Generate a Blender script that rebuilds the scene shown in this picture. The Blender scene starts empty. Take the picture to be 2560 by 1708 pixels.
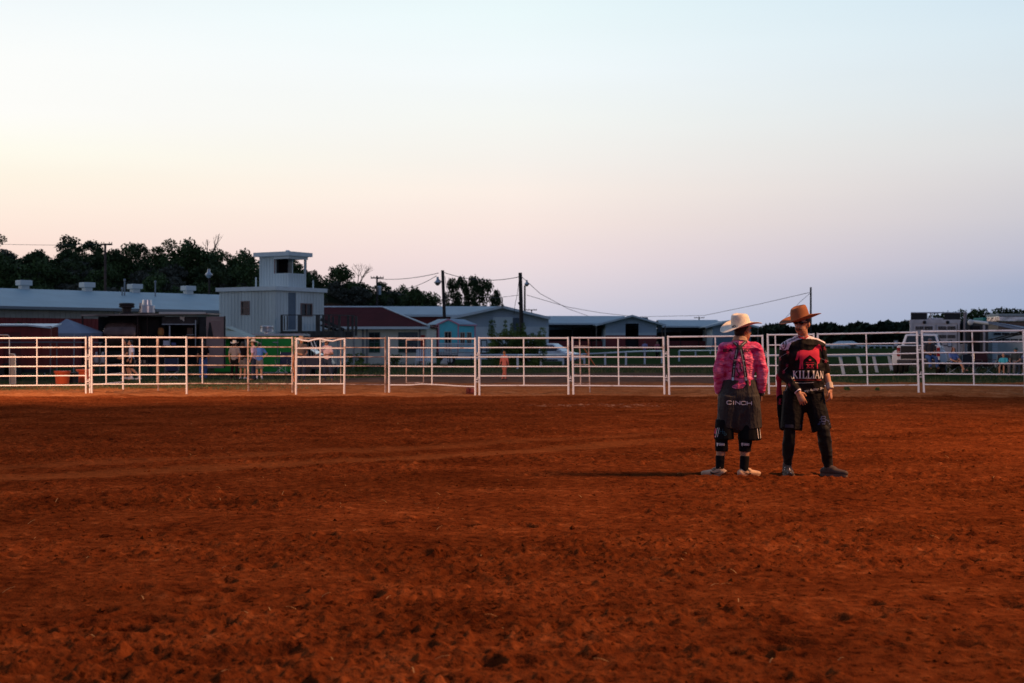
import bpy, bmesh, math, random
import numpy as np
from mathutils import Vector, Matrix
from mathutils.bvhtree import BVHTree
R = math.radians
random.seed(7)
SC = bpy.context.scene
COL = SC.collection
V = Vector
# ------------------------------------------------------------------ camera
F, HZ, H = 3555.56, 866.0, 1.42            # focal length in photo pixels, horizon row, eye height
cam = bpy.data.cameras.new('camera'); cam.lens = 50; cam.sensor_width = 36
cam.shift_y = (HZ - 854) / 2560.0
cam.clip_start = 0.1; cam.clip_end = 6000
cam.dof.use_dof = True; cam.dof.focus_distance = 15.6; cam.dof.aperture_fstop = 3.6
camo = bpy.data.objects.new('camera', cam); COL.objects.link(camo)
camo.location = (0, 0, H); camo.rotation_euler = (R(90), 0, 0)
SC.camera = camo
# ------------------------------------------------------------------ world (dusk sky after sunset)
W = bpy.data.worlds.new('World'); SC.world = W; W.use_nodes = True
nt = W.node_tree; nt.nodes.clear()
def srgb(c):
    return tuple((x/255/12.92 if x/255 <= .04045 else ((x/255+.055)/1.055)**2.4) for x in c)
N = nt.nodes.new; L = nt.links.new
tc = N('ShaderNodeTexCoord'); sep = N('ShaderNodeSeparateXYZ'); L(tc.outputs['Generated'], sep.inputs[0])
def ramp(stops):
    r = N('ShaderNodeValToRGB'); e = r.color_ramp.elements
    while len(e) > 1: e.remove(e[-1])
    for i, (p, c) in enumerate(stops):
        el = e[0] if i == 0 else e.new(p)
        el.position = p; el.color = srgb(c) + (1,)
    L(sc2.outputs[0], r.inputs[0]); return r
sc2 = N('ShaderNodeMath'); sc2.operation = 'MULTIPLY'; sc2.inputs[1].default_value = 1.0
L(sep.outputs['Z'], sc2.inputs[0])
def zy(y): return math.sin(math.atan((HZ - y) / F))
left = ramp([(0, (246,208,200)), (zy(690), (250,217,206)), (zy(610), (254,229,216)), (zy(540), (255,237,222)), (zy(470), (255,245,228)), (zy(400), (255,252,238)),
             (zy(310), (255,254,250)), (zy(180), (253,254,252)), (zy(60), (244,250,252)), (.30, (222,236,244)), (.45, (138,164,192)), (1, (88,112,150))])
mid = ramp([(0, (188,194,218)), (zy(800), (206,204,220)), (zy(740), (222,212,220)), (zy(640), (240,222,222)), (zy(560), (249,231,224)), (zy(480), (252,239,230)),
            (zy(400), (247,242,236)), (zy(300), (245,247,243)), (zy(180), (243,250,252)), (zy(30), (236,250,252)), (.32, (206,226,238)), (.45, (130,158,190)), (1, (86,110,150))])
right = ramp([(0, (150,166,194)), (zy(790), (156,171,200)), (zy(730), (163,175,202)), (zy(660), (186,188,206)), (zy(560), (204,202,210)), (zy(480), (213,211,215)),
              (zy(380), (220,222,224)), (zy(260), (218,228,234)), (zy(120), (216,232,241)), (zy(0), (208,228,241)), (.34, (166,194,220)), (.45, (112,142,182)), (1, (84,108,148))])
back = ramp([(0, (90,102,126)), (.15, (106,120,148)), (.4, (102,118,150)), (1, (84,106,146))])
az = N('ShaderNodeMath'); az.operation = 'ARCTAN2'; L(sep.outputs['X'], az.inputs[0]); L(sep.outputs['Y'], az.inputs[1])
def mr(a, b):
    m = N('ShaderNodeMapRange'); m.interpolation_type = 'SMOOTHERSTEP' if a > .5 else 'LINEAR'
    m.inputs[1].default_value = a; m.inputs[2].default_value = b; L(az.outputs[0], m.inputs[0]); return m
def mix(f, a, b):
    m = N('ShaderNodeMix'); m.data_type = 'RGBA'; L(f.outputs[0], m.inputs[0]); L(a.outputs[0] if a.type != 'MIX' else a.outputs[2], m.inputs[6]); L(b.outputs[0] if b.type != 'MIX' else b.outputs[2], m.inputs[7]); return m
m1 = mix(mr(-.36, 0.0), left, mid); m2 = mix(mr(0.0, .36), m1, right)
aa = N('ShaderNodeMath'); aa.operation = 'ABSOLUTE'
off = N('ShaderNodeMath'); off.operation = 'ADD'; off.inputs[1].default_value = .35; L(az.outputs[0], off.inputs[0]); L(off.outputs[0], aa.inputs[0])
mb_ = N('ShaderNodeMapRange'); mb_.interpolation_type = 'SMOOTHSTEP'; mb_.inputs[1].default_value = .8; mb_.inputs[2].default_value = 2.0; L(aa.outputs[0], mb_.inputs[0])
m3 = mix(mb_, m2, back)
gn = N('ShaderNodeTexNoise'); gn.inputs['Scale'].default_value = 3.0; gn.inputs['Detail'].default_value = 3
gm = N('ShaderNodeMapping'); gm.inputs['Scale'].default_value = (1, 1, 9); L(tc.outputs['Generated'], gm.inputs[0]); L(gm.outputs[0], gn.inputs[0])
gr = N('ShaderNodeMapRange'); gr.inputs[3].default_value = .975; gr.inputs[4].default_value = 1.025; L(gn.outputs[0], gr.inputs[0])
gv = N('ShaderNodeVectorMath'); gv.operation = 'SCALE'; L(m3.outputs[2], gv.inputs[0]); L(gr.outputs[0], gv.inputs['Scale'])
bg = N('ShaderNodeBackground'); bg.inputs[1].default_value = 1.0; L(gv.outputs[0], bg.inputs[0])
wo = N('ShaderNodeOutputWorld'); L(bg.outputs[0], wo.inputs[0])
# ------------------------------------------------------------------ sun (already below the hill: a faint afterglow)
sl = bpy.data.lights.new('sun', 'SUN'); sl.energy = .12; sl.angle = R(25); sl.color = (1, .72, .6)
so = bpy.data.objects.new('sun', sl); COL.objects.link(so)
so.rotation_euler = V((.55, -.8, -.18)).to_track_quat('-Z', 'Y').to_euler()
SC.view_settings.view_transform = 'Standard'; SC.view_settings.look = 'None'
SC.view_settings.exposure = 0; SC.view_settings.gamma = 1
SC.cycles.max_bounces = 6; SC.cycles.transparent_max_bounces = 8
# ------------------------------------------------------------------ helpers
OFF = {}
def at(px, py, Y): return V(((px-1280)/F*Y, Y, H + (HZ-py)/F*Y))
def gx(px, Y): return (px-1280)/F*Y
def tag(o, label=None, cat=None, group=None, kind=None):
    if label: o['label'] = label
    if cat: o['category'] = cat
    if group: o['group'] = group
    if kind: o['kind'] = kind
    return o
def T(name, label, cat, loc, group=None, rz=0, local=False):
    o = bpy.data.objects.new(name, None); COL.objects.link(o); o.empty_display_size = .2
    o.location = loc; o.rotation_euler = (0, 0, rz)
    OFF[o.name] = V((0, 0, 0)) if local else V(loc)
    return tag(o, label, cat, group)
def link(name, me, mat, parent=None):
    o = bpy.data.objects.new(name, me); COL.objects.link(o)
    if mat is not None and not me.materials:
        for m in (mat if isinstance(mat, (list, tuple)) else [mat]): me.materials.append(m)
    if parent is not None:
        o.parent = parent; OFF[o.name] = OFF[parent.name]
    return o
class MB:
    def __init__(s): s.v = []; s.f = []; s.mi = []; s.m = 0
    def add(s, vs, fs):
        n = len(s.v); s.v += [tuple(v) for v in vs]; s.f += [tuple(i+n for i in f) for f in fs]; s.mi += [s.m]*len(fs); return s
    def obox(s, o, a, b, c):
        o, a, b, c = V(o), V(a), V(b), V(c)
        P = [o, o+a, o+a+b, o+b, o+c, o+a+c, o+a+b+c, o+b+c]
        fs = [(0,3,2,1), (4,5,6,7), (0,1,5,4), (1,2,6,5), (2,3,7,6), (3,0,4,7)]
        if a.cross(b).dot(c) < 0: fs = [f[::-1] for f in fs]
        return s.add(P, fs)
    def box(s, x0, x1, y0, y1, z0, z1):
        return s.obox((x0, y0, z0), (x1-x0, 0, 0), (0, y1-y0, 0), (0, 0, z1-z0))
    def slab(s, P, t):
        P = [V(p) for p in P]; n = (P[1]-P[0]).cross(P[-1]-P[0]).normalized()*t; k = len(P)
        return s.add(P + [p-n for p in P], [tuple(range(k)), tuple(range(2*k-1, k-1, -1))] + [(i, i+k, (i+1) % k+k, (i+1) % k) for i in range(k)])
    def tube(s, pts, r, n=8, caps=True):
        pts = [V(p) for p in pts]; rs = r if isinstance(r, (list, tuple)) else [r]*len(pts)
        vs = []; prev = None
        for i, p in enumerate(pts):
            d = (pts[min(i+1, len(pts)-1)] - pts[max(i-1, 0)]).normalized()
            a = d.orthogonal().normalized() if prev is None else (prev - d*prev.dot(d)).normalized()
            prev = a; b = d.cross(a)
            for k in range(n):
                t = 2*math.pi*k/n; vs.append(p + (a*math.cos(t) + b*math.sin(t))*rs[i])
        fs = [(i*n+k, i*n+(k+1) % n, (i+1)*n+(k+1) % n, (i+1)*n+k) for i in range(len(pts)-1) for k in range(n)]
        if caps: fs += [tuple(range(n-1, -1, -1)), tuple((len(pts)-1)*n+k for k in range(n))]
        return s.add(vs, fs)
    def lathe(s, c, prof, n=20, axis=(0, 0, 1)):
        ax = V(axis).normalized(); a = ax.orthogonal().normalized(); b = ax.cross(a); c = V(c); vs = []
        for r, z in prof:
            for k in range(n):
                t = 2*math.pi*k/n; vs.append(c + ax*z + (a*math.cos(t) + b*math.sin(t))*max(r, 1e-4))
        fs = [(i*n+k, i*n+(k+1) % n, (i+1)*n+(k+1) % n, (i+1)*n+k) for i in range(len(prof)-1) for k in range(n)]
        return s.add(vs, fs + [tuple(range(n-1, -1, -1)), tuple((len(prof)-1)*n+k for k in range(n))])
    def prism(s, poly, y0, y1, ins=0.0):     # polygon in x,z run along y; the far side may shrink towards its centre
        k = len(poly); cx = sum(p[0] for p in poly)/k; cz = sum(p[1] for p in poly)/k
        g = lambda p, q: (cx+(p[0]-cx)*q, cz+(p[1]-cz)*q)
        A = [(p[0], y0, p[1]) for p in poly]; B = [(p[0], y1, p[1]) for p in poly]
        return s.add(A+B, [tuple(range(k)), tuple(range(2*k-1, k-1, -1))] + [(i, i+k, (i+1) % k+k, (i+1) % k) for i in range(k)])
    def build(s, name, mat, parent=None, smooth=False, bevel=0, loc=None):
        off = OFF[parent.name] if parent is not None else V(loc or (0, 0, 0))
        me = bpy.data.meshes.new(name)
        me.from_pydata([(v[0]-off.x, v[1]-off.y, v[2]-off.z) for v in s.v], [], s.f)
        for m in (mat if isinstance(mat, (list, tuple)) else [mat]): me.materials.append(m)
        me.polygons.foreach_set('material_index', s.mi)
        if smooth:
            me.polygons.foreach_set('use_smooth', [True]*len(me.polygons))
            try: me.set_sharp_from_angle(angle=R(38))
            except Exception: pass
        me.update()
        o = link(name, me, None, parent)
        if loc is not None: o.location = loc
        if bevel:
            b = o.modifiers.new('bevel', 'BEVEL'); b.width = bevel; b.segments = 2; b.limit_method = 'ANGLE'
        return o
# numpy value noise
def _h(ix, iy, iz, seed):
    n = (ix*374761393 + iy*668265263 + iz*2147483647 + seed*1274126177) & 0xffffffff
    n = ((n ^ (n >> 13))*1274126177) & 0xffffffff
    n = ((n ^ (n >> 15))*2246822519) & 0xffffffff
    return ((n ^ (n >> 16)) & 0xffffff)/float(0xffffff)
def vnoise(x, y, z=None, seed=0):
    x = np.asarray(x, float); y = np.asarray(y, float); z = np.zeros_like(x) if z is None else np.asarray(z, float)
    ix = np.floor(x).astype(np.int64); iy = np.floor(y).astype(np.int64); iz = np.floor(z).astype(np.int64)
    fx = x-ix; fy = y-iy; fz = z-iz
    fx = fx*fx*(3-2*fx); fy = fy*fy*(3-2*fy); fz = fz*fz*(3-2*fz)
    r = 0
    for dz in ((0, 1) if np.any(z) else (0,)):
        wz = fz if dz else 1-fz
        for dy in (0, 1):
            wy = fy if dy else 1-fy
            for dx in (0, 1):
                wx = fx if dx else 1-fx
                r = r + wx*wy*wz*_h(ix+dx, iy+dy, iz+dz, seed)
    return r
def sst(a, b, x):
    t = np.clip((np.asarray(x, float)-a)/(b-a), 0, 1); return t*t*(3-2*t)
# ------------------------------------------------------------------ materials
MATS = {}
def mat(name, col, rough=.7, metal=0, var=0, vs=4.0, bump=0, bs=20.0, alpha=1, emit=0, spec=.5, col2=None, stretch=(1, 1, 1), detail=5, thr=(.36, .64)):
    if name in MATS: return MATS[name]
    m = bpy.data.materials.new(name); m.use_nodes = True; t = m.node_tree; b = t.nodes['Principled BSDF']
    b.inputs['Base Color'].default_value = (*col, 1); b.inputs['Roughness'].default_value = rough
    b.inputs['Metallic'].default_value = metal; b.inputs['Specular IOR Level'].default_value = spec
    if alpha < 1: b.inputs['Alpha'].default_value = alpha
    if emit: b.inputs['Emission Color'].default_value = (*col, 1); b.inputs['Emission Strength'].default_value = emit
    if var or col2 or bump:
        tcx = t.nodes.new('ShaderNodeTexCoord'); mp = t.nodes.new('ShaderNodeMapping'); mp.inputs['Scale'].default_value = stretch
        t.links.new(tcx.outputs['Object'], mp.inputs[0])
    if var or col2:
        n = t.nodes.new('ShaderNodeTexNoise'); n.inputs['Scale'].default_value = vs; n.inputs['Detail'].default_value = detail; t.links.new(mp.outputs[0], n.inputs[0])
        r = t.nodes.new('ShaderNodeValToRGB'); r.color_ramp.elements[0].position, r.color_ramp.elements[1].position = thr
        c2 = col2 or tuple(c*(1+var) for c in col); c1 = col if col2 else tuple(c*(1-var) for c in col)
        r.color_ramp.elements[0].color = (*c1, 1); r.color_ramp.elements[1].color = (*c2, 1)
        t.links.new(n.outputs[0], r.inputs[0]); t.links.new(r.outputs[0], b.inputs['Base Color'])
    if bump:
        n2 = t.nodes.new('ShaderNodeTexNoise'); n2.inputs['Scale'].default_value = bs; n2.inputs['Detail'].default_value = 4; t.links.new(mp.outputs[0], n2.inputs[0])
        bp = t.nodes.new('ShaderNodeBump'); bp.inputs['Strength'].default_value = bump; bp.inputs['Distance'].default_value = .05
        t.links.new(n2.outputs[0], bp.inputs['Height']); t.links.new(bp.outputs[0], b.inputs['Normal'])
    MATS[name] = m; return m
def dup(root, loc, rz=0, sc=None, label=None):
    r = root.copy(); COL.objects.link(r); r.location = loc; r.rotation_euler = (0, 0, rz)
    if sc is not None: r.scale = sc
    if label: r['label'] = label
    for ch in root.children:
        c = ch.copy(); COL.objects.link(c); c.parent = r
        for g in ch.children:
            d = g.copy(); COL.objects.link(d); d.parent = c
    return r
# ------------------------------------------------------------------ ground
RX = [-900, 0, 300, 500, 700, 800, 900, 1000, 1100, 1200, 1270]
RY = [664, 668, 676, 694, 716, 728, 744, 764, 786, 812, 840]
def gz(X, Y):
    X = np.asarray(X, float); Y = np.asarray(Y, float)
    Yc = np.maximum(Y, 1); px = X/Yc*F + 1280
    z = 1.1*sst(125, 195, Y)
    z = z + .15*sst(2, 11, X)*sst(27, 38.5, Y)*(1-sst(48, 58, Y))
    y0 = 124 + 44*sst(640, 900, px)
    zr = (HZ - np.interp(px, RX, RY))*(y0+40)/F
    z = z + np.maximum(zr, 0)*1.02*sst(0, 1, (Y-y0)/40.0)*(px < 1275)*(Y > 60)
    return z
def micro(X, Y):
    b = np.clip(1-sst(40.6, 42.2, Y + 4.2*sst(2, 11, X) + 1.2*(vnoise(X*.5, Y*.5, seed=9)-.5)), 0, 1)   # loose arena dirt inside, packed bank by the fence
    Xw = X + .10*(vnoise(X*3.1, Y*3.1, seed=21)-.5); Yw = Y + .10*(vnoise(X*3.1, Y*3.1, seed=22)-.5)
    w1 = vnoise(X*.7, Y*.7, seed=1)-.5
    rid = lambda f, sd: 1-np.abs(2*vnoise(Xw*f, Yw*f, seed=sd)-1)
    f2 = vnoise(Xw*2.3, Yw*2.3, seed=2)-.5; f3 = rid(5.3, 3)-.5; f4 = rid(12.7, 4)-.5; f5 = vnoise(X*27, Y*27, seed=5)-.5; f6 = vnoise(X*53, Y*53, seed=6)-.5
    rough = .30 + .80*sst(.3, .72, .6*vnoise(X*.45, Y*.6, seed=14)+.4*vnoise(X*1.7, Y*1.7, seed=15))
    # tyre / drag marks: packed smoother bands swinging across the arena
    d = (Y - (15.3 + .62*(X+5.6) + .02*(X+5.6)**2)) + .25*(vnoise(X*.6, Y*.6, seed=16)-.5)
    tr = np.exp(-(d/.5)**2) + .8*np.exp(-((d-1.9)/.35)**2)
    tr = np.clip(tr, 0, 1)*sst(4, 1, X)
    clod = np.clip(vnoise(Xw*9.1, Yw*9.1, seed=7)-.66, 0, 1)*.10 + np.clip(vnoise(X*19, Y*19, seed=8)-.64, 0, 1)*.075 + np.clip(vnoise(X*37, Y*37, seed=10)-.62, 0, 1)*.045
    fine = f2*.016 + (f3*.008 + f4*.008 + f5*.010 + f6*.007 + clod*.8)*rough
    a = 1-.7*tr
    return -.022 + b*(w1*.05 + fine*a) + (1-b)*(w1*.08 + f2*.05 + fine*.9)*sst(120, 60, Y)
def build_ground():
    n1 = 1000
    Ya = np.concatenate([np.linspace(-25, 4.0, 20), np.geomspace(4.05, 47, n1), np.geomspace(47.3, 120, 150), np.geomspace(121, 400, 120), np.geomspace(410, 3500, 16)])
    t = np.concatenate([-np.geomspace(3, .5, 24), np.linspace(-.485, .485, 860), np.geomspace(.5, 3, 24)])
    Wd = np.where(Ya < 4, 6.0, Ya+2)
    X = t[None, :]*Wd[:, None]; Y = np.repeat(Ya[:, None], len(t), 1)
    Z = gz(X, Y)
    near = (Ya > 3.5) & (Ya < 125)
    Z[near] += micro(X[near], Y[near])
    for (fx, fy) in FEET:
        Z -= .03*np.exp(-(((X-fx)/.16)**2 + ((Y-fy)/.13)**2)); Z += .022*np.exp(-((np.hypot(X-fx, Y-fy)-.26)/.07)**2)
    rs = np.random.default_rng(77)                     # hoof and boot prints
    for k in range(420):
        y0 = 5.2*(36/5.2)**rs.random(); x0 = rs.uniform(-.45, .45)*(y0+2); i0, i1 = np.searchsorted(Ya, [y0-.3, y0+.3]); r0 = rs.uniform(.045, .085); an = rs.uniform(0, 3.14)
        if i1 <= i0: continue
        j = np.where(np.abs(X[(i0+i1)//2]-x0) < .3)[0]
        if not len(j): continue
        sl_ = (slice(i0, i1), slice(j[0], j[-1]+1)); dx, dy = X[sl_]-x0, Y[sl_]-y0; u1 = (dx*math.cos(an)+dy*math.sin(an))/1.35; v1 = -dx*math.sin(an)+dy*math.cos(an); q = np.hypot(u1, v1)/r0
        Z[sl_] += rs.uniform(.5, 1)*(-.032*np.exp(-q**4) + .014*np.exp(-((q-1.35)/.3)**2)*(1+.6*np.cos(np.arctan2(v1, u1)+rs.uniform(0, 6))))
    nr, nc = X.shape
    me = bpy.data.meshes.new('ground')
    me.vertices.add(nr*nc); me.vertices.foreach_set('co', np.stack([X, Y, Z], -1).astype(np.float32).ravel())
    i = np.arange(nr*nc).reshape(nr, nc)
    q = np.stack([i[:-1, :-1], i[:-1, 1:], i[1:, 1:], i[1:, :-1]], -1).reshape(-1, 4)
    me.loops.add(q.size); me.loops.foreach_set('vertex_index', q.ravel().astype(np.int32))
    me.polygons.add(len(q)); me.polygons.foreach_set('loop_start', (np.arange(len(q))*4).astype(np.int32))
    me.polygons.foreach_set('use_smooth', np.ones(len(q), bool))
    me.update(calc_edges=True)
    return me
FEET = [(1785, 1194), (1862, 1196), (1967, 1187), (2090, 1189)]
FEET = [(gx(a, 15.5), 15.5) for a, b in FEET]
def ground_mat():
    m = bpy.data.materials.new('ground'); m.use_nodes = True; t = m.node_tree; b = t.nodes['Principled BSDF']
    b.inputs['Roughness'].default_value = .95; b.inputs['Specular IOR Level'].default_value = 0.0
    n = t.nodes.new; l = t.links.new
    tcx = n('ShaderNodeTexCoord'); sp = n('ShaderNodeSeparateXYZ'); l(tcx.outputs['Object'], sp.inputs[0])
    def noise(s, d=6, st=(1, 1, 1)):
        mp = n('ShaderNodeMapping'); mp.inputs['Scale'].default_value = st; l(tcx.outputs['Object'], mp.inputs[0])
        x = n('ShaderNodeTexNoise'); x.inputs['Scale'].default_value = s; x.inputs['Detail'].default_value = d; x.inputs['Roughness'].default_value = .62; l(mp.outputs[0], x.inputs[0]); return x
    def math_(op, a, bb=None, c=None):
        x = n('ShaderNodeMath'); x.operation = op
        for k, q in enumerate((a, bb, c)):
            if q is None: continue
            if isinstance(q, (int, float)): x.inputs[k].default_value = q
            else: l(q, x.inputs[k])
        return x.outputs[0]
    def rng(v, a, b_, c=0, d=1, sm=True):
        x = n('ShaderNodeMapRange'); x.interpolation_type = 'SMOOTHSTEP' if sm else 'LINEAR'
        for k, q in enumerate((a, b_, c, d)): x.inputs[k+1].default_value = q
        l(v, x.inputs[0]); return x.outputs[0]
    def cr(v, stops):
        x = n('ShaderNodeValToRGB'); e = x.color_ramp.elements
        while len(e) > 1: e.remove(e[-1])
        for i, (p, c) in enumerate(stops):
            el = e[0] if i == 0 else e.new(p)
            el.position = p; el.color = (*c, 1)
        l(v, x.inputs[0]); return x.outputs[0]
    def mx(f, a, c):
        x = n('ShaderNodeMix'); x.data_type = 'RGBA'; l(f, x.inputs[0]); l(a, x.inputs[6]); l(c, x.inputs[7]); return x.outputs[2]
    Y = sp.outputs['Y']; X = sp.outputs['X']
    n1 = noise(1.1).outputs[0]; n2 = noise(9, 8).outputs[0]; n3 = noise(.16, 5).outputs[0]; n4 = noise(38, 4).outputs[0]
    dirt = cr(math_('ADD', math_('MULTIPLY', n2, .6), math_('MULTIPLY', n1, .4)), [(.34, (.036, .0080, .0032)), (.45, (.106, .0242, .0072)), (.56, (.158, .0385, .0110)), (.68, (.28, .080, .026))])
    n5 = noise(21, 5).outputs[0]; spots = math_('MULTIPLY', rng(n5, .55, .66, 1.0, .30), rng(noise(.35, 5, (1, 1.6, 1)).outputs[0], .3, .7, .72, 1.25, False)); sc_ = n('ShaderNodeVectorMath'); sc_.operation = 'SCALE'; l(dirt, sc_.inputs[0]); l(spots, sc_.inputs['Scale']); dirt = sc_.outputs[0]
    ps = math_('MULTIPLY', math_('MULTIPLY', rng(Y, 33.4, 34.2), rng(Y, 34.9, 35.8, 1, 0)), math_('MULTIPLY', rng(X, .2, 1.0), rng(X, 3.0, 4.2, 1, 0))); ps = math_('MULTIPLY', ps, rng(noise(3.4, 7).outputs[0], .50, .64, 0, .6)); sa_ = n('ShaderNodeRGB'); sa_.outputs[0].default_value = (.42, .24, .15, 1); dirt = mx(ps, dirt, sa_.outputs[0])
    dt = math_('SUBTRACT', Y, math_('MULTIPLY_ADD', math_('ADD', X, 5.6), .62, 15.3)); dt = math_('SUBTRACT', dt, math_('MULTIPLY', math_('POWER', math_('ABSOLUTE', math_('ADD', X, 5.6)), 2.0), .02)); dw = math_('MULTIPLY_ADD', math_('SUBTRACT', noise(2.2, 7).outputs[0], .5), 1.7, dt)
    tb = math_('MAXIMUM', math_('MULTIPLY', rng(dw, -.55, -.1), rng(dw, .3, .8, 1, 0)), math_('MULTIPLY', math_('MULTIPLY', rng(dw, 1.4, 1.8), rng(dw, 2.1, 2.6, 1, 0)), .7)); tb = math_('MULTIPLY', tb, math_('MULTIPLY', rng(X, 4, 1), .38)); pk_ = n('ShaderNodeRGB'); pk_.outputs[0].default_value = (.26, .085, .028, 1); dirt = mx(tb, dirt, pk_.outputs[0])
    bank = cr(math_('ADD', math_('MULTIPLY', n2, .45), math_('MULTIPLY', n1, .55)), [(.32, (.17, .048, .016)), (.5, (.29, .100, .036)), (.7, (.44, .19, .085))])
    road = cr(n1, [(.3, (.10, .058, .040)), (.6, (.17, .095, .065)), (.8, (.21, .125, .09))])
    grass = cr(math_('ADD', math_('MULTIPLY', n2, .5), math_('MULTIPLY', n1, .5)), [(.3, (.018, .034, .011)), (.5, (.038, .060, .019)), (.68, (.10, .10, .042))])
    wob = math_('MULTIPLY_ADD', math_('SUBTRACT', n3, .5), 9.0, Y)
    wob1 = math_('MULTIPLY_ADD', math_('SUBTRACT', n1, .5), 2.4, Y)
    fbank = rng(math_('ADD', wob1, math_('MULTIPLY', rng(X, 2, 11), 4.2)), 40.7, 41.8)
    c = mx(fbank, dirt, bank)
    # dirt track outside the fence, dull brown
    froad = rng(wob, 52, 58)
    c = mx(froad, c, road)
    # grass: left area starts close behind the fence, right area a strip by the track
    gl = math_('MULTIPLY', rng(wob, 45.5, 50.5), rng(X, -6.5, -11.5))
    gl = math_('MULTIPLY', gl, rng(noise(.8, 6).outputs[0], .33, .55))
    g2 = math_('MULTIPLY', rng(wob, 73, 80), rng(wob, 300, 420, 1, 0))
    g3 = math_('MULTIPLY', rng(wob, 51.5, 53.5), rng(X, 8.5, 12.5))
    g4 = math_('MULTIPLY', rng(X, -3.0, -6.0), rng(wob, 62, 68))
    g = math_('MAXIMUM', math_('MAXIMUM', gl, g2), math_('MAXIMUM', g3, g4))
    t2 = math_('MULTIPLY', rng(wob, 96, 100), rng(wob, 112, 118, 1, 0)); t2 = math_('MULTIPLY', t2, rng(X, 2, 6))
    g = math_('MULTIPLY', g, math_('SUBTRACT', 1.0, math_('MULTIPLY', t2, .85)))
    c = mx(g, c, grass)
    # brush covered hill with a bare red bank
    hill = cr(n2, [(.3, (.008, .010, .006)), (.6, (.018, .022, .012)), (.8, (.035, .034, .024))])
    red = cr(n1, [(.35, (.13, .05, .03)), (.6, (.22, .10, .06)), (.75, (.20, .17, .09))])
    Z = sp.outputs['Z']
    fh = math_('MULTIPLY', rng(Z, .9, 2.0), rng(X, 12, 4))
    c = mx(fh, c, hill)
    fr = math_('MULTIPLY', math_('MULTIPLY', rng(X, -27.5, -25.5), rng(X, -20, -16.5, 1, 0)), math_('MULTIPLY', rng(Z, 2.2, 3.0), rng(Z, 6.2, 7.4, 1, 0)))
    c = mx(fr, c, red)
    l(c, b.inputs['Base Color'])
    bp = n('ShaderNodeBump'); bp.inputs['Strength'].default_value = .9; bp.inputs['Distance'].default_value = .03
    hh = math_('ADD', n2, math_('MULTIPLY', n4, .5)); l(hh, bp.inputs['Height']); l(bp.outputs[0], b.inputs['Normal'])
    return m
gme = build_ground()
ground = link('ground', gme, ground_mat()); tag(ground, kind='structure')
GB = BVHTree.FromPolygons([(-5, 0, 0), (5, 0, 0), (0, 5, 0)], [(0, 1, 2)])
def Gz(X, Y): return float(gz(X, Y) + micro(np.array([X]), np.array([Y]))[0]) if Y < 60 else float(gz(X, Y))
def G(px, Y, dz=0): X = gx(px, Y); return V((X, Y, Gz(X, Y)+dz))
# ------------------------------------------------------------------ common materials
WHITEP = mat('white_panel_paint', (.70, .67, .69), .5, 0, col2=(.40, .26, .20), thr=(.60, .72), vs=2.6, detail=8, bump=.15, bs=30)
RUSTP = mat('rusty_pipe', (.20, .115, .09), .7, .2, col2=(.55, .42, .38), vs=5, bump=.3, bs=30)
RUST2 = mat('rusted_weld', (.30, .12, .06), .85, .1, var=.3, vs=12)
DWOOD = mat('weathered_deck_wood', (.055, .055, .052), .85, 0, var=.35, vs=6, stretch=(1, 1, .2))
POLEM = mat('tarred_pole_wood', (.035, .026, .022), .9, 0, var=.3, vs=3, stretch=(1, 1, .15))
WIRE = mat('power_line', (.10, .09, .10), .7)
SIDING = mat('pale_metal_siding', (.60, .68, .67), .5, 0, var=.10, vs=.7, stretch=(1, 1, .3))
TRIM = mat('pale_trim', (.66, .74, .75), .5, 0, var=.06, vs=2)
CREAM = mat('cream_metal_siding', (.60, .60, .52), .55, 0, var=.07, vs=.7, stretch=(1, 1, .3))
ROOFM = mat('galvanised_roof', (.33, .43, .48), .6, .1, var=.07, vs=.4, stretch=(1, .2, 1))
ROOFW = mat('white_metal_roof', (.34, .46, .49), .6, .0, var=.06, vs=.5)
ROOFR = mat('maroon_metal_roof', (.085, .012, .014), .9, 0, spec=.1, var=.15, vs=.6)
REDW = mat('barn_red_siding', (.24, .028, .026), .6, 0, var=.15, vs=1, stretch=(1, 1, .3))
BLUEW = mat('blue_grey_siding', (.46, .56, .63), .55, 0, var=.08, vs=.6, stretch=(1, 1, .3))
PALEW = mat('pale_wainscot', (.66, .74, .76), .55, 0, var=.06, vs=.8)
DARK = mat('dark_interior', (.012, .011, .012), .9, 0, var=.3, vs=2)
GLASS = mat('dark_window_glass', (.015, .022, .028), .12, 0, spec=.6)
FRAMEB = mat('brown_window_frame', (.22, .14, .12), .7, 0, var=.15, vs=6)
BLACKM = mat('black_steel', (.015, .014, .015), .5, .3, var=.3, vs=4)
GALV = mat('galvanised_steel', (.45, .46, .48), .35, .8, var=.12, vs=4)
STEEL = mat('brushed_steel', (.60, .55, .55), .28, .9, var=.1, vs=6)
WHITE = mat('white_paint', (.70, .73, .76), .35, 0, var=.04, vs=2)
RUBBER = mat('tyre_rubber', (.018, .018, .019), .85)
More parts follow.
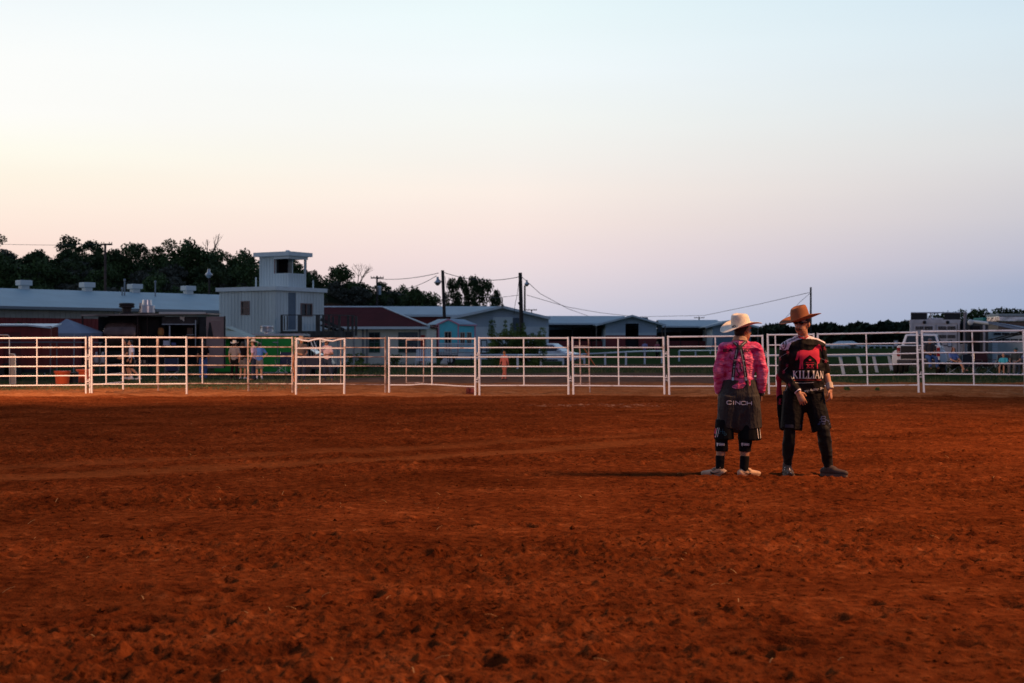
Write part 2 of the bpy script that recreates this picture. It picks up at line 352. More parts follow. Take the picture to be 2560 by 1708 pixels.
# ------------------------------------------------------------------ floodlight masts lighting the arena (outside the frame)
def mast(px, Y, h, aim, watts, col, name_label, blend=.6, size=70, rad=.35, group='arena floodlight masts'):
    x = px; z = Gz(x, Y)
    r = T('floodlight_mast', name_label, 'floodlight', (x, Y, z), group)
    MB().tube([(x, Y, z-.3), (x, Y, z+h)], [.14, .09], 10).build('pole', POLEM, r, True)
    MB().obox((x-1, Y-.06, z+h-.12), (2, 0, 0), (0, .12, 0), (0, 0, .12)).build('crossarm', POLEM, r)
    d = (V(aim)-V((x, Y, z+h))).normalized()
    for dx in (-.7, .7):
        c = V((x+dx, Y, z+h+.12))
        m = MB(); m.lathe(c, [(.10, -.22), (.2, -.1), (.27, .12), (.28, .16)], 14, d); m.build('lamp_head', GALV, r, True)
        l = bpy.data.lights.new('floodlight', 'SPOT'); l.energy = watts; l.color = col; l.spot_size = R(size); l.spot_blend = blend; l.shadow_soft_size = rad
        lo = bpy.data.objects.new('floodlight', l); COL.objects.link(lo); lo.parent = r
        lo.location = c + d*.32 - V((x, Y, z)); lo.rotation_euler = d.to_track_quat('-Z', 'Y').to_euler()
mast(22, 13, 18, (1.5, 17, 0), 24000, (1, .50, .20), 'tall wooden mast with two floodlights on the near right side of the arena', size=88, rad=2.4)
q_ = bpy.data.objects['floodlight_mast']; l = bpy.data.lights.new('floodlight', 'SPOT'); l.energy = 26000; l.color = (1, .72, .6); l.spot_size = R(7); l.spot_blend = .5; l.shadow_soft_size = .2  # extra narrow spot without a lamp head, added so the polished trailer glints
lo = bpy.data.objects.new('floodlight', l); COL.objects.link(lo); lo.parent = q_; lo.location = (0, .4, 17.4); lo.rotation_euler = (V((34.5, 92, 2.9))-V((22, 13.4, 17.4))).to_track_quat('-Z', 'Y').to_euler()
mast(-24, 33, 11, (-8, 46, 0), 16000, (1, .58, .34), 'tall wooden mast with two floodlights at the left end of the arena', size=72, blend=.9)
mast(14, 14.5, 13, (4, 46, .6), 6500, (1, .76, .70), 'shorter wooden mast with two floodlights aimed along the fence', size=50, blend=1.0)
# ------------------------------------------------------------------ arena panel fence
def vlerp(a, b, t): return a + (b-a)*t
def panel(x0, x1, y0t, y0b, y0f, x1t_shift, y1t, y1b, y1f, Ya, Yb, stays, label, lean=0, nr=6, m=WHITEP, foot=True, kink=None, name='fence_panel', cat='fence panel', group='pipe fence panels round the arena', r=.0215, rp=.028, hinge=None, rails=None):
    """x0,x1: photo columns of the end posts; y?t top rail, y?b bottom rail, y?f foot rows; Ya,Yb distances; lean: extra px of the foot to the right."""
    A = at(x0, y0f, Ya); root = T(name, label, cat, A, group)
    def P(t, y):                          # t along the panel, y photo row
        Y = Ya + (Yb-Ya)*t; x = x0 + (x1-x0)*t
        yt = y0t + (y1t-y0t)*t; yf = y0f + (y1f-y0f)*t
        return at(x + lean*(y-yt)/(yf-yt), y, Y)
    for t, yt, yf in ((0, y0t-3, y0f+4), (1, y1t-3, y1f+4)):
        if foot: MB().tube([P(t, yt), P(t, yf)], rp, 8).build('post', m, root, True)
        else: MB().tube([P(t, yt), P(t, (y0b, y1b)[t])], rp*.9, 8).build('post', m, root, True)
    for i in range(nr):
        f = i/(nr-1.0)
        if rails and i not in rails: continue
        n = 9 if (kink and i in kink) else 2
        pts = []
        for k in range(n):
            t = k/(n-1.0); y = (y0t+(y0b-y0t)*f)*(1-t) + (y1t+(y1b-y1t)*f)*t
            if kink and i in kink: y += kink[i](t)
            pts.append(P(t, y))
        MB().tube(pts, r*(1.15 if i == 0 else .85), 8).build('rail', m, root, True)
    for s in stays:
        s, sm = s if isinstance(s, tuple) else (s, m)
        t = (s-x0)/(x1-x0)
        q = MB(); q.tube([P(t, y0t+(y1t-y0t)*t), P(t, y0b+(y1b-y0b)*t)], r*.9, 8); q.build('stay', sm, root, True)
    if hinge:
        for hy in hinge:
            q = MB(); a = P(1, hy); 
            q.obox(a+V((.02, -.03, 0)), (.10, 0, 0), (0, .02, 0), (0, 0, .025)); q.obox(a+V((.10, -.03, -.10)), (.02, 0, 0), (0, .02, 0), (0, 0, .16))
            q.obox(a+V((.03, -.03, -.07)), (.09, 0, 0), (0, .02, 0), (0, 0, .02)); q.obox(a+V((.06, -.03, .03)), (.02, 0, 0), (0, .02, 0), (0, 0, .06))
            q.build('latch', m, root)
    return root
hg = (893, 955)
panel(-34, 215, 846, 964.5, 985, 0, 845, 963, 984, 43.6, 43.4, [92.6], 'white fence panel at the left edge, in front of the red trailer', hinge=hg)
panel(229, 466, 844, 961, 984, 0, 844, 960, 983, 43.4, 43.2, [265, 349], 'white pipe fence panel in front of the barrel smoker', lean=.8)
panel(224, 307, 845, 963, 983, 0, 845.5, 955.5, 977, 43.8, 46.5, [], 'short white gate swung back behind the panel before the smoker', name='steel_gate', cat='gate', lean=1, rails=(2, 3, 4, 5))
panel(393, 620, 844.5, 959, 983, 0, 845, 959.5, 983, 45.6, 45.4, [(506, WHITEP)], 'rusty fence panel between the smoker and the group in straw hats', m=RUSTP, foot=False)
MB().tube([at(395, 843, 45.55), at(395.5, 984, 45.55)], .028, 8).build('post', RUSTP, bpy.data.objects['fence_panel.002'], True)
panel(621, 731, 845, 959.5, 983, 0, 845, 960, 984, 45.3, 43.6, [], 'narrow rusty pipe fence panel in front of the green trailer', m=RUSTP)
panel(738.5, 963.5, 846, 961, 984, 0, 846, 962, 984.5, 43.8, 43.2, [852], 'thin rusty pipe fence panel in front of the cream building and deck', m=RUSTP, hinge=None, r=.017)
panel(741.5, 862, 849, 960, 984, 0, 849, 960, 981, 42.9, 42.7, [801], 'small bent white gate with a buckled top rail', lean=-1.5, name='steel_gate', cat='gate',
      kink={0: lambda t: 3.2*math.sin(t*math.pi*4-1.2)+1.2}, rails=(0, 1, 2, 3, 4, 5))
panel(972.7, 1188, 846, 962.5, 984.5, 0, 847, 964, 985, 43.0, 42.8, [1080], 'white fence panel with a buckled bottom rail before the teal playhouse',
      kink={5: lambda t: 2.6*math.sin(t*math.pi*1.5+math.pi)*(t > .3)}, hinge=(889, 950))
panel(1016, 1059, 850, 958, 984, 0, 850, 957, 980, 45.5, 45.2, [], 'narrow rusty frame standing behind the panel before the playhouse', m=RUSTP, nr=2, r=.014, rp=.018, foot=False, name='steel_gate', cat='gate')
panel(1197.5, 1420, 845.5, 964, 984.5, 0, 845.5, 964, 984, 42.8, 42.3, [1309], 'white pipe fence panel in front of the dark green bushes', lean=1.2, hinge=(887, 947))
panel(1431, 1658.5, 845, 964, 985, 0, 845, 966, 985, 42.2, 41.7, [1545], 'white fence panel in front of the stable with the middle gable', lean=2.5, hinge=(886, 945))
panel(1670, 1906, 842.5, 966, 984.5, 0, 840, 966, 984, 41.6, 40.6, [1788], 'white pipe fence panel behind the man in the pink shirt', lean=3.2, hinge=(885, 950))
panel(1919, 2034, 837.5, 965.5, 985, 0, 836.5, 965, 985, 40.4, 39.8, [1938], 'white pipe fence panel between and behind the two men', lean=3.5)
panel(2044, 2292, 836, 965, 985, 0, 831, 963, 984, 39.7, 38.6, [2165], 'white fence panel in front of the slanting track rail, left of the truck', lean=4.8, hinge=(876, 937))
panel(2304.5, 2558, 829, 961.5, 984, 0, 826.5, 964.5, 985, 38.5, 37.6, [2430], 'white pipe fence panel in front of the horse trailer', lean=5.5, hinge=(875, 935))
panel(2570, 2830, 826, 965, 985, 0, 823, 965, 985, 37.5, 36.6, [2700], 'white pipe fence panel beyond the right edge of the photo', lean=5.5)
# ladder frame behind panel three
r = T('step_ladder', 'thin orange and rust step ladder behind the fence left of the stable gable', 'ladder', at(1465, 980, 44.5))
m = MB(); m.tube([at(1449, 846, 44.5), at(1452, 962, 44.5)], .022, 6); m.tube([at(1471, 846, 44.5), at(1475, 984, 44.5)], .022, 6); m.build('front_frame', RUSTP, r, True)
m = MB()
for y in (866, 890, 912, 938, 960): m.tube([at(1434, y-1, 44.5), at(1474, y, 44.5)], .014, 6)
m.build('step', RUSTP, r, True)
MB().tube([at(1458, 868, 44.7), at(1487, 914, 47.5)], .018, 6).build('brace', mat('orange_strap', (.5, .16, .03), .6), r, True)
# chain at the rusty gate
m = MB(); m.tube([at(735, 893, 43.3), at(732, 915, 43.3), at(738, 935, 43.3), at(735, 955, 43.3)], .03, 6); m.tube([at(741, 880, 43.2), at(733, 893, 43.3)], .02, 6)
r = T('chain', 'rusty chain hanging between the rusty post and the bent white gate', 'chain', at(735, 893, 43.3)); m.build('chain_links', RUST2, r, True)
# red steel block at a panel foot
r = T('steel_anchor_block', 'dark red steel block lying at the foot of the fence before the playhouse', 'anchor block', at(1176, 985, 43.4))
m = MB(); a = at(1165, 985.5, 43.4); m.obox(a, (.26, 0, 0), (0, .3, 0), (0, 0, .05)); m.obox(a+V((0, .0, .05)), (.26, 0, 0), (0, .3, 0), (0, 0, .13))
m.obox(a+V((.03, -.03, .05)), (.06, 0, 0), (0, .05, 0), (0, 0, .16)); m.build('block_body', mat('red_oxide', (.16, .02, .015), .7, 0, var=.3), r, bevel=.01)
# ------------------------------------------------------------------ walls
def wall(mb, A, B, z0, z1, th=.1, rib=.03, sp=.3, openings=(), rw=.05):
    A = V((A[0], A[1], 0)); B = V((B[0], B[1], 0)); d = B-A; Lg = d.length; d.normalize(); n = V((d.y, -d.x, 0))   # n points to the outside (camera side when A is left)
    cuts = sorted(set([0, Lg] + [u for o in openings for u in (o[0], o[1])]))
    for u0, u1 in zip(cuts[:-1], cuts[1:]):
        um = (u0+u1)/2; segs = [(z0, z1)]
        for o in openings:
            if o[0] <= um <= o[1]:
                ns = []
                for a, b in segs:
                    if o[2] > a: ns.append((a, min(b, o[2])))
                    if o[3] < b: ns.append((max(a, o[3]), b))
                segs = ns
        for a, b in segs:
            if b-a > .01: mb.obox(A+d*u0+V((0, 0, a)), d*(u1-u0), -n*th, V((0, 0, b-a)))
    u = sp/2
    while rib and u < Lg-rw:
        segs = [(z0+.01, z1-.01)]
        for o in openings:
            if o[0]-rw <= u <= o[1]:
                ns = []
                for a, b in segs:
                    if o[2] > a: ns.append((a, min(b, o[2])))
                    if o[3] < b: ns.append((max(a, o[3]), b))
                segs = ns
        for a, b in segs:
            if b-a > .02: mb.obox(A+d*u+V((0, 0, a))+n*rib, d*rw, -n*(rib+.01), V((0, 0, b-a)))
        u += sp
def window(parent, A, B, u0, u1, z0, z1, frame=FRAMEB, panes=(1, 2), fw=.07, glass=GLASS, deep=.03, proud=.05):
    A = V((A[0], A[1], 0)); B = V((B[0], B[1], 0)); d = (B-A).normalized(); n = V((d.y, -d.x, 0))
    m = MB(); o = A+d*u0+V((0, 0, z0)); w = u1-u0; h = z1-z0
    def bar(a, b, c, e): m.obox(o+d*a+V((0, 0, c))+n*proud, d*(b-a), -n*(proud+.04), V((0, 0, e-c)))
    bar(-fw, 0, -fw, h+fw); bar(w, w+fw, -fw, h+fw); bar(0, w, -fw, 0); bar(0, w, h, h+fw)
    nx, nz = panes
    for i in range(1, nx): bar(w*i/nx-fw*.35, w*i/nx+fw*.35, 0, h)
    for i in range(1, nz): bar(0, w, h*i/nz-fw*.35, h*i/nz+fw*.35)
    f = m.build('window', frame, parent)
    MB().obox(o-n*deep, d*w, -n*.02, V((0, 0, h))).build('pane', glass, f)
    return f
# ------------------------------------------------------------------ tower building
C = V((-15.77, 95, 0)); u_ = V((-.855, .518, 0)).normalized(); v_ = V((.55, .835, 0)).normalized()
Lp = C+u_*5.05; Rp = C+v_*4.85
r = T('tower_building', 'pale metal sided two storey building with a small lookout tower on its roof', 'building', C)
zt = 5.18
m = MB()
wall(m, Lp, C, 0, zt, openings=[(2.05, 2.68, 3.62, 4.42)])
wall(m, C, Rp, 0, zt, openings=[(2.5, 3.55, 3.55, 4.3), (1.2, 1.95, 2.55, 5.05)])
m.build('wall', SIDING, r)
m = MB()
wall(m, Rp, Rp+u_*5.05, 0, zt, rib=0); wall(m, Rp+u_*5.05, Lp, 0, zt, rib=0); m.build('rear_wall', SIDING, r)
m = MB(); o = C-u_*.17-v_*.17; m.obox(o+V((0, 0, zt-.02)), u_*5.4, v_*5.2, V((0, 0, .27))); m.build('roof', TRIM, r)
window(r, Lp, C, 2.05, 2.68, 3.62, 4.42, panes=(1, 2))
window(r, C, Rp, 2.5, 3.55, 3.55, 4.3, panes=(2, 1))
MB().obox(C+v_*1.2+V((0, 0, 2.55)), v_*.75, -v_.cross(V((0, 0, 1)))*.05, V((0, 0, 2.5))).build('door', mat('slate_door', (.12, .17, .22), .6, 0, var=.05), r)
# lookout
C2 = V((-15.25, 97, 0)); L2 = C2+u_*2.6; R2 = C2+v_*1.78; z0, z1 = 5.3, 7.62
m = MB(); wall(m, L2, C2, z0, z1, openings=[(1.45, 2.601, 6.42, 7.42)], sp=.25); wall(m, C2, R2, z0, z1, openings=[(-.01, 1.8, 6.42, 7.42)], sp=.25)
wall(m, R2, R2+u_*2.6, z0, z1, rib=0, openings=[(0.1, 1.15, 6.42, 7.42)]); wall(m, R2+u_*2.6, L2, z0, z1, rib=0)
m.build('lookout_wall', SIDING, r)
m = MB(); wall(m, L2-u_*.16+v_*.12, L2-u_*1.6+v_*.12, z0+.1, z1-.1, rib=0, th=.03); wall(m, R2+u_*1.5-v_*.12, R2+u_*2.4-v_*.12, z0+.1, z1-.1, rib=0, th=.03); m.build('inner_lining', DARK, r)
m = MB(); m.obox(R2+V((0, 0, 6.4)), u_*.09, v_*.08, V((0, 0, 1.05))); m.obox(L2-u_*1.36+V((0, 0, 6.42))-v_*.02, -u_*.09, -v_*.02, V((0, 0, 1.0))); m.build('corner_post', FRAMEB, r)
m = MB(); m.obox(C2-u_*.32-v_*.3+V((0, 0, z1-.02)), u_*3.2, v_*2.4, V((0, 0, .28))); m.obox(C2-u_*.12-v_*.12+V((0, 0, z1-.22)), u_*1.3, v_*.1, V((0, 0, .2)))
m.obox(C2-u_*.12+V((0, 0, z1-.22)), u_*.1, v_*1.85, V((0, 0, .2)))
m.build('lookout_roof', TRIM, r)
m = MB(); m.lathe(C2+u_*.5+v_*.5+V((0, 0, z1+.24)), [(.16, 0), (.16, .12), (.1, .16)], 10); m.tube([C+v_*4.2+u_*.4+V((0, 0, 5.4)), C+v_*4.2+u_*.4+V((0, 0, 6.0))], .05, 8); m.tube([L2+u_*.3+V((0, 0, 5.4)), L2+u_*.3+V((0, 0, 6.2))], .05, 8)
m.build('vent_pipe', TRIM, r, True)
# deck with railing and stair, part of the building
zd = 2.42
def DP(px, Y): return V((gx(px, Y), Y, 0))
dA = DP(702, 93.2); dB = DP(846, 93.2); dm = DP(888, 95.2); dC = DP(886, 97.5)
m = MB(); m.slab([dA+V((0, 0, zd)), dB+V((0, 0, zd)), dm+V((0, 0, zd)), dC+V((0, 1, zd)), DP(702, 97.5)+V((0, 0, zd))], .12)
m.build('deck_floor', DWOOD, r); m = MB(); m.obox(dA+V((0, -.06, zd-.42)), dB-dA, (0, .05, 0), (0, 0, .40)); m.obox(dB+V((.005, -.06, zd-.42)), dm-dB, (0, .05, 0), (0, 0, .40)); m.build('deck_beam', DWOOD, r)
m = MB()
for a, b in ((dA, dB), (dB, dm)):
    m.obox(a+V((0, -.02, zd+1.025)), b-a, (0, .07, 0), (0, 0, .05)); 
for px in (702, 745, 790, 806, 820, 846, 868, 879, 888):
    q = DP(px, 93.2 if px <= 846 else 93.2+(px-846)*2/42.); w = .28 if px in (745, 790) else .15
    m.obox(q+V((0, -.16, zd-.3)), (w, 0, 0), (0, .09, 0), (0, 0, 1.32))
for px in (710, 717): m.obox(DP(px, 93.25)+V((0, 0, zd+.05)), (.06, 0, 0), (0, .05, 0), (0, 0, .95))
for px in (830,): m.obox(DP(px, 94.8)+V((0, 0, zd-.3)), (.12, 0, 0), (0, .09, 0), (0, 0, 1.3))
m.build('deck_railing', DWOOD, r)
m = MB()
for px in (704, 798, 842, 882): q = DP(px, 93.3 if px < 850 else 94.7); m.obox(q, (.12, 0, 0), (0, .12, 0), (0, 0, zd-.05))
m.build('deck_post', mat('pale_deck_post', (.30, .31, .31), .7, var=.2), r)
m = MB(); m.slab([at(800, 802, 95.5), at(802, 795, 95.5), at(860, 821, 96.5), at(858, 828, 96.5)], .1); m.slab([at(800, 815, 96.0), at(802, 811, 96.0), at(860, 828, 97), at(858, 834, 97)], .1)
for k in range(6): m.obox(at(805+k*10, 815+k*2.2, 95.6), (.25, 0, 0), (0, .9, 0), (0, 0, .05))
m.build('stair', DWOOD, r)
m = MB(); m.obox(C+v_*.1+V((0, 0, 0)), v_*4.6, u_*-.02, V((0, 0, zd-.3))); m.build('under_deck_sheet', DARK, r)  # thin near-black sheet over the wall below the deck
# ------------------------------------------------------------------ red roofed cream building
r = T('red_roof_building', 'low cream metal building with a maroon roof and a red door', 'building', G(940, 112))
Y0 = 111; ez = H+(HZ-817)*Y0/F
A = DP(800, Y0); B = DP(1066, Y0)
wx = lambda px: gx(px, Y0)-A.x
m = MB(); ops = [(wx(924), wx(948), 1.0, 2.45), (wx(998), wx(1042), 1.0, 2.45), (wx(1051), wx(1063), .15, 2.3)]
wall(m, A, B, -.3, ez, openings=ops, rib=.03, sp=.33); wall(m, B, B+V((.3, 9, 0)), -.3, ez, rib=0); wall(m, A+V((0, 9, 0)), A, -.3, ez, rib=0); m.build('wall', CREAM, r)
WT = mat('teal_window_frame', (.05, .09, .10), .6)
window(r, A, B, *ops[0], frame=WT, panes=(2, 2), glass=mat('sky_window_glass', (.02, .03, .04), .06, spec=.9)); window(r, A, B, *ops[1], frame=WT, panes=(3, 2), glass=MATS['sky_window_glass'])
MB().obox(A+V((wx(1051), .04, .15)), (wx(1063)-wx(1051), 0, 0), (0, .05, 0), (0, 0, 2.15)).build('door', mat('red_door', (.45, .02, .015), .5), r)
rt = H+(HZ-768)*(Y0+5)/F
e0 = A+V((-.6, -.6, ez)); e1 = V((gx(1074, Y0-.6), Y0-.6, ez)); e2 = e1+V((.3, 11, 0)); e3 = e0+V((0, 11, 0))
k0 = V((gx(800, Y0+5), Y0+5, rt)); k1 = V((gx(957, Y0+5), Y0+5, rt))
m = MB(); m.slab([e0, e1, k1, k0], .08); m.slab([e1, e2, k1], .08); m.slab([e2, e3, k0, k1], .08); m.build('roof', ROOFR, r)
m = MB(); m.obox(e0+V((0, -.03, -.2)), e1-e0, (0, .1, 0), (0, 0, .2)); m.tube([k1, e1+V((0, 0, .04))], .07, 6); m.tube([k0, k1], .09, 6); m.build('fascia', TRIM, r)
m = MB()
for px in (1047, 915, 905): m.obox(at(px, 822, Y0-.08)*1, (.14, 0, 0), (0, .06, 0), (0, 0, -2.9))
m.build('downspout', mat('grey_downspout', (.16, .18, .19), .6), r)
# ------------------------------------------------------------------ long metal roofed building at the left
r = T('long_stable', 'long low building with a pale metal roof, cream upper wall and red lower wall', 'building', G(200, 97))
a = V((gx(-160, 92), 92, 0)); b = V((gx(700, 111), 111, 0)); d = (b-a).normalized(); n = V((d.y, -d.x, 0))
ez = 4.15
m = MB(); wall(m, a, b, 3.35, ez, rib=.03, sp=.4); m.build('upper_wall', mat('grey_cream_wall', (.36, .36, .32), .6, var=.1, vs=1), r)
m = MB(); wall(m, a, b, -.2, 3.35, rib=.03, sp=.3); wall(m, b, b+V((-1, 14, 0)), -.2, ez, rib=0); wall(m, a+V((-1, 14, 0)), a, -.2, ez, rib=0); m.build('lower_wall', REDW, r)
m = MB(); p = a+d*((b-a).length*.44)
for s in (.1, .47, .8): m.obox(a+d*((b-a).length*s)+n*.12, d*.22, -n*.1, V((0, 0, ez)))
m.build('downspout', mat('pale_post', (.33, .36, .38), .6), r)
ridge = lambda s: a+d*((b-a).length*s)-n*8+V((0, 0, 5.65))
m = MB(); m.slab([a+n*.5+V((0, 0, ez-.05)), b+n*.5+V((0, 0, ez-.05)), ridge(1.0), ridge(0)], .08); m.slab([ridge(0), ridge(1.0), b-n*16+V((0, 0, ez)), a-n*16+V((0, 0, ez))], .08)
m.build('roof', ROOFW, r)
m = MB(); m.obox(a+n*.56+V((0, 0, ez-.24)), b-a, -n*.1, V((0, 0, .2))); m.build('gutter', mat('grey_gutter', (.22, .25, .27), .5), r)
Lb = (b-a).length
for px in (60, 218, 338, 470):
    X1 = None
    best = min((abs((ridge(s/400.)).x/(ridge(s/400.)).y*F+1280-px), s) for s in range(401)); c = ridge(best[1]/400.)
    m = MB(); m.obox(c-d*.3+n*.3+V((0, 0, -.15)), d*.6, -n*.6, V((0, 0, .42))); m.obox(c-d*.46+n*.45+V((0, 0, .24)), d*.92, -n*.9, V((0, 0, .38))); m.build('roof_vent', mat('pale_vent', (.62, .66, .64), .5), r, bevel=.04)
for px, h in ((311, 1.15), (388, 1.1), (305, .5)):
    best = min((abs((ridge(s/400.)+n*2).x/((ridge(s/400.))+n*2).y*F+1280-px), s) for s in range(401)); c = ridge(best[1]/400.)+n*2-V((0, 0, .4))
    m = MB(); m.tube([c, c+V((0, 0, h))], .055, 8); m.lathe(c+V((0, 0, h)), [(.09, 0), (.09, .1), (.05, .16)], 8); m.build('stove_pipe', MATS['grey_gutter'], r, True)
# ------------------------------------------------------------------ T shaped barns
def tbarn(label, px0, pe0, pe1, ppk, ypk, yel, ywall0, ywall1, Yf, Yb, rback, eback, base, lower, door, mats, band, gable_red=None, openfront=False):
    r = T('barn', label, 'barn', G(ppk, Yf))
    Wm, Lm = mats
    z = lambda y, Y: H+(HZ-y)*Y/F
    # cross gable facing the arena
    zp = z(ypk, Yf); ze = z(yel, Yf); xl, xr, xp = gx(pe0, Yf), gx(pe1, Yf), gx(ppk, Yf); wl, wr = gx(ywall0, Yf), gx(ywall1, Yf)
    zat = lambda x: ze+(zp-ze)*((x-xl)/(xp-xl) if x < xp else (xr-x)/(xr-xp))
    D = Yb-Yf+6
    zl = z(lower, Yf); g0 = base-.3
    m = MB(); d0, d1, dt = (gx(door[0], Yf), gx(door[1], Yf), z(door[2], Yf)) if door else (0, 0, 0)
    xs = sorted(set([wl, wr, xp] + ([d0, d1] if door else [])))
    y = Yf+.3
    for xa, xb in zip(xs[:-1], xs[1:]):
        lo = dt if (door and xa >= d0-.01 and xb <= d1+.01) else zl
        m.add([(xa, y, lo), (xb, y, lo), (xb, y, zat(xb)-.05), (xa, y, zat(xa)-.05), (xa, y+.1, lo), (xb, y+.1, lo), (xb, y+.1, zat(xb)-.05), (xa, y+.1, zat(xa)-.05)],
              [(0, 1, 2, 3), (7, 6, 5, 4), (0, 4, 5, 1), (3, 2, 6, 7), (0, 3, 7, 4), (1, 5, 6, 2)])
    x = wl+.2
    while x < wr-.1:
        lo = dt if (door and d0-.1 < x < d1) else zl
        m.obox((x, y-.04, lo), (.06, 0, 0), (0, .05, 0), (0, 0, zat(x)-.1-lo)); x += .45
    m.obox((wl, y+.1, g0), (.1, 0, 0), (0, D-3, 0), (0, 0, zat(wl)-g0-.1)); m.obox((wr-.1, y+.1, g0), (.1, 0, 0), (0, D-3, 0), (0, 0, zat(wr)-g0-.1))
    m.build('gable_wall', Wm, r)
    zb = zl-band if band else None
    for xa, xb in ((wl, d0), (d1, wr)) if door else ((wl, wr),):
        m = MB()
        if band: m.m = 1; m.obox((xa, y-.02, zb), (xb-xa, 0, 0), (0, .1, 0), (0, 0, band))
        m.m = 0; m.obox((xa, y-.02, g0), (xb-xa, 0, 0), (0, .1, 0), (0, 0, (zb if band else zl)-g0))
        m.build('lower_wall', [Lm, PALEW], r)
    m = MB(); ov = .5
    m.slab([(xl, Yf-ov, ze), (xp, Yf-ov, zp), (xp, Yf+D, zp), (xl, Yf+D, ze)][::-1], -.1); m.slab([(xp, Yf-ov, zp), (xr, Yf-ov, ze), (xr, Yf+D, ze), (xp, Yf+D, zp)][::-1], -.1)
    # main roof running left
    zr2, ze2 = z(rback, Yb+7), z(eback, Yb)
    X0, X1 = gx(px0, Yb), xp
    m.slab([(X0, Yb-.5, ze2), (X1, Yb-.5, ze2), (X1, Yb+7, zr2), (X0, Yb+7, zr2)], .1); m.slab([(X0, Yb+7, zr2), (X1, Yb+7, zr2), (X1, Yb+14.5, ze2), (X0, Yb+14.5, ze2)], .1)
    m.build('roof', ROOFM, r)
    m = MB(); 
    m.slab([(xl, Yf-ov-.04, ze-.22), (xp, Yf-ov-.04, zp-.22), (xp, Yf-ov-.04, zp+.03), (xl, Yf-ov-.04, ze+.03)], .06)
    m.slab([(xp, Yf-ov-.04, zp-.22), (xr, Yf-ov-.04, ze-.22), (xr, Yf-ov-.04, ze+.03), (xp, Yf-ov-.04, zp+.03)], .06)
    m.build('fascia', TRIM, r); m = MB(); m.obox((X0, Yb-.56, ze2-.22), (X1-X0, 0, 0), (0, .05, 0), (0, 0, .2)); m.build('eave_trim', TRIM, r)
    m = MB()
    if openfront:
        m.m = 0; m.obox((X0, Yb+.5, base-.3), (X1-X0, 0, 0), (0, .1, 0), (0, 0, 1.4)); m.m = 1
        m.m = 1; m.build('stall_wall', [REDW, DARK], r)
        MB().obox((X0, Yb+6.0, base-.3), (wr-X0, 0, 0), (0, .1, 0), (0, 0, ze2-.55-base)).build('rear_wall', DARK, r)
        MB().obox((X0, Yb+6.2, ze2-.9), (wr-X0, 0, 0), (0, .1, 0), (0, 0, max(.3, zr2-ze2+.7))).build('gap_filler_panel', mat('dull_blue_panel', (.12, .17, .21), .7, var=.1), r)  # added panel closing the bright sky gap, blue-grey mimics the view through
        m = MB(); x = X0
        while x < X1:
            m.obox((x, Yb, base-.2), (.12, 0, 0), (0, .12, 0), (0, 0, ze2-base)); m.obox((x, Yb+13, base-.2), (.12, 0, 0), (0, .12, 0), (0, 0, ze2-base)); x += random.choice((2.6, 3.6, 4.4))
        m.obox((X0, Yb, ze2-.55), (X1-X0, 0, 0), (0, .1, 0), (0, 0, .3)); m.build('post', BLACKM, r)
        for px in (pe0+2, pe1-2): MB().obox((gx(px, Yf), Yf, base-.2), (.12, 0, 0), (0, .12, 0), (0, 0, ze-base+.1)).build('porch_post', mat('tan_post', (.24, .2, .16), .7), r)
        if door: m = MB(); m.obox((d0, y+.4, base-.2), (d1-d0, 0, 0), (0, .1, 0), (0, 0, zl-band-base-.3)); m.build('aisle_infill', DARK, r)  # near-black sheet filling the lower part of the open aisle
    else:
        wall(m, (X0, Yb, 0), (X1, Yb, 0), base-.3, ze2, rib=.03, sp=.4); m.build('side_wall', REDW, r)
    return r
# blue barn, its long red wing runs behind the red-roofed building
tb = tbarn('blue-grey gabled barn with a big sliding door and a long red wing', 900, 1127, 1376, 1256, 765, 794, 1130, 1372, 140, 149, 766, 787, .25, 817, (1233, 1282, 793), (BLUEW, PALEW), 0)
m = MB(); m.obox((gx(1233, 140), 139.9, .2), (gx(1282, 140)-gx(1233, 140), 0, 0), (0, .12, 0), (0, 0, H+(HZ-793)*140/F-.2)); m.build('sliding_door', SIDING, tb)
MB().obox((gx(1282, 140), 139.85, .2), (gx(1305, 140)-gx(1282, 140), 0, 0), (0, .1, 0), (0, 0, H+(HZ-795)*140/F-.2)).build('door_opening', mat('blue_dark', (.07, .10, .13), .7), tb)
MB().obox(at(1254, 768, 139.3), (.12, 0, 0), (0, .12, 0), (0, 0, .9)).build('ridge_pipe', BLACKM, tb)
tbarn('open stable with the middle gable, a red lower wall and an open aisle', 1365, 1488, 1664, 1580, 788, 812, 1514, 1642, 190, 196, 790, 808, 1.05, 832, (1564, 1597, 809), (BLUEW, REDW), 1.6*.22, openfront=True)
tbarn('open stable with the rightmost gable, half hidden behind the man in the pink shirt', 1655, 1762, 1896, 1829, 800, 817, 1782, 1878, 196, 203, 800, 815, 1.1, 838, None, (BLUEW, mat('faded_blue_wall', (.16, .24, .30), .6, var=.1)), 0, openfront=True)
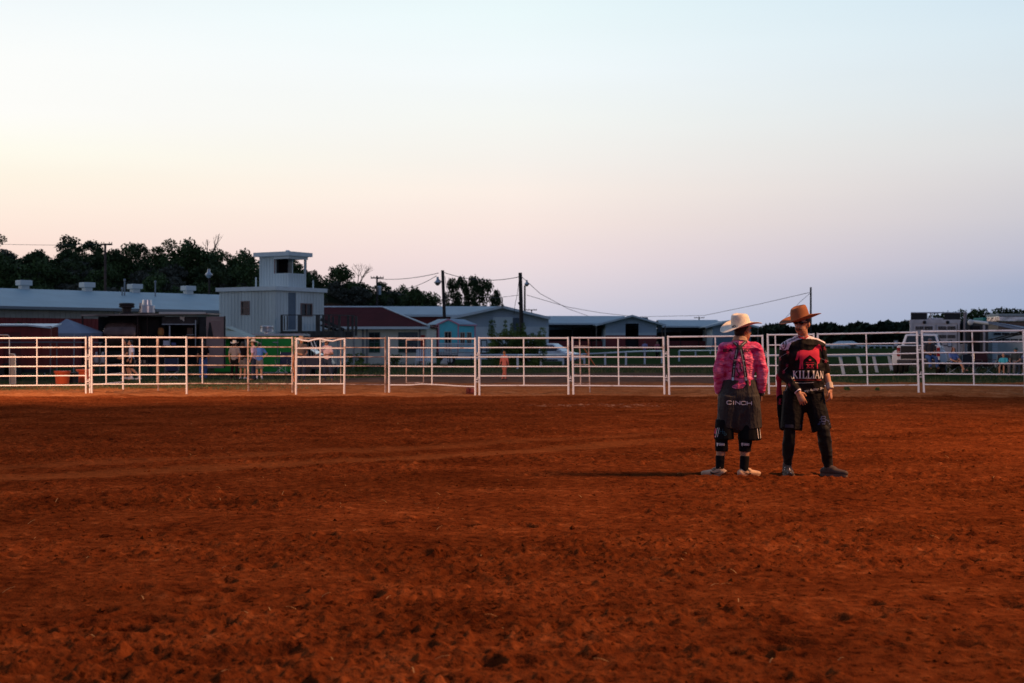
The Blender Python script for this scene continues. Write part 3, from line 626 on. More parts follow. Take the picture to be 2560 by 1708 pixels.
# ------------------------------------------------------------------ utility poles and wires
def pole(px, ytop, Y, label, wd=.16, arm=None, lean=0, lamp=None, transf=None, name='utility_pole', cat='utility pole', ybase=None, m_=None):
    pm = m_ or POLEM
    X = gx(px, Y); z0 = float(gz(X, Y)); top = at(px, ytop, Y)
    r = T(name, label, cat, (X+lean, Y, z0))
    MB().tube([(X+lean, Y, z0-.3), top], [wd*.62, wd*.5], 8).build('pole', pm, r, True)
    if arm:
        a, b, dz = arm; A = at(a, ytop, Y)+V((0, -.1, -dz)); B = at(b, ytop, Y)+V((0, -.1, -dz)); m = MB(); m.obox(A, B-A, (0, .12, 0), (0, 0, .14))
        for t in (.03, .25, .75, .97): m.tube([A+(B-A)*t+V((0, 0, .1)), A+(B-A)*t+V((0, 0, .28))], .035, 6)
        m.build('crossarm', pm, r)
    if lamp:
        lx, ly = lamp; c = at(lx, ly, Y-.1); m = MB(); m.lathe(c, [(.10, .5), (.12, .25), (.3, .05), (.3, 0), (.12, -.22), (.02, -.26)], 12); m.build('lamp_head', GALV, r, True)
        MB().tube([c+V((0, 0, .35)), at((lx+px)/2, ly-6, Y), at(px, ly+2, Y)], .03, 6).build('lamp_arm', GALV, r, True)
    if transf:
        c = at(transf[0], transf[1], Y-.3); MB().lathe(c, [(.2, -.5), (.24, -.45), (.24, .4), (.15, .5)], 12).build('transformer', GALV, r, True)
    return r
pole(263, 609, 121, 'dark wooden utility pole with a crossarm on the wooded hill at the left', .2, arm=(254, 281, .15), m_=mat('brown_pole_wood', (.09, .055, .045), .9, 0, var=.2))
pole(523, 692, 116, 'short dark pole with a bluish lamp in front of the hill, left of the tower', .16, lamp=(522, 688), name='lamp_pole', cat='lamp pole')
pole(942.5, 690, 160, 'wooden utility pole with crossarm and transformer at the right end of the hill', .2, arm=(927, 959, .3), transf=(948, 726))
pole(1106.5, 676, 122, 'leaning wooden utility pole with a lamp, behind the teal playhouse', .26, lean=.32, lamp=(1094, 707))
pole(1172.5, 728, 230, 'distant T shaped utility pole above the long roof of the blue barn', .22, arm=(1158, 1190, .2))
pole(1300.5, 682, 118, 'thick dark utility pole in front of the blue barn door', .3, lean=.2)
pole(1312, 714, 165, 'thin pole with a small lamp just right of the thick dark pole', .2, lamp=(1317, 711), name='lamp_pole', cat='lamp pole')
pole(1329, 774, 250, 'distant T shaped utility pole over the right roof slope of the blue barn', .2, arm=(1315, 1342, .15))
pole(1747.7, 792, 300, 'far off T shaped utility pole over the stable roofs', .25, arm=(1735, 1761, .3))
pole(2027, 718, 135, 'tall thin dark utility pole standing right behind the brown hat', .17)
m = MB(); m.tube([at(1300.6, 760, 117.6), at(1297, 762, 117.6)], .2, 6); m.build('insulator', BLACKM, bpy.data.objects['utility_pole.004'], True) if 'utility_pole.004' in bpy.data.objects else None
def wire(pts, label, r=.018, sag=0):
    P = [V(p) for p in pts]; out = []
    if len(P) == 2:
        for k in range(17): t = k/16; q = P[0]+(P[1]-P[0])*t; q.z -= sag*4*t*(1-t); out.append(q)
    else: out = P
    m = MB(); off = sum(out, V((0, 0, 0)))/len(out)
    m.tube(out, r, 5); tag(m.build('power_line', WIRE, None, True, loc=tuple(out[0])), label, 'power line', 'power lines')
def wires():
    w = MATS
    wire([at(1106, 680, 122), at(1300, 692, 118)], 'sagging power line between the lamp pole and the thick dark pole', .028, .48)
    wire([at(1096, 683, 122), at(942, 697, 160)], 'upper power line from the lamp pole to the transformer pole', .03, .25)
    wire([at(1091, 690, 122), at(1010, 722, 155)], 'lower power line from the lamp pole to the trees', .028, .2)
    wire([at(1302, 690, 118), at(1350, 734, 150), at(1420, 772, 190), at(1470, 790, 205)], 'power line dropping from the thick dark pole to the stable roof', .03)
    wire([at(1317, 738, 165), at(1420, 768, 175), at(1500, 782, 185), at(1580, 791, 205)], 'power line from the small lamp pole to the middle gable', .03)
    wire([at(1600, 792, 205), at(1760, 789, 180), at(1900, 760, 150), at(2026, 731, 135)], 'long power line rising to the tall thin pole', .026)
    wire([at(2026, 733, 135), at(2000, 755, 130), at(1960, 800, 125)], 'guy wire running down from the tall thin pole behind the brown hat', .02)
    wire([at(1298, 694, 118), at(1294, 730, 118), at(1287, 765, 120), at(1285, 785, 122)], 'loose cable hanging left of the thick dark pole', .02)
    wire([at(1190, 740, 122), at(1240, 745, 118), at(1298, 738, 118)], 'faint power line crossing left of the thick dark pole', .018)
    wire([at(0, 611, 150), at(130, 613, 150), at(255, 611, 150)], 'faint power line at the left edge above the hill trees', .02)
    wire([at(1112, 690, 121.9), at(1116, 718, 121.9), at(1121, 735, 121.9), at(1112, 748, 121.9)], 'looped drop cable on the pole behind the playhouse', .022)
wires()
# ------------------------------------------------------------------ trees
def leaf_mat(name, c1, c2):
    m = mat(name, c1, .8, 0, col2=c2, vs=.9, spec=.2, detail=6)
    b = m.node_tree.nodes['Principled BSDF']
    return m
LEAF = [leaf_mat('dark_oak_leaves', (.022, .038, .014), (.080, .11, .038)), leaf_mat('green_oak_leaves', (.026, .048, .015), (.10, .15, .045)), leaf_mat('grey_brush', (.05, .055, .04), (.14, .138, .10)), leaf_mat('olive_leaves', (.040, .070, .018), (.16, .23, .05))]
BARK = mat('dark_bark', (.05, .040, .033), .9, var=.3, vs=6)
def leaves(name, clumps, per, size, m, parent, seed, flat=.75):
    rg = np.random.default_rng(seed); C_ = []; Rr = []
    for c, rad in clumps:
        k = max(8, int(per*rad**2.2)); d = rg.normal(size=(k, 3)); d /= np.linalg.norm(d, axis=1)[:, None]
        rr = rad*rg.random(k)**.42; C_.append(np.array(c)[None]+d*rr[:, None]*np.array([1, 1, flat]))
    P = np.concatenate(C_); k = len(P)
    a = rg.normal(size=(k, 3)); a /= np.linalg.norm(a, axis=1)[:, None]; b = np.cross(a, rg.normal(size=(k, 3))); b /= np.linalg.norm(b, axis=1)[:, None]
    s = size*(.55+.9*rg.random(k))[:, None]
    v = np.stack([P-a*s*.5, P+b*s*.33, P+a*s*.5, P-b*s*.33], 1).reshape(-1, 3)
    f = np.arange(4*k).reshape(-1, 4)
    me = bpy.data.meshes.new(name); me.from_pydata(v.tolist(), [], f.tolist()); me.materials.append(m)
    return link(name, me, None, parent)
def tree_proto(seed, h, w, m, trunk=True, per=150, size=.3, n=26, name='oak_tree', low=.25, label='', group=''):
    rg = random.Random(seed); r = T(name, label, 'tree', (0, 0, 0), group, local=True)
    cl = []
    for i in range(n):
        a = rg.uniform(0, 2*math.pi); q = rg.random()**.55; zz = low+(1-low)*rg.random()
        prof = math.sin(math.pi*min(1, max(.06, (zz-low*.6)/(1.06-low*.6))))**.6
        rad = rg.uniform(.10, .2)*w
        cl.append(((math.cos(a)*q*w*.42*prof, math.sin(a)*q*w*.42*prof, zz*h*.92), rad))
    t = MB(); top = V((rg.uniform(-.3, .3), rg.uniform(-.3, .3), h*.5)); mid_ = V((rg.uniform(-.2, .2), 0, h*.25))
    t.tube([(0, 0, -.4), mid_, top], [.05*w*.45, .035*w*.45, .02*w*.4], 7)
    for c, rad in cl[:14]:
        c = V(c); s = mid_.lerp(top, rg.random()); t.tube([s, s.lerp(c, .55)+V((0, 0, -.1)), c], [.045, .03, .012], 5)
    t.build('trunk', BARK, r, True)
    leaves('crown', cl, per, size, m, r, seed)
    return r
protos = [tree_proto(11, 5.6, 6.4, LEAF[0], n=34, low=.12), tree_proto(12, 6.2, 5.4, LEAF[1], n=32, low=.1, per=190), tree_proto(13, 4.6, 6.0, LEAF[1], n=28, low=.08), tree_proto(14, 5.0, 4.4, LEAF[0], n=18, per=190), tree_proto(15, 2.6, 4.2, LEAF[2], n=24, low=.05, per=190, size=.26), tree_proto(16, 3.0, 4.6, LEAF[0], n=26, low=.05, per=200)]
TL = {'big': 'large dark oak standing out against the sky on the hill ridge', 'ridge': 'dark oak on the hill ridge behind the buildings', 'slope': 'dark green scrub oak on the hill slope', 'brush': 'low greyish brush on the hill slope', 'right': 'dark round tree behind the horse trailer at the right', 'mid': 'dark tree above the long roof of the blue barn'}
used = set()
def zone(px): return next(z for a, z in ((60, 'at the left edge behind the first roof vent'), (190, 'behind the long roof, left of the second vent'), (300, 'around the left utility pole'), (420, 'above the smoker and the third vent'), (530, 'above the fourth roof vent and the lamp pole'), (660, 'just left of the lookout tower'), (800, 'just right of the lookout tower'), (900, 'above the maroon roof, near the bare tree'), (1e9, 'at the low right end of the hill')) if px < a)
def put(k, px, Y, sc, lab, grp, name=None, zoff=0, sx=1):
    p = protos[k]; X = gx(px, Y); loc = (X, Y, float(gz(X, Y))-.15+zoff); rz = random.uniform(0, 6.28)
    s = (sc*sx, sc*sx, sc)
    if k in used: r = dup(p, loc, rz, s)
    else: used.add(k); r = p; r.location = loc; r.rotation_euler = (0, 0, rz); r.scale = s
    r['label'] = lab; r['group'] = grp; return r
# single ridge trees with their own outline (photo column, crown top row, width px)
big = [(-12, 586, 92, 1, 'airy oak at the very left edge of the photo, on the ridge'), (172, 584, 90, 3, 'tall airy oak on the ridge, left of the utility pole, its left half'), (222, 600, 100, 0, 'broad dark oak on the ridge touching the utility pole'),
       (345, 606, 95, 0, 'broad dark oak on the ridge, right of the utility pole'), (412, 597, 100, 1, 'tallest dark oak on the ridge between the utility pole and the tower'), (470, 618, 80, 3, 'airy oak on the ridge left of the dead tree top'),
       (520, 640, 74, 2, 'low dark oak on the ridge above the lamp pole'), (575, 630, 70, 1, 'round dark oak on the ridge just left of the lookout'), (618, 640, 78, 2, 'dark oak on the ridge touching the left side of the lookout'), (738, 645, 62, 1, 'dark oak seen through the lookout opening'),
       (784, 672, 44, 3, 'small airy tree just right of the lookout'), (834, 664, 60, 3, 'dark oak on the ridge between the lookout and the bare tree'), (960, 705, 56, 1, 'dark oak behind the transformer pole'), (1000, 712, 60, 2, 'dark oak right of the transformer pole'),
       (1045, 722, 50, 3, 'small loose tree on the descending ridge'), (1118, 752, 34, 3, 'small low tree left of the clump above the blue barn'), (1080, 738, 46, 2, 'last low oak of the ridge, left of the lamp pole with the lean')]
for px, yt, wpx, k, lab in big:
    y0_ = 124+44*float(sst(640, 900, px)); Y = y0_+43; top = H+(HZ-yt)*Y/F; X = gx(px, Y); g = float(gz(X, Y)); hh = top-g
    p = protos[k]; ph = (5.6, 6.2, 4.6, 5.0)[k]; pw = (6.4, 5.4, 6.0, 4.4)[k]; sc = max(.5, hh/ph); wm = wpx*Y/F
    r = put(k, px, Y, sc, lab, 'trees on the hill ridge', sx=wm/(pw*sc))
rg = random.Random(5)
for i in range(70):
    px = -60 + i*17 + rg.uniform(-10, 10)
    if px > 1110: break
    Y = 124+44*float(sst(640, 900, px)) + rg.uniform(38, 48); put(rg.choice((4, 5, 5, 3)), px, Y, rg.uniform(.45, .7), 'dark oak on the ridge '+zone(px), 'scrub oaks on the hill ridge')
for i in range(170):
    px = rg.uniform(-80, 1060); t = rg.random()
    Y = 124+44*float(sst(640, 900, px)) + 8+t*30
    if 800 < px < 905 and t < .6: continue
    k = rg.choice((4, 4, 5, 5, 2)); put(k, px, Y, rg.uniform(.7, 1.1), ('low greyish brush on the slope ' if k == 4 else 'dark green scrub oak on the slope ')+zone(px), 'grey brush on the hill slope' if k == 4 else 'scrub oaks on the hill slope')
TLM = {1130: 'low dark tree above the blue barn roof, leftmost of its clump', 1150: 'dark tree above the blue barn roof, left of the T shaped pole', 1182: 'dark tree touching the T shaped pole above the blue barn', 1212: 'tallest dark tree above the blue barn roof', 1240: 'low dark tree above the blue barn ridge, rightmost of its clump'}
for px, yt, w in ((1150, 748, 46), (1182, 738, 60), (1212, 735, 62), (1240, 752, 36), (1130, 758, 40)):
    Y = 205; top = H+(HZ-yt)*Y/F; put(0, px, Y, .92*(top-1.1)/5.6, TLM[px], 'trees behind the blue barn', sx=1.35*w*Y/F/(6.4*(top-1.1)/5.6))
# bare tree
def bare(px, ybase, ytop, Y, seed, label, wid):
    r = T('bare_tree', label, 'tree', G(px, Y)); rg = random.Random(seed); m = MB(); b = at(px, ybase, Y); hh = (ybase-ytop)*Y/F
    def br(p, d, l, rad, dep):
        q = p+d*l; m.tube([p, p.lerp(q, .5)+V((rg.uniform(-.1, .1), 0, .03))*l*.4, q], [rad, rad*.8, rad*.55], 5)
        if dep > 0:
            for _ in range(3 if dep > 1 else 2):
                nd = (d+V((rg.uniform(-.9, .9)*wid, rg.uniform(-.5, .5), rg.uniform(-.05, .5)))).normalized(); br(q, nd, l*rg.uniform(.55, .8), rad*.55, dep-1)
    br(b-V((0, 0, 1)), V((0, 0, 1)), hh*.33+1, .16, 4); m.build('trunk', BARK, r, True)
bare(895, 738, 678, 209, 3, 'leafless tree with spreading twigs on the hill, right of the lookout', 1.0)
bare(527, 660, 622, 174, 8, 'leafless tree top on the hill ridge left of the lookout', .6)
# right hand trees
RL = {2330: 'dark tree top seen between the two black roof boxes', 2372: 'dark tree directly behind the right black roof box', 2408: 'dark tree behind the tall pipe of the horse trailer', 2448: 'dark tree left of the teal canopy top', 2482: 'dark tree above the teal canopy top', 2510: 'taller airy tree above the shiny trailer roof', 2545: 'dark tree above the shiny trailer at the right edge', 2590: 'dark tree cut by the right edge of the photo'}
for px, yt, w, k in ((2372, 778, 56, 0), (2408, 774, 66, 1), (2448, 770, 70, 0), (2482, 772, 60, 1), (2510, 763, 66, 3), (2545, 770, 70, 0), (2590, 774, 70, 1), (2330, 782, 50, 1)):
    Y = 150; top = H+(HZ-yt)*Y/F; X = gx(px, Y); g = float(gz(X, Y)); ph = (5.6, 6.2, 4.6, 5.0)[k]; pw = (6.4, 5.4, 6.0, 4.4)[k]; sc = (top-g)/ph
    put(k, px, Y, sc, RL[px], 'trees behind the horse trailer', sx=max(.8, 1.5*w*Y/F/(pw*sc)))
# far wood: one dark mass along the horizon, right half
def far_wood():
    rg = np.random.default_rng(3); cl = []
    xs = [1500, 1880, 1905, 1940, 2000, 2050, 2090, 2125, 2150, 2180, 2200, 2225, 2262, 2300, 2420, 2700, 3200]
    ys = [818, 816, 810, 806, 808, 804, 807, 808, 802, 808, 801, 799, 795, 797, 795, 796, 800]
    for i in range(430):
        px = rg.uniform(1620, 3000); Y = rg.uniform(330, 420); t = rg.random()
        yt = np.interp(px, xs, ys)+3*math.sin(px*.09)+rg.uniform(-1, 2); top = H+(HZ-yt)*Y/F
        rad = rg.uniform(2.2, 3.8); z = 1.0+rad*.5+(top-rad*1.5-1.0)*(1-t*t*.9)
        cl.append(((gx(px, Y), Y, z), rad))
    o = leaves('far_wood', cl, 26, 1.5, mat('far_leaves', (.014, .024, .014), .85, col2=(.04, .055, .028), vs=.12, spec=.1), None, 4, .8)
    tag(o, 'dark wood along the horizon behind the track', 'wood', kind='stuff')
    m = MB(); pts = [(px, H+(HZ-np.interp(px, xs, ys)-11)*425/F) for px in range(1400, 3300, 40)]
    for (a, za), (b, zb) in zip(pts[:-1], pts[1:]): m.slab([(gx(a, 425), 425, 0), (gx(b, 425), 425, 0), (gx(b, 425), 425, zb), (gx(a, 425), 425, za)], 30)
    h = m.build('hills', mat('far_hill', (.012, .018, .011), .95, var=.3, vs=.05), None); tag(h, kind='structure')
far_wood()
# hedge bushes in front of the blue barn
def bush(px, Y, w, h, label, k=3, per=2300, size=.10, spikes=0, seed=1, name='bush', grp=None, base=None, cat='bush'):
    rg = random.Random(seed); X = gx(px, Y); r = T(name, label, cat, (X, Y, float(gz(X, Y))), grp, local=True); cl = []
    for i in range(34):
        a = rg.uniform(0, 6.28); q = rg.random()**.5; zz = rg.random(); cl.append(((math.cos(a)*q*w*.42, math.sin(a)*q*w*.35, min(.1, h*.15)+zz*h*.78*(1-.25*q)), w*rg.uniform(.12, .19)))
    for i in range(spikes):
        x = rg.uniform(-.42, .42)*w
        for j in range(5): cl.append(((x+rg.uniform(-.05, .05), 0, h*(.6+.085*j)), w*.085*(1-.13*j)+.05))
    m = MB()
    for i in range(7): a = rg.uniform(0, 6.28); m.tube([(0, 0, -.1), (math.cos(a)*w*.3, math.sin(a)*w*.2, h*.6)], [.04, .015], 5)
    m.build('stems', BARK, r, True); leaves('foliage', cl, per, size, LEAF[k], r, seed, .9); return r
bush(1262, 97, 2.3, 3.3, 'tall pointed dark green bush, left one of the row before the blue barn', 3, seed=2, spikes=3)
bush(1304, 98, 2.5, 3.1, 'dark green pointed bush in the middle of the row, below the thick pole', 3, seed=3, spikes=3)
bush(1333, 97, 2.0, 2.8, 'dark green pointed bush, right one of the row beside the white car', 3, seed=4, spikes=2)
bush(35, 74, 1.25, 3.6, 'dark round bush top showing above the red trailer', 0, seed=6, per=700, size=.14)
bush(905, 80, 1.0, .55, 'low dark green shrub on the grass before the cream building', 3, seed=7, per=900, size=.1)
bush(888, 108, 1.6, 1.1, 'weedy plant growing at the foot of the cream wall', 3, seed=8, per=300, size=.14)
bush(987, 108, 1.4, 1.0, 'weedy plant at the wall left of the white lawn chairs', 3, seed=9, per=300, size=.14)
bush(500, 88, 2.2, 4.6, 'green leafy branches left of the tower building wall', 3, seed=10, per=90, size=.2)
bush(2117, 40.6, .16, .17, 'small green weed tuft in the bank, the left of two', 3, seed=12, per=9000, size=.05, name='weed', grp='weed tufts in the bank', cat='weed')
bush(2193, 40.8, .14, .10, 'small green weed tuft in the bank, the right of two', 3, seed=13, per=9000, size=.04, name='weed', grp='weed tufts in the bank', cat='weed')
# ------------------------------------------------------------------ racetrack rails (white board rail on posts)
def rail_run(pts, label, leanx=0, r=.06, m=WHITE, w=.14):
    A = pts[0]; root = T('track_rail', label, 'track rail', at(A[0], A[2], A[3]), 'white racetrack rails')
    q = MB(); q.tube([at(p[0], p[1], p[3]) for p in pts], r, 8); q.build('rail', m, root, True)
    for (px, yt, yb, Y, has) in [p if len(p) == 5 else (*p, 1) for p in pts]:
        if has: q = MB(); a = at(px+leanx*(yb-yt)/40., yb+2, Y); b = at(px, yt, Y); q.obox(a-V((w/2, 0, 0)), (w, 0, 0), (0, .1, 0), b-a); q.build('post', m, root)
rail_run([(1200, 888, 923, 89), (1294, 888, 923, 90), (1352, 887.5, 918, 97), (1408, 887, 913, 107), (1461, 885.5, 912, 109), (1513, 883, 912, 109), (1565, 880, 913, 108), (1612, 878.5, 909, 112), (1655, 878, 907, 118)], 'white board rail running in front of the bushes, white car and stable')
rail_run([(1698, 877, 904, 132), (1739, 877, 898, 150), (1776, 876.5, 896, 160), (1815, 876, 893, 170), (1860, 875.5, 890, 185)], 'farther white rail behind the man in the pink shirt')
rail_run([(1880, 889.5, 942, 66, 0), (2100, 889.5, 936, 73), (2144, 888.5, 933, 75), (2184, 888.5, 929, 78), (2222, 888, 925, 83), (2290, 888, 921, 88)], 'white rail on slanting posts between the brown hat man and the truck', leanx=9, w=.15)
rail_run([(1985+k*15.5, 865, 882.5, 210+k*2) for k in range(17)], 'far white rail with many posts across the track infield', r=.1, w=.22)
r = T('track_shelter', 'low pale shelter with a bluish roof far across the track', 'shelter', G(2115, 230))
m = MB(); m.slab([at(2078, 860, 228), at(2150, 860, 228), at(2132, 853, 236), at(2096, 853, 236)], .2); m.build('roof', mat('bluish_roof', (.20, .30, .38), .6), r)
m = MB()
for px in (2082, 2100, 2118, 2136): m.obox(at(px, 880, 229), (.3, 0, 0), (0, .3, 0), (0, 0, 1.4))
m.build('column', WHITE, r)
m = MB(); m.obox(at(2078, 881, 231), (4.6, 0, 0), (0, .1, 0), (0, 0, .9)); m.build('wall', BLUEW, r)
# ------------------------------------------------------------------ teal playhouse on a flatbed trailer
Yp = 108
r = T('flatbed_trailer', 'long black flatbed trailer carrying the teal playhouse', 'trailer', G(1160, Yp))
m = MB(); zf = H+(HZ-880)*Yp/F; m.obox(V((gx(1090, Yp), Yp-.4, zf-.18)), (gx(1236, Yp)-gx(1090, Yp), 0, 0), (0, 2.6, 0), (0, 0, .14)); m.obox(V((gx(1090, Yp), Yp-.45, zf-.34)), (4.4, 0, 0), (0, .1, 0), (0, 0, .12))
for px in (1100, 1140, 1178, 1215): m.obox(V((gx(px, Yp), Yp-.42, zf-.5)), (.12, 0, 0), (0, .1, 0), (0, 0, .4))
m.build('bed', BLACKM, r)
for px in (1113, 1126):
    c = V((gx(px, Yp), Yp-.25, zf-.62)); w = MB().lathe(c, [(.05, -.1), (.36, -.1), (.39, -.04), (.39, .08), (.05, .08)], 18, (0, -1, 0)).build('wheel', RUBBER, r, True)
    MB().lathe(c-V((0, .11, 0)), [(.2, 0), (.16, .02), (.04, .02)], 12, (0, -1, 0)).build('rim', WHITE, w, True)
m = MB(); 
for px in (1125, 1178, 1238): m.tube([at(px, 888, Yp-.6), at(px, 926, Yp-.6)], .05, 6)
m.tube([at(1203, 851, Yp), at(1203, 882, Yp)], .04, 6); m.tube([at(1217, 851, Yp), at(1217, 882, Yp)], .04, 6); m.tube([at(1203, 851, Yp), at(1217, 851, Yp)], .04, 6)
m.tube([at(1203, 875, Yp-.3), at(1236, 876, Yp-.3), at(1238, 884, Yp-.3)], .05, 6); m.build('stake_frame', BLACKM, r, True)
m = MB(); m.lathe(at(1110, 909, Yp-1.2), [(.02, -.3), (.2, -.22), (.3, 0), (.2, .22), (.02, .3)], 14)
r = T('white_tank', 'small white round tank below the front of the flatbed trailer', 'tank', at(1110, 920, Yp-1.2)); m.build('tank_shell', mat('cream_tank', (.5, .45, .38), .5), r, True)
m = MB(); m.tube([at(1110, 914, Yp-1.2), at(1110, 924, Yp-1.2)], .08, 8); m.build('stand', BLACKM, r)
TEAL = mat('teal_paint', (.12, .62, .70), .55, var=.06, vs=3); PINK = mat('pink_trim', (.62, .27, .36), .6)
r = T('playhouse', 'small teal playhouse with pink trim and a striped porch rail, on the flatbed', 'playhouse', V((gx(1140, Yp), Yp, zf)))
zt_ = H+(HZ-812)*Yp/F; zpk = H+(HZ-799)*Yp/F
a, b, c = V((gx(1097, Yp), Yp, 0)), V((gx(1146, Yp), Yp-.3, 0)), V((gx(1187, Yp), Yp+.7, 0))
m = MB(); wall(m, a, b, zf, zt_, rib=0, openings=[(.5, .95, zf+.0, zf+1.5)]); wall(m, b, c, zf, zt_, rib=0, openings=[(.22, .55, zf+.55, zf+1.45), (.85, 1.18, zf+.55, zf+1.45)])
wall(m, c, c+V((-1.4, 1.5, 0)), zf, zt_, rib=0); pk = (a+b)/2
m.slab([a+V((0, 0, zt_)), b+V((0, 0, zt_)), pk+V((0, 0, zpk-.08))], .05)
m.build('wall', TEAL, r)
m = MB()
for p in (a, b, c): m.obox(p+V((-.05, -.05, zf)), (.1, 0, 0), (0, .1, 0), (0, 0, zt_-zf))
m.slab([a+V((-.2, -.1, zt_-.08)), pk+V((0, -.12, zpk-.06)), pk+V((0, -.12, zpk+.06)), a+V((-.2, -.1, zt_+.04))], .06)
m.slab([pk+V((0, -.12, zpk-.06)), b+V((.1, -.14, zt_-.08)), b+V((.1, -.14, zt_+.04)), pk+V((0, -.12, zpk+.06))], .06)
m.obox(b+V((0, -.12, zt_-.08)), c-b+V((.15, 0, 0)), (0, .06, 0), (0, 0, .1)); m.build('trim', PINK, r)
m = MB(); bk = V((-.9, 1.6, 0)); m.slab([pk+V((0, -.1, zpk+.04)), b+V((.12, -.1, zt_+.02)), c+V((.2, -.05, zt_+.02)), pk+(c-b)*.9+V((0, .2, zpk+.04))], .04); m.slab([a+V((-.2, -.1, zt_+.02)), pk+V((0, -.1, zpk+.05)), pk+bk+V((0, 0, zpk+.05)), a+bk+V((-.2, 0, zt_+.02))], .04); m.build('roof', ROOFM, r)
window(r, b, c, .22, .55, zf+.55, zf+1.45, frame=mat('cream_frame', (.5, .42, .33), .6), panes=(2, 1), fw=.05); window(r, b, c, .85, 1.18, zf+.55, zf+1.45, frame=MATS['cream_frame'], panes=(2, 1), fw=.05)
window(r, a, b, .5, .95, zf+.02, zf+1.5, frame=MATS['cream_frame'], panes=(2, 1), fw=.05)
m = MB(); zr_ = H+(HZ-848)*Yp/F-.12
for k in range(12): px = 1098+k*3.9; m.obox(V((gx(px, Yp-.6), Yp-.6, zf-.25)), (.06, 0, 0), (0, .04, 0), (0, 0, zr_-zf))
for k in range(16): px = 1146+k*2.6; m.obox(V((gx(px, Yp-.6), Yp-.6, zf-.05)), (.035, 0, 0), (0, .04, 0), (0, 0, zr_-zf-.2))
m.obox(V((gx(1097, Yp-.6), Yp-.6, zr_-.25)), (gx(1187, Yp)-gx(1097, Yp), 0, 0), (0, .05, 0), (0, 0, .07)); m.obox(V((gx(1145, Yp-.6), Yp-.62, zf-.3)), (1.3, 0, 0), (0, .05, 0), (0, 0, .22)); m.build('porch_rail', WHITE, r)
# white lawn chairs
for px, lab in ((1050, 'white slatted lawn chair by the red door, the nearer one'), (1068, 'white slatted lawn chair by the red door, the right one')):
    Yc = 103; r = T('lawn_chair', lab, 'chair', G(px, Yc), 'white lawn chairs'); o = V((gx(px, Yc), Yc, 0)); m = MB(); m.obox(o+V((-.3, 0, .35)), (.6, 0, 0), (0, .5, 0), (0, 0, .04)); m.build('seat', WHITE, r)
    m = MB()
    for k in range(5): m.obox(o+V((-.3+k*.13, .45, .35)), (.08, 0, 0), (0, .03, 0), (0, .2, .85))
    m.build('backrest', WHITE, r)
    for sx in (-.34, .3):
        m = MB(); m.obox(o+V((sx, -.05, 0)), (.05, 0, 0), (0, .06, 0), (0, 0, .58)); m.obox(o+V((sx, .45, 0)), (.05, 0, 0), (0, .06, 0), (0, 0, .58)); m.obox(o+V((sx-.03, -.1, .58)), (.11, 0, 0), (0, .65, 0), (0, 0, .03)); m.build('leg', WHITE, r)
# ------------------------------------------------------------------ left side: red trailer, canopy, barrel smoker trailer, green trailer
r = T('red_trailer', 'dark red box trailer with a pale roof at the left edge', 'trailer', G(60, 60))
A = V((gx(-60, 60), 60, 0)); B = V((gx(127, 60), 60, 0)); zt_ = H+(HZ-806)*60/F
RT = mat('dark_red_box', (.17, .010, .007), .5, 0, var=.2, vs=2)
m = MB(); wall(m, A, B, .45, zt_-.16, rib=.02, sp=.6, openings=[((gx(8, 60)-A.x), (gx(52, 60)-A.x), .6, 2.0)]); wall(m, B, B+V((-.72, 3.2, 0)), .45, zt_-.16, rib=.02); wall(m, B+V((-.72, 3.2, 0)), A+V((0, 3.2, 0)), .45, zt_-.16, rib=0); m.build('body', RT, r)
m = MB(); m.slab([A+V((-.1, -.15, zt_-.1)), V((gx(72, 60), 59.85, zt_-.1)), V((gx(129, 60), 59.85, zt_-.2)), B+V((-.62, 3.4, zt_)), A+V((0, 3.4, zt_))], .06); m.build('roof', mat('pale_roof', (.55, .66, .72), .45), r)
MB().obox(V((gx(8, 60), 60.04, .6)), (gx(52, 60)-gx(8, 60), 0, 0), (0, .04, 0), (0, 0, 1.4)).build('door', mat('red_door_dark', (.10, .008, .006), .5), r)
m = MB(); m.obox(A+V((0, -.06, .3)), B-A, (0, .1, 0), (0, 0, .16)); m.build('chassis', BLACKM, r)
for px in (20, 36): c = V((gx(px, 60), 59.9, .36)); MB().lathe(c, [(.05, -.1), (.33, -.1), (.36, -.04), (.36, .1), (.05, .1)], 16, (0, -1, 0)).build('wheel', RUBBER, r, True)
# pipe rail and mesh walk gate
r = T('pipe_rail', 'thin grey pipe rail behind the fence before the red trailer', 'rail', G(130, 57)); m = MB(); m.tube([at(-40, 857, 57), at(130, 856, 57.5), at(256, 857, 58)], .028, 6)
for px in (-20, 126, 142, 250): m.tube([at(px, 856, 57.5), at(px, 942, 57.5)], .025, 6)
m.build('pipe', mat('grey_pipe', (.13, .14, .16), .5, .4), r, True)
r = T('mesh_gate', 'narrow stepped grey tube gate with mesh at the left edge', 'gate', at(30, 960, 50)); m = MB()
m.tube([at(-20, 838, 50), at(20, 838, 50), at(23, 842, 50), at(23.5, 885, 50), at(36, 886, 50), at(38, 890, 50), at(38.8, 960, 50)], .022, 6); m.tube([at(23.5, 885, 50), at(24.5, 960, 50)], .02, 6); m.tube([at(24, 960, 50), at(39, 960, 50)], .02, 6)
m.build('tube_frame', GALV, r, True); MB().slab([at(24.5, 887, 50.02), at(38, 887, 50.02), at(38.7, 959, 50.02), at(24.7, 959, 50.02)], .006).build('mesh', mat('grey_mesh', (.20, .19, .22), .6, alpha=.6), r)
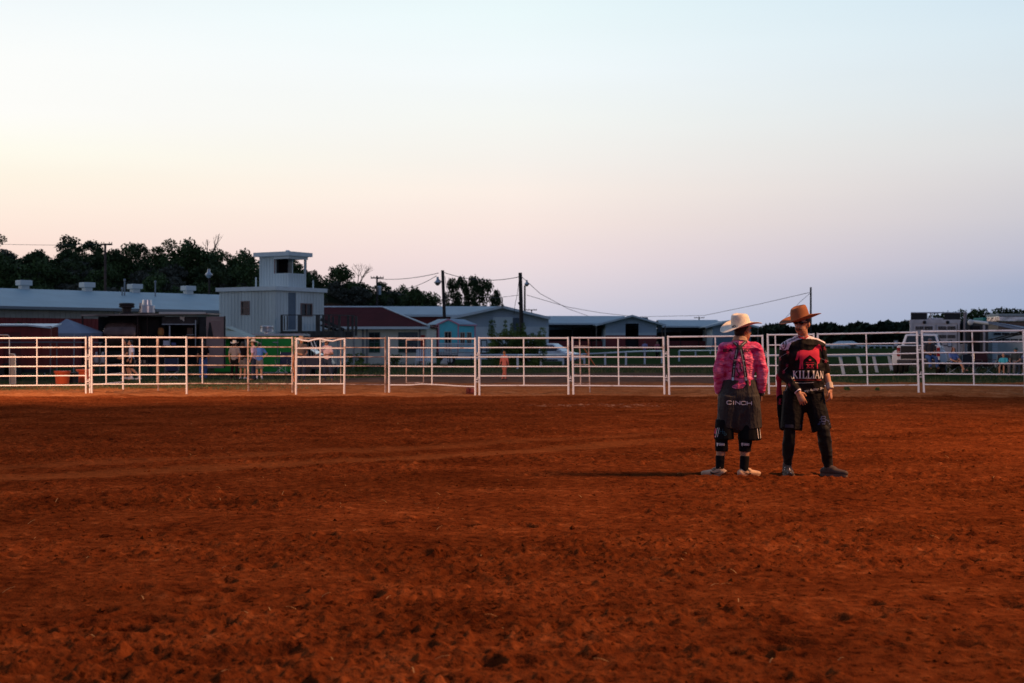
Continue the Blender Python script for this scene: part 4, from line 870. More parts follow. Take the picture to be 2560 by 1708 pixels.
# canopy tent
Yt = 68; r = T('canopy_tent', 'slate blue pop up canopy between the red trailer and the smoker', 'canopy', G(190, Yt))
pk = at(166, 797, Yt+1.4); c = [at(112, 833, Yt+.5), at(202, 833.5, Yt-.3), at(262, 832, Yt+2.2), at(160, 833, Yt+3)]
m = MB()
for i in range(4): m.slab([c[i], c[(i+1) % 4], pk], .01); m.slab([c[i]-V((0, 0, .2)), c[(i+1) % 4]-V((0, 0, .2)), c[(i+1) % 4], c[i]], .01)
m.build('canopy_cloth', mat('slate_canvas', (.20, .235, .31), .75, var=.08, vs=1.5), r)
for i, q in enumerate(c[:3]): m = MB(); e = at(184, 936, Yt-.3) if i == 1 else V((q.x, q.y, 0)); e0_ = at(186, 836, Yt-.3) if i == 1 else q; m.tube([e0_, e], .028, 6); m.build('leg', GALV, r, True)
# tubs
def tub(px, pxw, yt, yb, Y, lab):
    c = at(px, yb, Y); w = pxw*Y/F/2; h = (yb-yt)*Y/F; r = T('tub', lab, 'tub', c, 'orange plastic tubs')
    m = MB(); m.lathe(c, [(w*.80, 0), (w*.9, h*.8), (w*.94, h*.9), (w*1.03, h*.92), (w*1.03, h), (w*.93, h), (w*.8, h*.5), (.01, h*.45)], 28); m.build('tub_body', mat('orange_plastic', (.75, .10, .02), .5, var=.06), r, True)
    m = MB(); m.lathe(c+V((0, 0, h)), [(w*1.0, 0), (w*1.05, .01), (w*1.05, .03), (w*.98, .03)], 28); m.build('rim', MATS['orange_plastic'], r, True)
tub(156, 40, 929.5, 960, 54, 'orange plastic tub on the grass before the canopy'); tub(213, 44, 925, 956, 55.5, 'orange plastic tub right behind the fence posts, near the smoker')
c = at(183, 958, 54.6); r = T('barrel', 'black barrel standing between the two orange tubs', 'barrel', c); MB().lathe(c, [(.2, 0), (.2, .35), (.21, .36), (.21, .4), (.19, .42), (.02, .42)], 20).build('barrel_body', BLACKM, r, True); MB().lathe(c+V((0, 0, .2)), [(.2, 0), (.215, .01), (.215, .03), (.2, .04)], 20).build('hoop', BLACKM, r, True)
# smoker trailer
Ys = 70; k = Ys/F
r = T('smoker_trailer', 'long black barbecue trailer with an open side, roof fans and a big barrel smoker', 'food trailer', G(390, Ys))
x = lambda px, dy=0: gx(px, Ys+dy); zz = lambda y: H+(HZ-y)*k
m = MB(); m.slab([V((x(205), Ys-.2, zz(787))), V((x(520), Ys-.2, zz(783))), V((x(522), Ys+2.8, zz(781))), V((x(207), Ys+2.8, zz(785)))], .07); m.build('roof', mat('mottled_roof_edge', (.30, .22, .18), .6, var=.4, vs=1.3), r)  # uneven warm brown over the whole roof slab
m = MB(); m.obox((x(400), Ys-.23, zz(785.5)), (x(516)-x(400), 0, 0), (0, .03, 0), (0, 0, .10)); m.build('awning_edge', mat('pale_edge', (.6, .55, .5), .5), r)
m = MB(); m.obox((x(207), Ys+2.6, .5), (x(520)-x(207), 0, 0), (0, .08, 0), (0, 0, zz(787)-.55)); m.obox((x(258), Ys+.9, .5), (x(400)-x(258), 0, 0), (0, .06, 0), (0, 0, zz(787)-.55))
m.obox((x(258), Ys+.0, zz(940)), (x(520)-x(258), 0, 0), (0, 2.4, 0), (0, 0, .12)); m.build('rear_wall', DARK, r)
for px, w in ((207, 3.2), (345, 1.6), (369, .8)): MB().obox((x(px-w/2), Ys-.1, .3), (w*k, 0, 0), (0, .1, 0), (0, 0, zz(787)-.35)).build('post', mat('dark_rusty_post', (.05, .022, .018), .7, .2), r)
m = MB(); cz = zz(838); m.lathe(V((x(256), Ys+.35, cz)), [(.05, 0), (.35, .03), (.55, .12), (.62, .3), (.62, x(346)-x(256)-.3), (.55, x(346)-x(256)-.1), (.05, x(346)-x(256))], 32, (1, 0, 0)); tk = m.build('smoker_barrel', mat('brown_black_tank', (.14, .075, .058), .25, .4, var=.3, vs=3), r, True)
m = MB(); m.obox((x(262), Ys+.05, zz(905)), (x(342)-x(262), 0, 0), (0, .8, 0), (0, 0, .55)); m.build('firebox', BLACKM, r)
for px in (282, 318): m = MB(); c = V((x(px), Ys-.1, zz(930)+.02)); m.lathe(c, [(.05, -.1), (.32, -.1), (.35, -.04), (.35, .1), (.05, .1)], 16, (0, -1, 0)); m.build('wheel', RUBBER, r, True)
m = MB(); c = V((x(306), Ys+.8, zz(785))); m.lathe(c, [(.36, 0), (.34, .08), (.24, .1), (.22, .3), (.3, .32), (.38, .34), (.38, .42), (.33, .44), (.38, .46), (.38, .53), (.3, .56), (.02, .57)], 20); m.build('exhaust_hood', mat('sooty_vent', (.03, .017, .015), .7, .2, var=.3), r, True)
m = MB(); c = V((x(357), Ys+.8, zz(785))); m.lathe(c, [(.25, 0), (.33, .03), (.38, .08), (.38, .42), (.36, .44), (.24, .45), (.22, .7), (.18, .73), (.02, .73)], 24); m.build('roof_fan', STEEL, r, True)
MB().obox((x(343), Ys+.38, zz(764)), (.12, 0, 0), (0, .03, 0), (0, 0, .14)).build('label_plate', mat('white_plate', (.6, .55, .52), .6), r)
MB().tube([V((x(376), Ys+.8, zz(770))), V((x(381), Ys+.8, zz(776))), V((x(379), Ys+.8, zz(783)))], .015, 6).build('cable', BLACKM, r, True)
# service side
m = MB(); m.obox((x(405), Ys-.05, zz(812)), (x(490)-x(405), 0, 0), (0, .05, 0), (0, 0, .04)); m.obox((x(423), Ys-.03, zz(865)), (.05, 0, 0), (0, .05, 0), (0, 0, 1.0)); m.obox((x(488), Ys-.03, zz(866)), (.04, 0, 0), (0, .05, 0), (0, 0, 1.3)); m.obox((x(464), Ys+.2, zz(838)), (x(482)-x(464), 0, 0), (0, .04, 0), (0, 0, .03)); m.build('shelf_frame', GALV, r)
m = MB(); m.obox((x(400), Ys+.4, zz(785.5)-.9+.4), (x(490)-x(400), 0, 0), (0, .05, 0), (0, 0, .38)); m.build('menu_board', mat('dark_menu_board', (.045, .035, .035), .5, var=.3, vs=4), r)
m = MB(); c = V((x(453), Ys+.30, zz(795)))
m.m = 0; pts = [(-.16, .13), (-.07, .12), (0, .04), (.1, .1), (.14, .12), (.07, -.02), (.08, -.14), (.04, -.16), (-.02, -.08), (-.12, -.07)]; m.add([c+V((a, 0, b)) for a, b in pts]+[c+V((a, .03, b)) for a, b in pts], [tuple(range(10))]+[(i, (i+1) % 10, (i+1) % 10+10, i+10) for i in range(10)]); m.build('emblem', mat('white_emblem', (.75, .70, .66), .6), r)
m = MB(); m.obox((x(408), Ys+.0, zz(864)), (.34, 0, 0), (0, .03, 0), (0, 0, .24)); m.build('paper_sign', mat('paper', (.5, .5, .58), .7), r)
m = MB(); m.obox((x(428), Ys+.02, zz(864)), (.22, 0, 0), (0, .03, 0), (0, 0, .14)); m.build('blue_box', mat('blue_box', (.08, .10, .25), .6), r)
m = MB(); m.lathe(V((x(401), Ys+.1, zz(830))), [(.02, -.22), (.14, -.15), (.16, 0), (.12, .18), (.02, .22)], 12); m.build('hanging_bag', mat('orange_bag', (.30, .06, .01), .6, col2=(.35, .16, .02), vs=9), r, True)
m = MB(); m.obox((x(466), Ys+.15, zz(836)), (.26, 0, 0), (0, .1, 0), (0, 0, .32)); m.build('crate', mat('brown_crate', (.10, .05, .03), .7, var=.3), r)
m = MB(); m.obox((x(500), Ys-.15, zz(875)), (x(517)-x(500), 0, 0), (0, .5, 0), (0, 0, zz(793)-zz(875))); m.build('cabinet', BLACKM, r)
m = MB(); m.obox((x(519), Ys-.3, .35), (x(563)-x(519), 0, 0), (0, .06, 0), (0, 0, zz(792)-.35)); m.m = 1; m.obox((x(563), Ys-.32, .35), (.07, 0, 0), (0, .1, 0), (0, 0, zz(792)-.33)); m.m = 0; m.build('open_door', [mat('brown_door_panel', (.26, .17, .155), .55, var=.12, vs=2), BLACKM], r)
m = MB(); m.obox((x(530), Ys-.32, zz(802)), (.46, 0, 0), (0, .02, 0), (0, 0, .035)); m.build('door_trim', mat('tan_trim', (.35, .27, .24), .6), r)
m = MB(); m.slab([V((x(527), Ys-.34, zz(806))), V((x(530), Ys-.34, zz(806))), V((x(537), Ys-.34, zz(842))), V((x(523), Ys-.34, zz(842)))], .02); m.build('strap', BLACKM, r)
# bottles and cups on the trailer bench
for i, px in enumerate((228, 241, 257)): c = at(px, 907, Ys-1.2); q = T('water_jug', 'pale slim jug on the bench before the smoker, '+('left', 'middle', 'right')[i]+' one of three', 'jug', c, 'pale jugs on the bench'); MB().lathe(c, [(.1, 0), (.11, .05), (.11, .32), (.05, .42), (.045, .48), (.01, .48)], 12).build('jug_body', mat('milky_plastic', (.5, .42, .40), .4), q, True); MB().lathe(c+V((0, 0, .47)), [(.05, 0), (.05, .05), (.01, .05)], 10).build('cap', WHITE, q, True)
r2 = T('bench_table', 'long low wooden bench table in front of the barrel smoker', 'table', at(290, 945, Ys-1.2)); z_ = at(0, 908, Ys-1.2).z
MB().obox(V((gx(218, Ys-1.2), Ys-1.4, z_-.07)), (gx(375, Ys-1.2)-gx(218, Ys-1.2), 0, 0), (0, .6, 0), (0, 0, .06)).build('tabletop', mat('dark_plank', (.11, .055, .04), .7, var=.3), r2)
for px in (222, 300, 372): MB().obox(V((gx(px, Ys-1.2), Ys-1.3, 0)), (.07, 0, 0), (0, .4, 0), (0, 0, z_-.07)).build('leg', BLACKM, r2)
for i, px in enumerate((337, 352, 361)): c = at(px, 908, Ys-1.2); q = T('cup', 'small tan cup on the bench table, '+('leftmost', 'middle one', 'rightmost')[i]+' of three', 'cup', c, 'cups on the bench table'); MB().lathe(c, [(.05, 0), (.065, .14), (.06, .14), (.05, .02), (.01, .02)], 12).build('cup_body', mat('tan_cup', (.4, .28, .2), .5), q, True)
# green trailer
Yg = 74; x = lambda px: gx(px, Yg); zz = lambda y: H+(HZ-y)*Yg/F
GR = mat('green_panel', (.010, .30, .035), .4, 0, var=.08, vs=1.5)
r = T('green_trailer', 'bright green concession trailer with a pale roof edge and a steel roof fan', 'food trailer', G(650, Yg))
m = MB(); m.obox((x(536), Yg, zz(930)), (x(742)-x(536), 0, 0), (0, 2.4, 0), (0, 0, zz(840)-zz(930))); m.build('body', GR, r, bevel=.03)
m = MB(); m.obox((x(532), Yg-.08, zz(840)), (x(758)-x(532), 0, 0), (0, 2.6, 0), (0, 0, .12)); m.build('roof', mat('pale_metal_edge', (.62, .60, .60), .25, .7, var=.15, vs=3), r)
m = MB(); m.obox((x(625), Yg-.05, zz(933)), (x(720)-x(625), 0, 0), (0, .06, 0), (0, 0, .06)); m.build('bottom_trim', mat('pale_metal_edge', (1, 1, 1)), r)
m = MB()
for px, w in ((653, 1.5), (693, 2.6)): m.obox((x(px), Yg-.03, zz(929)), (w*Yg/F, 0, 0), (0, .03, 0), (0, 0, zz(842)-zz(929)))
m.build('door_trim', mat('grey_green_trim', (.13, .22, .17), .4, .3), r)
m = MB()
for y in (857, 918): m.obox((x(682), Yg-.04, zz(y)), (.3, 0, 0), (0, .03, 0), (0, 0, .04))
m.build('hinge', GALV, r)
c = V((x(659), Yg+1, zz(836))); MB().lathe(c, [(.12, 0), (.12, .1), (.3, .14), (.34, .22), (.34, .42), (.3, .45), (.02, .46)], 20).build('roof_fan', STEEL, r, True)
c = V((x(648), Yg+1, zz(823))); MB().lathe(c, [(.05, -.1), (.11, -.06), (.13, .2), (.02, .2)], 14).build('fan_motor', STEEL, r, True)
m = MB(); m.slab([V((x(568), Yg-.6, zz(818))), V((x(640), Yg-.9, zz(845))), V((x(640), Yg-.1, zz(840))), V((x(580), Yg-.1, zz(816)))], .03); m.slab([V((x(560), Yg-1.6, zz(841))), V((x(640), Yg-1.6, zz(844))), V((x(625), Yg-.1, zz(838))), V((x(566), Yg-.1, zz(817)))], .02); m.build('awning', mat('tan_canvas', (.50, .54, .44), .8), r)
m = MB(); m.obox((x(575), Yg-.04, zz(870)), (x(618)-x(575), 0, 0), (0, .03, 0), (0, 0, zz(846)-zz(870))); m.build('serving_window', DARK, r); m = MB(); m.tube([V((x(614), Yg-.1, zz(847))), V((x(616), Yg-.1, zz(866)))], .05, 6); m.build('window_post', WHITE, r)
# ------------------------------------------------------------------ folding chairs
def camp_chair(px, yb, Y, lab, col, rz=0, grp='folding camp chairs', s=1.0):
    X = gx(px, Y); r = T('camp_chair', lab, 'chair', (X, Y, H+(HZ-yb)*Y/F), grp, rz, True)
    fm = mat('camp_'+'%.2f_%.2f' % col[:2], col, .8, var=.1)
    m = MB(); m.slab([(-.27*s, -.25*s, .42*s), (.27*s, -.25*s, .42*s), (.25*s, .25*s, .36*s), (-.25*s, .25*s, .36*s)], .02); m.build('seat', fm, r)
    m = MB(); m.slab([(-.27*s, .25*s, .38*s), (.27*s, .25*s, .38*s), (.28*s, .38*s, .95*s), (-.28*s, .38*s, .95*s)], .02); m.build('backrest', fm, r)
    for sx in (-1, 1):
        m = MB(); m.tube([(sx*.28*s, -.28*s, 0), (-sx*.28*s, -.2*s, .42*s)], .012, 5); m.tube([(sx*.28*s, .28*s, 0), (sx*.26*s, -.24*s, .44*s)], .012, 5); m.tube([(sx*.28*s, .28*s, 0), (sx*.28*s, .38*s, .95*s)], .012, 5); m.tube([(sx*.28*s, -.25*s, .42*s), (sx*.3*s, -.28*s, .62*s)], .012, 5); m.build('leg', GALV, r, True)
        MB().slab([(sx*.34*s, -.3*s, .62*s), (sx*.26*s, -.3*s, .62*s), (sx*.26*s, .3*s, .64*s), (sx*.34*s, .3*s, .64*s)], .02).build('armrest', fm, r)
    return r
NAVY = (.012, .02, .055)
camp_chair(430, 950, 62, 'navy blue folding chair in front of the smoker trailer counter', NAVY, .3)
camp_chair(708, 932, 66, 'navy blue folding chair before the green trailer', NAVY, -.2)
camp_chair(733, 934, 68, 'grey folding chair beside the rusty gate post', (.10, .13, .15), .5)
camp_chair(2385, 938, 64, 'low folding chair under the woman in the blue top', (.03, .05, .06), -.6, s=.95)
camp_chair(2428, 938, 66, 'empty dark folding chair right of the woman in the blue top', (.01, .012, .02), .3)
camp_chair(2463, 939, 65, 'empty dark red folding chair with a high back beside the trailer step', (.045, .008, .01), .2, s=1.15)
camp_chair(2508, 940, 64, 'folding chair under the child in the turquoise top', (.02, .02, .03), -.4)
camp_chair(2540, 940, 64, 'folding chair under the man in grey at the right edge', (.01, .03, .025), -.5, s=1.1)
# ------------------------------------------------------------------ vehicles
def wheel(root, c, rad, wid, side=(0, -1, 0), rim=GALV):
    w = MB().lathe(c, [(.05, -wid/2), (rad*.9, -wid/2), (rad, -wid*.3), (rad, wid*.3), (rad*.9, wid/2), (.05, wid/2)], 22, side).build('wheel', RUBBER, root, True)
    c2 = V(c)+V(side)*(wid/2+.004); MB().lathe(c2, [(rad*.62, -.02), (rad*.62, 0), (rad*.5, -.03), (rad*.16, -.02), (.02, .01)], 18, side).build('rim', rim, w, True)
# dually pickup seen from behind
r = T('pickup_truck', 'white dual rear wheel pickup with a black tailgate, parked behind the fence', 'pickup truck', (gx(2296, 68), 68, .1), None, R(-19), True)
CW = mat('white_car_paint', (.80, .82, .86), .22, var=.02)
m = MB(); m.prism([(-.96, .55), (.96, .55), (1.0, .8), (.99, 1.32), (.9, 1.38), (-.9, 1.38), (-.99, 1.32), (-1.0, .8)], 0, 2.1); m.prism([(-.98, .5), (.98, .5), (1.0, .8), (.98, 1.22), (.93, 1.3), (-.93, 1.3), (-.98, 1.22), (-1.0, .8)], 2.1, 5.9)
m.build('body', CW, r, True, .03)
m = MB()    # cab with sloping sides
b0 = [(-.95, 2.15, 1.28), (.95, 2.15, 1.28), (.93, 4.75, 1.28), (-.93, 4.75, 1.28)]; t0 = [(-.74, 2.3, 1.92), (.74, 2.3, 1.92), (.72, 3.9, 1.93), (-.72, 3.9, 1.93)]
m.add(b0+t0, [(0, 1, 5, 4), (1, 2, 6, 5), (2, 3, 7, 6), (3, 0, 4, 7), (4, 5, 6, 7), (3, 2, 1, 0)]); m.build('cab', CW, r, bevel=.05)
m = MB(); m.slab([(-.78, 2.135, 1.36), (.78, 2.135, 1.36), (.65, 2.255, 1.83), (-.65, 2.255, 1.83)][::-1], .02); m.build('rear_window', GLASS, r)
m = MB(); m.slab([(.965, 2.5, 1.38), (.95, 4.3, 1.38), (.78, 3.8, 1.84), (.79, 2.5, 1.84)], .02); m.build('side_window', GLASS, r)
MB().obox((-.1, 2.2, 1.88), (.2, 0, 0), (0, .04, 0), (0, 0, .04)).build('brake_light', mat('dark_red_lens', (.1, .005, .004), .2), r)
m = MB(); m.obox((-.82, -.035, .72), (1.64, 0, 0), (0, .05, 0), (0, 0, .62)); tg = m.build('tailgate', mat('gloss_black', (.008, .008, .010), .4), r, bevel=.015)
m = MB(); m.obox((-.12, -.05, 1.14), (.24, 0, 0), (0, .02, 0), (0, 0, .07)); m.build('handle', BLACKM, tg)
m = MB(); m.obox((-.98, -.2, .5), (1.96, 0, 0), (0, .22, 0), (0, 0, .18)); m.m = 1; m.obox((-.3, -.215, .52), (.6, 0, 0), (0, .03, 0), (0, 0, .12)); m.build('bumper', [mat('brown_chrome', (.16, .13, .12), .25, .8), BLACKM], r, bevel=.02)
LR = mat('tail_lamp_red', (.32, .012, .01), .2)
for sx in (-1, 1):
    m = MB(); m.obox((sx*.92-.075, -.045, .84), (.15, 0, 0), (0, .08, 0), (0, 0, .42)); t_ = m.build('tail_light', LR, r, bevel=.02)
    MB().obox((sx*.92-.055, -.055, 1.0), (.11, 0, 0), (0, .02, 0), (0, 0, .1)).build('reverse_lens', mat('pale_lens', (.55, .35, .3), .2), t_)
    m = MB(); m.prism([(sx*.98, .48), (sx*.98, 1.12), (sx*1.1, 1.14), (sx*1.24, 1.02), (sx*1.27, .75), (sx*1.27, .48)][::int(sx)], .55, 1.75); m.build('fender_flare', CW, r, True, .03)
    for xx in (.86, 1.12): wheel(r, (sx*xx, 1.15, .4), .4, .22, (sx, 0, 0))
    wheel(r, (sx*.86, 4.9, .4), .4, .24, (sx, 0, 0))
    m = MB(); m.obox((sx*1.0, 4.0, 1.33), (sx*.28, 0, 0), (0, .05, 0), (0, 0, .05)); m.obox((sx*1.2, 3.9, 1.28), (sx*.22, 0, 0), (0, .12, 0), (0, 0, .36)); mi = m.build('mirror', mat('gloss_black', (0, 0, 0)), r, bevel=.03)
    MB().obox((sx*1.22, 3.885, 1.32), (sx*.17, 0, 0), (0, .01, 0), (0, 0, .28)).build('mirror_glass', mat('mirror_silver', (.6, .6, .62), .08, 1), mi)
    MB().obox((sx*1.05-.14, 1.5, .12), (.34, 0, 0), (0, .02, 0), (0, 0, .36)).build('mud_flap', BLACKM, r)
# white crossover by the bush
def car(root, prof, roof, w, paint):
    m = MB(); n = len(prof); L0 = [(x, -w/2+.04*(1 if z < .5 else 0), z) for x, z in prof]; m.prism(prof, -w/2, w/2); m.build('body', paint, root, True, .06)
    m = MB(); n = len(roof); a = [(x, -w/2+.03+(z-.95)*.28, z) for x, z in roof]; b = [(x, -y, z) for x, y, z in a]
    m.add(a+b, [tuple(range(n)), tuple(range(2*n-1, n-1, -1))]+[(i, i+n, (i+1) % n+n, (i+1) % n) for i in range(n)]); m.build('cabin', paint, root, True, .03)
r = T('white_car', 'white crossover car half hidden by the bushes, facing right', 'car', (gx(1388, 111), 111, float(gz(3.5, 111))), None, R(-24), True)
car(r, [(-2.3, .35), (-2.25, .95), (-1.0, 1.02), (.75, 1.02), (1.7, .88), (1.98, .72), (2.0, .35), (1.6, .25), (-1.9, .25)], [(-2.1, .95), (-1.75, 1.55), (-.9, 1.66), (.0, 1.64), (.95, 1.0)], 1.82, CW)
m = MB(); yy = -.66
m.slab([(.0, -.70, 1.57), (-.85, -.70, 1.58), (-.95, -.89, 1.06), (.78, -.89, 1.06)], .02); m.build('side_window', GLASS, r)
m = MB(); m.slab([(.04, -.62, 1.62), (.93, -.8, 1.04), (.93, .8, 1.04), (.04, .62, 1.62)], .015); m.build('windscreen', mat('windscreen_glare_glass', (.45, .58, .66), .08, spec=.9), r)  # glare on the windscreen is put into the pale glass colour
for xx in (-1.35, 1.3): wheel(r, (xx, -.84, .34), .34, .2)
m = MB(); m.obox((1.78, -.85, .62), (.2, 0, 0), (0, .3, 0), (0, 0, .14)); m.build('headlight', mat('pale_lens2', (.6, .6, .6), .1), r, bevel=.02)
m = MB(); m.obox((.55, -1.05, 1.02), (.2, 0, 0), (0, .14, 0), (0, 0, .13)); m.build('mirror', CW, r, bevel=.03)
m = MB(); m.obox((1.85, -.7, .32), (.17, 0, 0), (0, 1.4, 0), (0, 0, .16)); m.obox((-.9, -.915, .3), (1.5, 0, 0), (0, .03, 0), (0, 0, .12)); m.build('lower_trim', BLACKM, r, bevel=.02)
# side by side utility vehicle behind the bent gate
r = T('utility_vehicle', 'dark navy open utility buggy between the two men behind the bent gate', 'utility vehicle', (gx(790, 66), 66, 0), None, 0, True)
m = MB(); m.prism([(-.7, .35), (-.75, .95), (-.1, 1.0), (.55, .9), (.75, .62), (.75, .35)], 0, 1.3); m.build('body', mat('navy_plastic', (.012, .02, .05), .4), r, True, .04)
m = MB(); m.slab([(-.36, -.02, 1.36), (.1, -.02, 1.02), (.2, 1.2, 1.02), (-.26, 1.2, 1.36)], .02); m.build('windshield', mat('pale_screen', (.42, .60, .66), .15), r)
m = MB()
for yy in (.05, 1.2): m.tube([(-.85, yy, .9), (-.82, yy, 1.75), (-.3, yy, 1.78), (.0, yy, 1.0)], .022, 6)
m.tube([(-.82, .05, 1.75), (-.82, 1.2, 1.75)], .022, 6); m.tube([(-.3, .05, 1.78), (-.3, 1.2, 1.78)], .022, 6); m.build('roll_cage', WHITE, r, True)
for xx in (-.5, .55):
    for yy, sd in ((.0, -1), (1.3, 1)): wheel(r, (xx, yy, .3), .3, .22, (0, sd, 0), BLACKM)
m = MB(); m.obox((-.6, .1, .55), (.5, 0, 0), (0, 1.0, 0), (0, 0, .12)); m.obox((-.72, .1, .6), (.12, 0, 0), (0, 1.0, 0), (0, 0, .5)); m.build('seat', BLACKM, r)
# horse trailer
Yh = 82; x = lambda px: gx(px, Yh); zz = lambda y: H+(HZ-y)*Yh/F
AL = mat('trailer_aluminium', (.62, .62, .66), .45, .45, var=.15, vs=2); ALW = mat('trailer_white', (.62, .63, .66), .4, .2, var=.05); SLAT = mat('slatted_steel', (.72, .78, .84), .45, .2)
r = T('horse_trailer', 'big aluminium horse trailer seen from behind with barred windows and black roof boxes', 'horse trailer', (x(2340), Yh, 0))
z0, z1 = .55, zz(801)
A = V((x(2276), Yh, 0)); B = V((x(2398), Yh, 0)); Cc = V((x(2398), Yh, 0))+V((3.0, 9, 0))
m = MB(); m.obox(A+V((0, 0, z0)), B-A, (3.0, 9, 0), (0, 0, z1-z0)); m.build('body', ALW, r, bevel=.05)
m = MB(); m.obox(A+V((-.05, -.06, zz(809))), B-A+V((.1, 0, 0)), (0, .08, 0), (0, 0, zz(801)-zz(809)+.04)); m.obox(A+V((-.04, -.05, z0)), (.16, 0, 0), (0, .06, 0), (0, 0, zz(809)-z0)); m.obox(B+V((-.14, -.05, z0)), (.16, 0, 0), (0, .06, 0), (0, 0, zz(809)-z0)); m.build('rear_frame', AL, r)
for d0, d1 in ((2283, 2337), (2340, 2394)):
    m = MB(); o = V((x(d0), Yh-.05, z0+.1)); w = x(d1)-x(d0); hh = zz(811)-z0-.1; m.obox(o, (w, 0, 0), (0, .05, 0), (0, 0, hh))
    for k in range(26): m.obox(o+V((.08, -.02, .05+k*.055)), (w-.16, 0, 0), (0, .02, 0), (0, 0, .03))
    dr = m.build('rear_door', AL, r)
    for wy in (824.5, 846):
        for j in (0, 1):
            a = x(d0)+.12+j*(w-.2)/2; q = MB(); q.obox((a, Yh-.08, zz(wy)), ((w-.34)/2, 0, 0), (0, .02, 0), (0, 0, zz(815)-zz(823.5))); pn = q.build('window', DARK, dr)
            q = MB()
            for b_ in range(7): q.obox((a+.04+b_*(w-.34)/15, Yh-.10, zz(wy)), (.008, 0, 0), (0, .008, 0), (0, 0, zz(815)-zz(823.5)))
            q.build('bars', AL, dr)
MB().tube([V((x(2338.5), Yh-.12, z0+.3)), V((x(2338.5), Yh-.12, zz(812)))], .02, 6).build('latch_rod', GALV, r, True)
m = MB()
for px in (2310, 2368): m.lathe((x(px), Yh-.06, zz(806)), [(.10, -.02), (.10, .05), (.05, .07)], 12, (0, -1, 0))
m.build('dome_lamp', BLACKM, r, True)
for a, b, lab in ((2278, 2318, 0), (2362, 2402, 1)):
    MB().obox((x(a), Yh+.1, zz(800)), (x(b)-x(a), 0, 0), (.4, 1.2, 0), (0, 0, zz(782.5)-zz(800))).build('roof_box', mat('black_box', (.012, .012, .014), .45), r, bevel=.02)
m = MB(); m.tube([(x(2278), Yh+.05, zz(782)), (x(2404), Yh+.05, zz(782))], .035, 6); m.tube([(x(2326), Yh+.05, zz(782)), (x(2329), Yh+.05, zz(800))], .03, 6); m.build('roof_rack', AL, r, True)
m = MB(); m.obox((x(2316), Yh+.2, zz(800)), (x(2361)-x(2316), 0, 0), (.3, .9, 0), (0, 0, zz(795)-zz(800))); m.build('air_conditioner', ALW, r, bevel=.03)
m = MB(); m.tube([(x(2409), Yh-.1, z0+.1), (x(2410), Yh-.1, zz(781))], .07, 8); m.tube([(x(2414), Yh-.1, zz(781)), (x(2412), Yh-.1, zz(808))], .06, 8); m.build('tall_pipe', mat('clear_pipe', (.22, .23, .27), .3, .4), r, True)
m = MB()
for k in range(14): m.obox((x(2400), Yh-.03, zz(905)+k*.075), (x(2418)-x(2400), 0, 0), (0, .05, 0), (0, 0, .045))
m.build('slatted_ladder', SLAT, r)
m = MB(); m.obox((x(2418), Yh+.5, z0), (x(2478)-x(2418), 0, 0), (0, 6, 0), (0, 0, zz(803)-z0)); m.m = 1
m.obox((x(2432), Yh+.44, z0), (x(2456)-x(2432), 0, 0), (0, .05, 0), (0, 0, zz(815)-z0)); m.m = 2; m.obox((x(2464), Yh+.42, z0), (.12, 0, 0), (0, .06, 0), (0, 0, zz(812)-z0)); m.build('side_compartment', [mat('dark_grey_panel', (.05, .055, .06), .5), DARK, AL], r)
# awning
m = MB(); m.slab([at(2418, 799, 80.5), at(2476, 804, 79.5), at(2570, 824, 76), at(2570, 818, 81)], .03); m.slab([at(2470, 803.5, 79.4), at(2470, 809, 79.4), at(2515, 820, 77.9), at(2572, 831, 75.9), at(2572, 823, 75.9), at(2515, 811, 77.9)], .02); m.build('awning', mat('blue_awning', (.07, .11, .20), .6, var=.1), r)
m = MB(); m.tube([at(2424, 803, 80.4), at(2474, 809, 79.4)], .09, 8); m.lathe(at(2426, 806, 80.2), [(.14, -.06), (.17, .0), (.14, .1), (.03, .14)], 14, (0, -1, 0)); m.build('awning_roller', mat('pale_roller', (.62, .68, .70), .4), r, True)
m = MB(); m.tube([at(2466, 852, 80), at(2520, 838, 78), at(2570, 826, 76)], .04, 6); m.tube([at(2480, 854, 80), at(2530, 840, 78), at(2572, 832, 76)], .04, 6); m.build('awning_arm', BLACKM, r, True)
# second trailer further right
Y2 = 86; x = lambda px: gx(px, Y2); zz = lambda y: H+(HZ-y)*Y2/F
r = T('stock_trailer', 'pale long trailer with a row of small windows at the right edge', 'trailer', (x(2540), Y2, 0))
m = MB(); m.obox((x(2480), Y2, .4), (x(2700)-x(2480), 0, 0), (0, 2.5, 0), (0, 0, zz(828)-.4))
for k in range(30): m.obox((x(2481), Y2-.03, .5+k*.06), (x(2700)-x(2481), 0, 0), (0, .04, 0), (0, 0, .03))
m.build('body', mat('pale_ribbed', (.50, .56, .56), .5, .2, var=.05), r)
for row in (832, 848):
    for k in range(6): m = MB(); a = 2484+k*21; m.obox((x(a), Y2-.07, zz(row+5.5)), (x(a+18)-x(a), 0, 0), (0, .03, 0), (0, 0, zz(row)-zz(row+5.5))); m.build('window', DARK, r)
m = MB()
for k in range(15): m.obox((x(2467), Y2-1.0, zz(905)+k*.10), (x(2480)-x(2467), 0, 0), (0, .05, 0), (0, 0, .055))
m.build('vent_slats', SLAT, r)
r = T('shiny_trailer', 'trailer top of crumpled polished metal reflecting the lights, at the right edge', 'trailer', at(2530, 830, 92))
x = lambda px: gx(px, 92); zz = lambda y: H+(HZ-y)*92/F
m = MB(); m.obox((x(2497), 92, zz(806)), (x(2640)-x(2497), 0, 0), (0, 2.4, 0), (0, 0, zz(789)-zz(806))); m.build('polished_nose', mat('polished_crumpled_metal', (.85, .76, .72), .22, 1.0, bump=1.0, bs=1.6), r, bevel=.08)
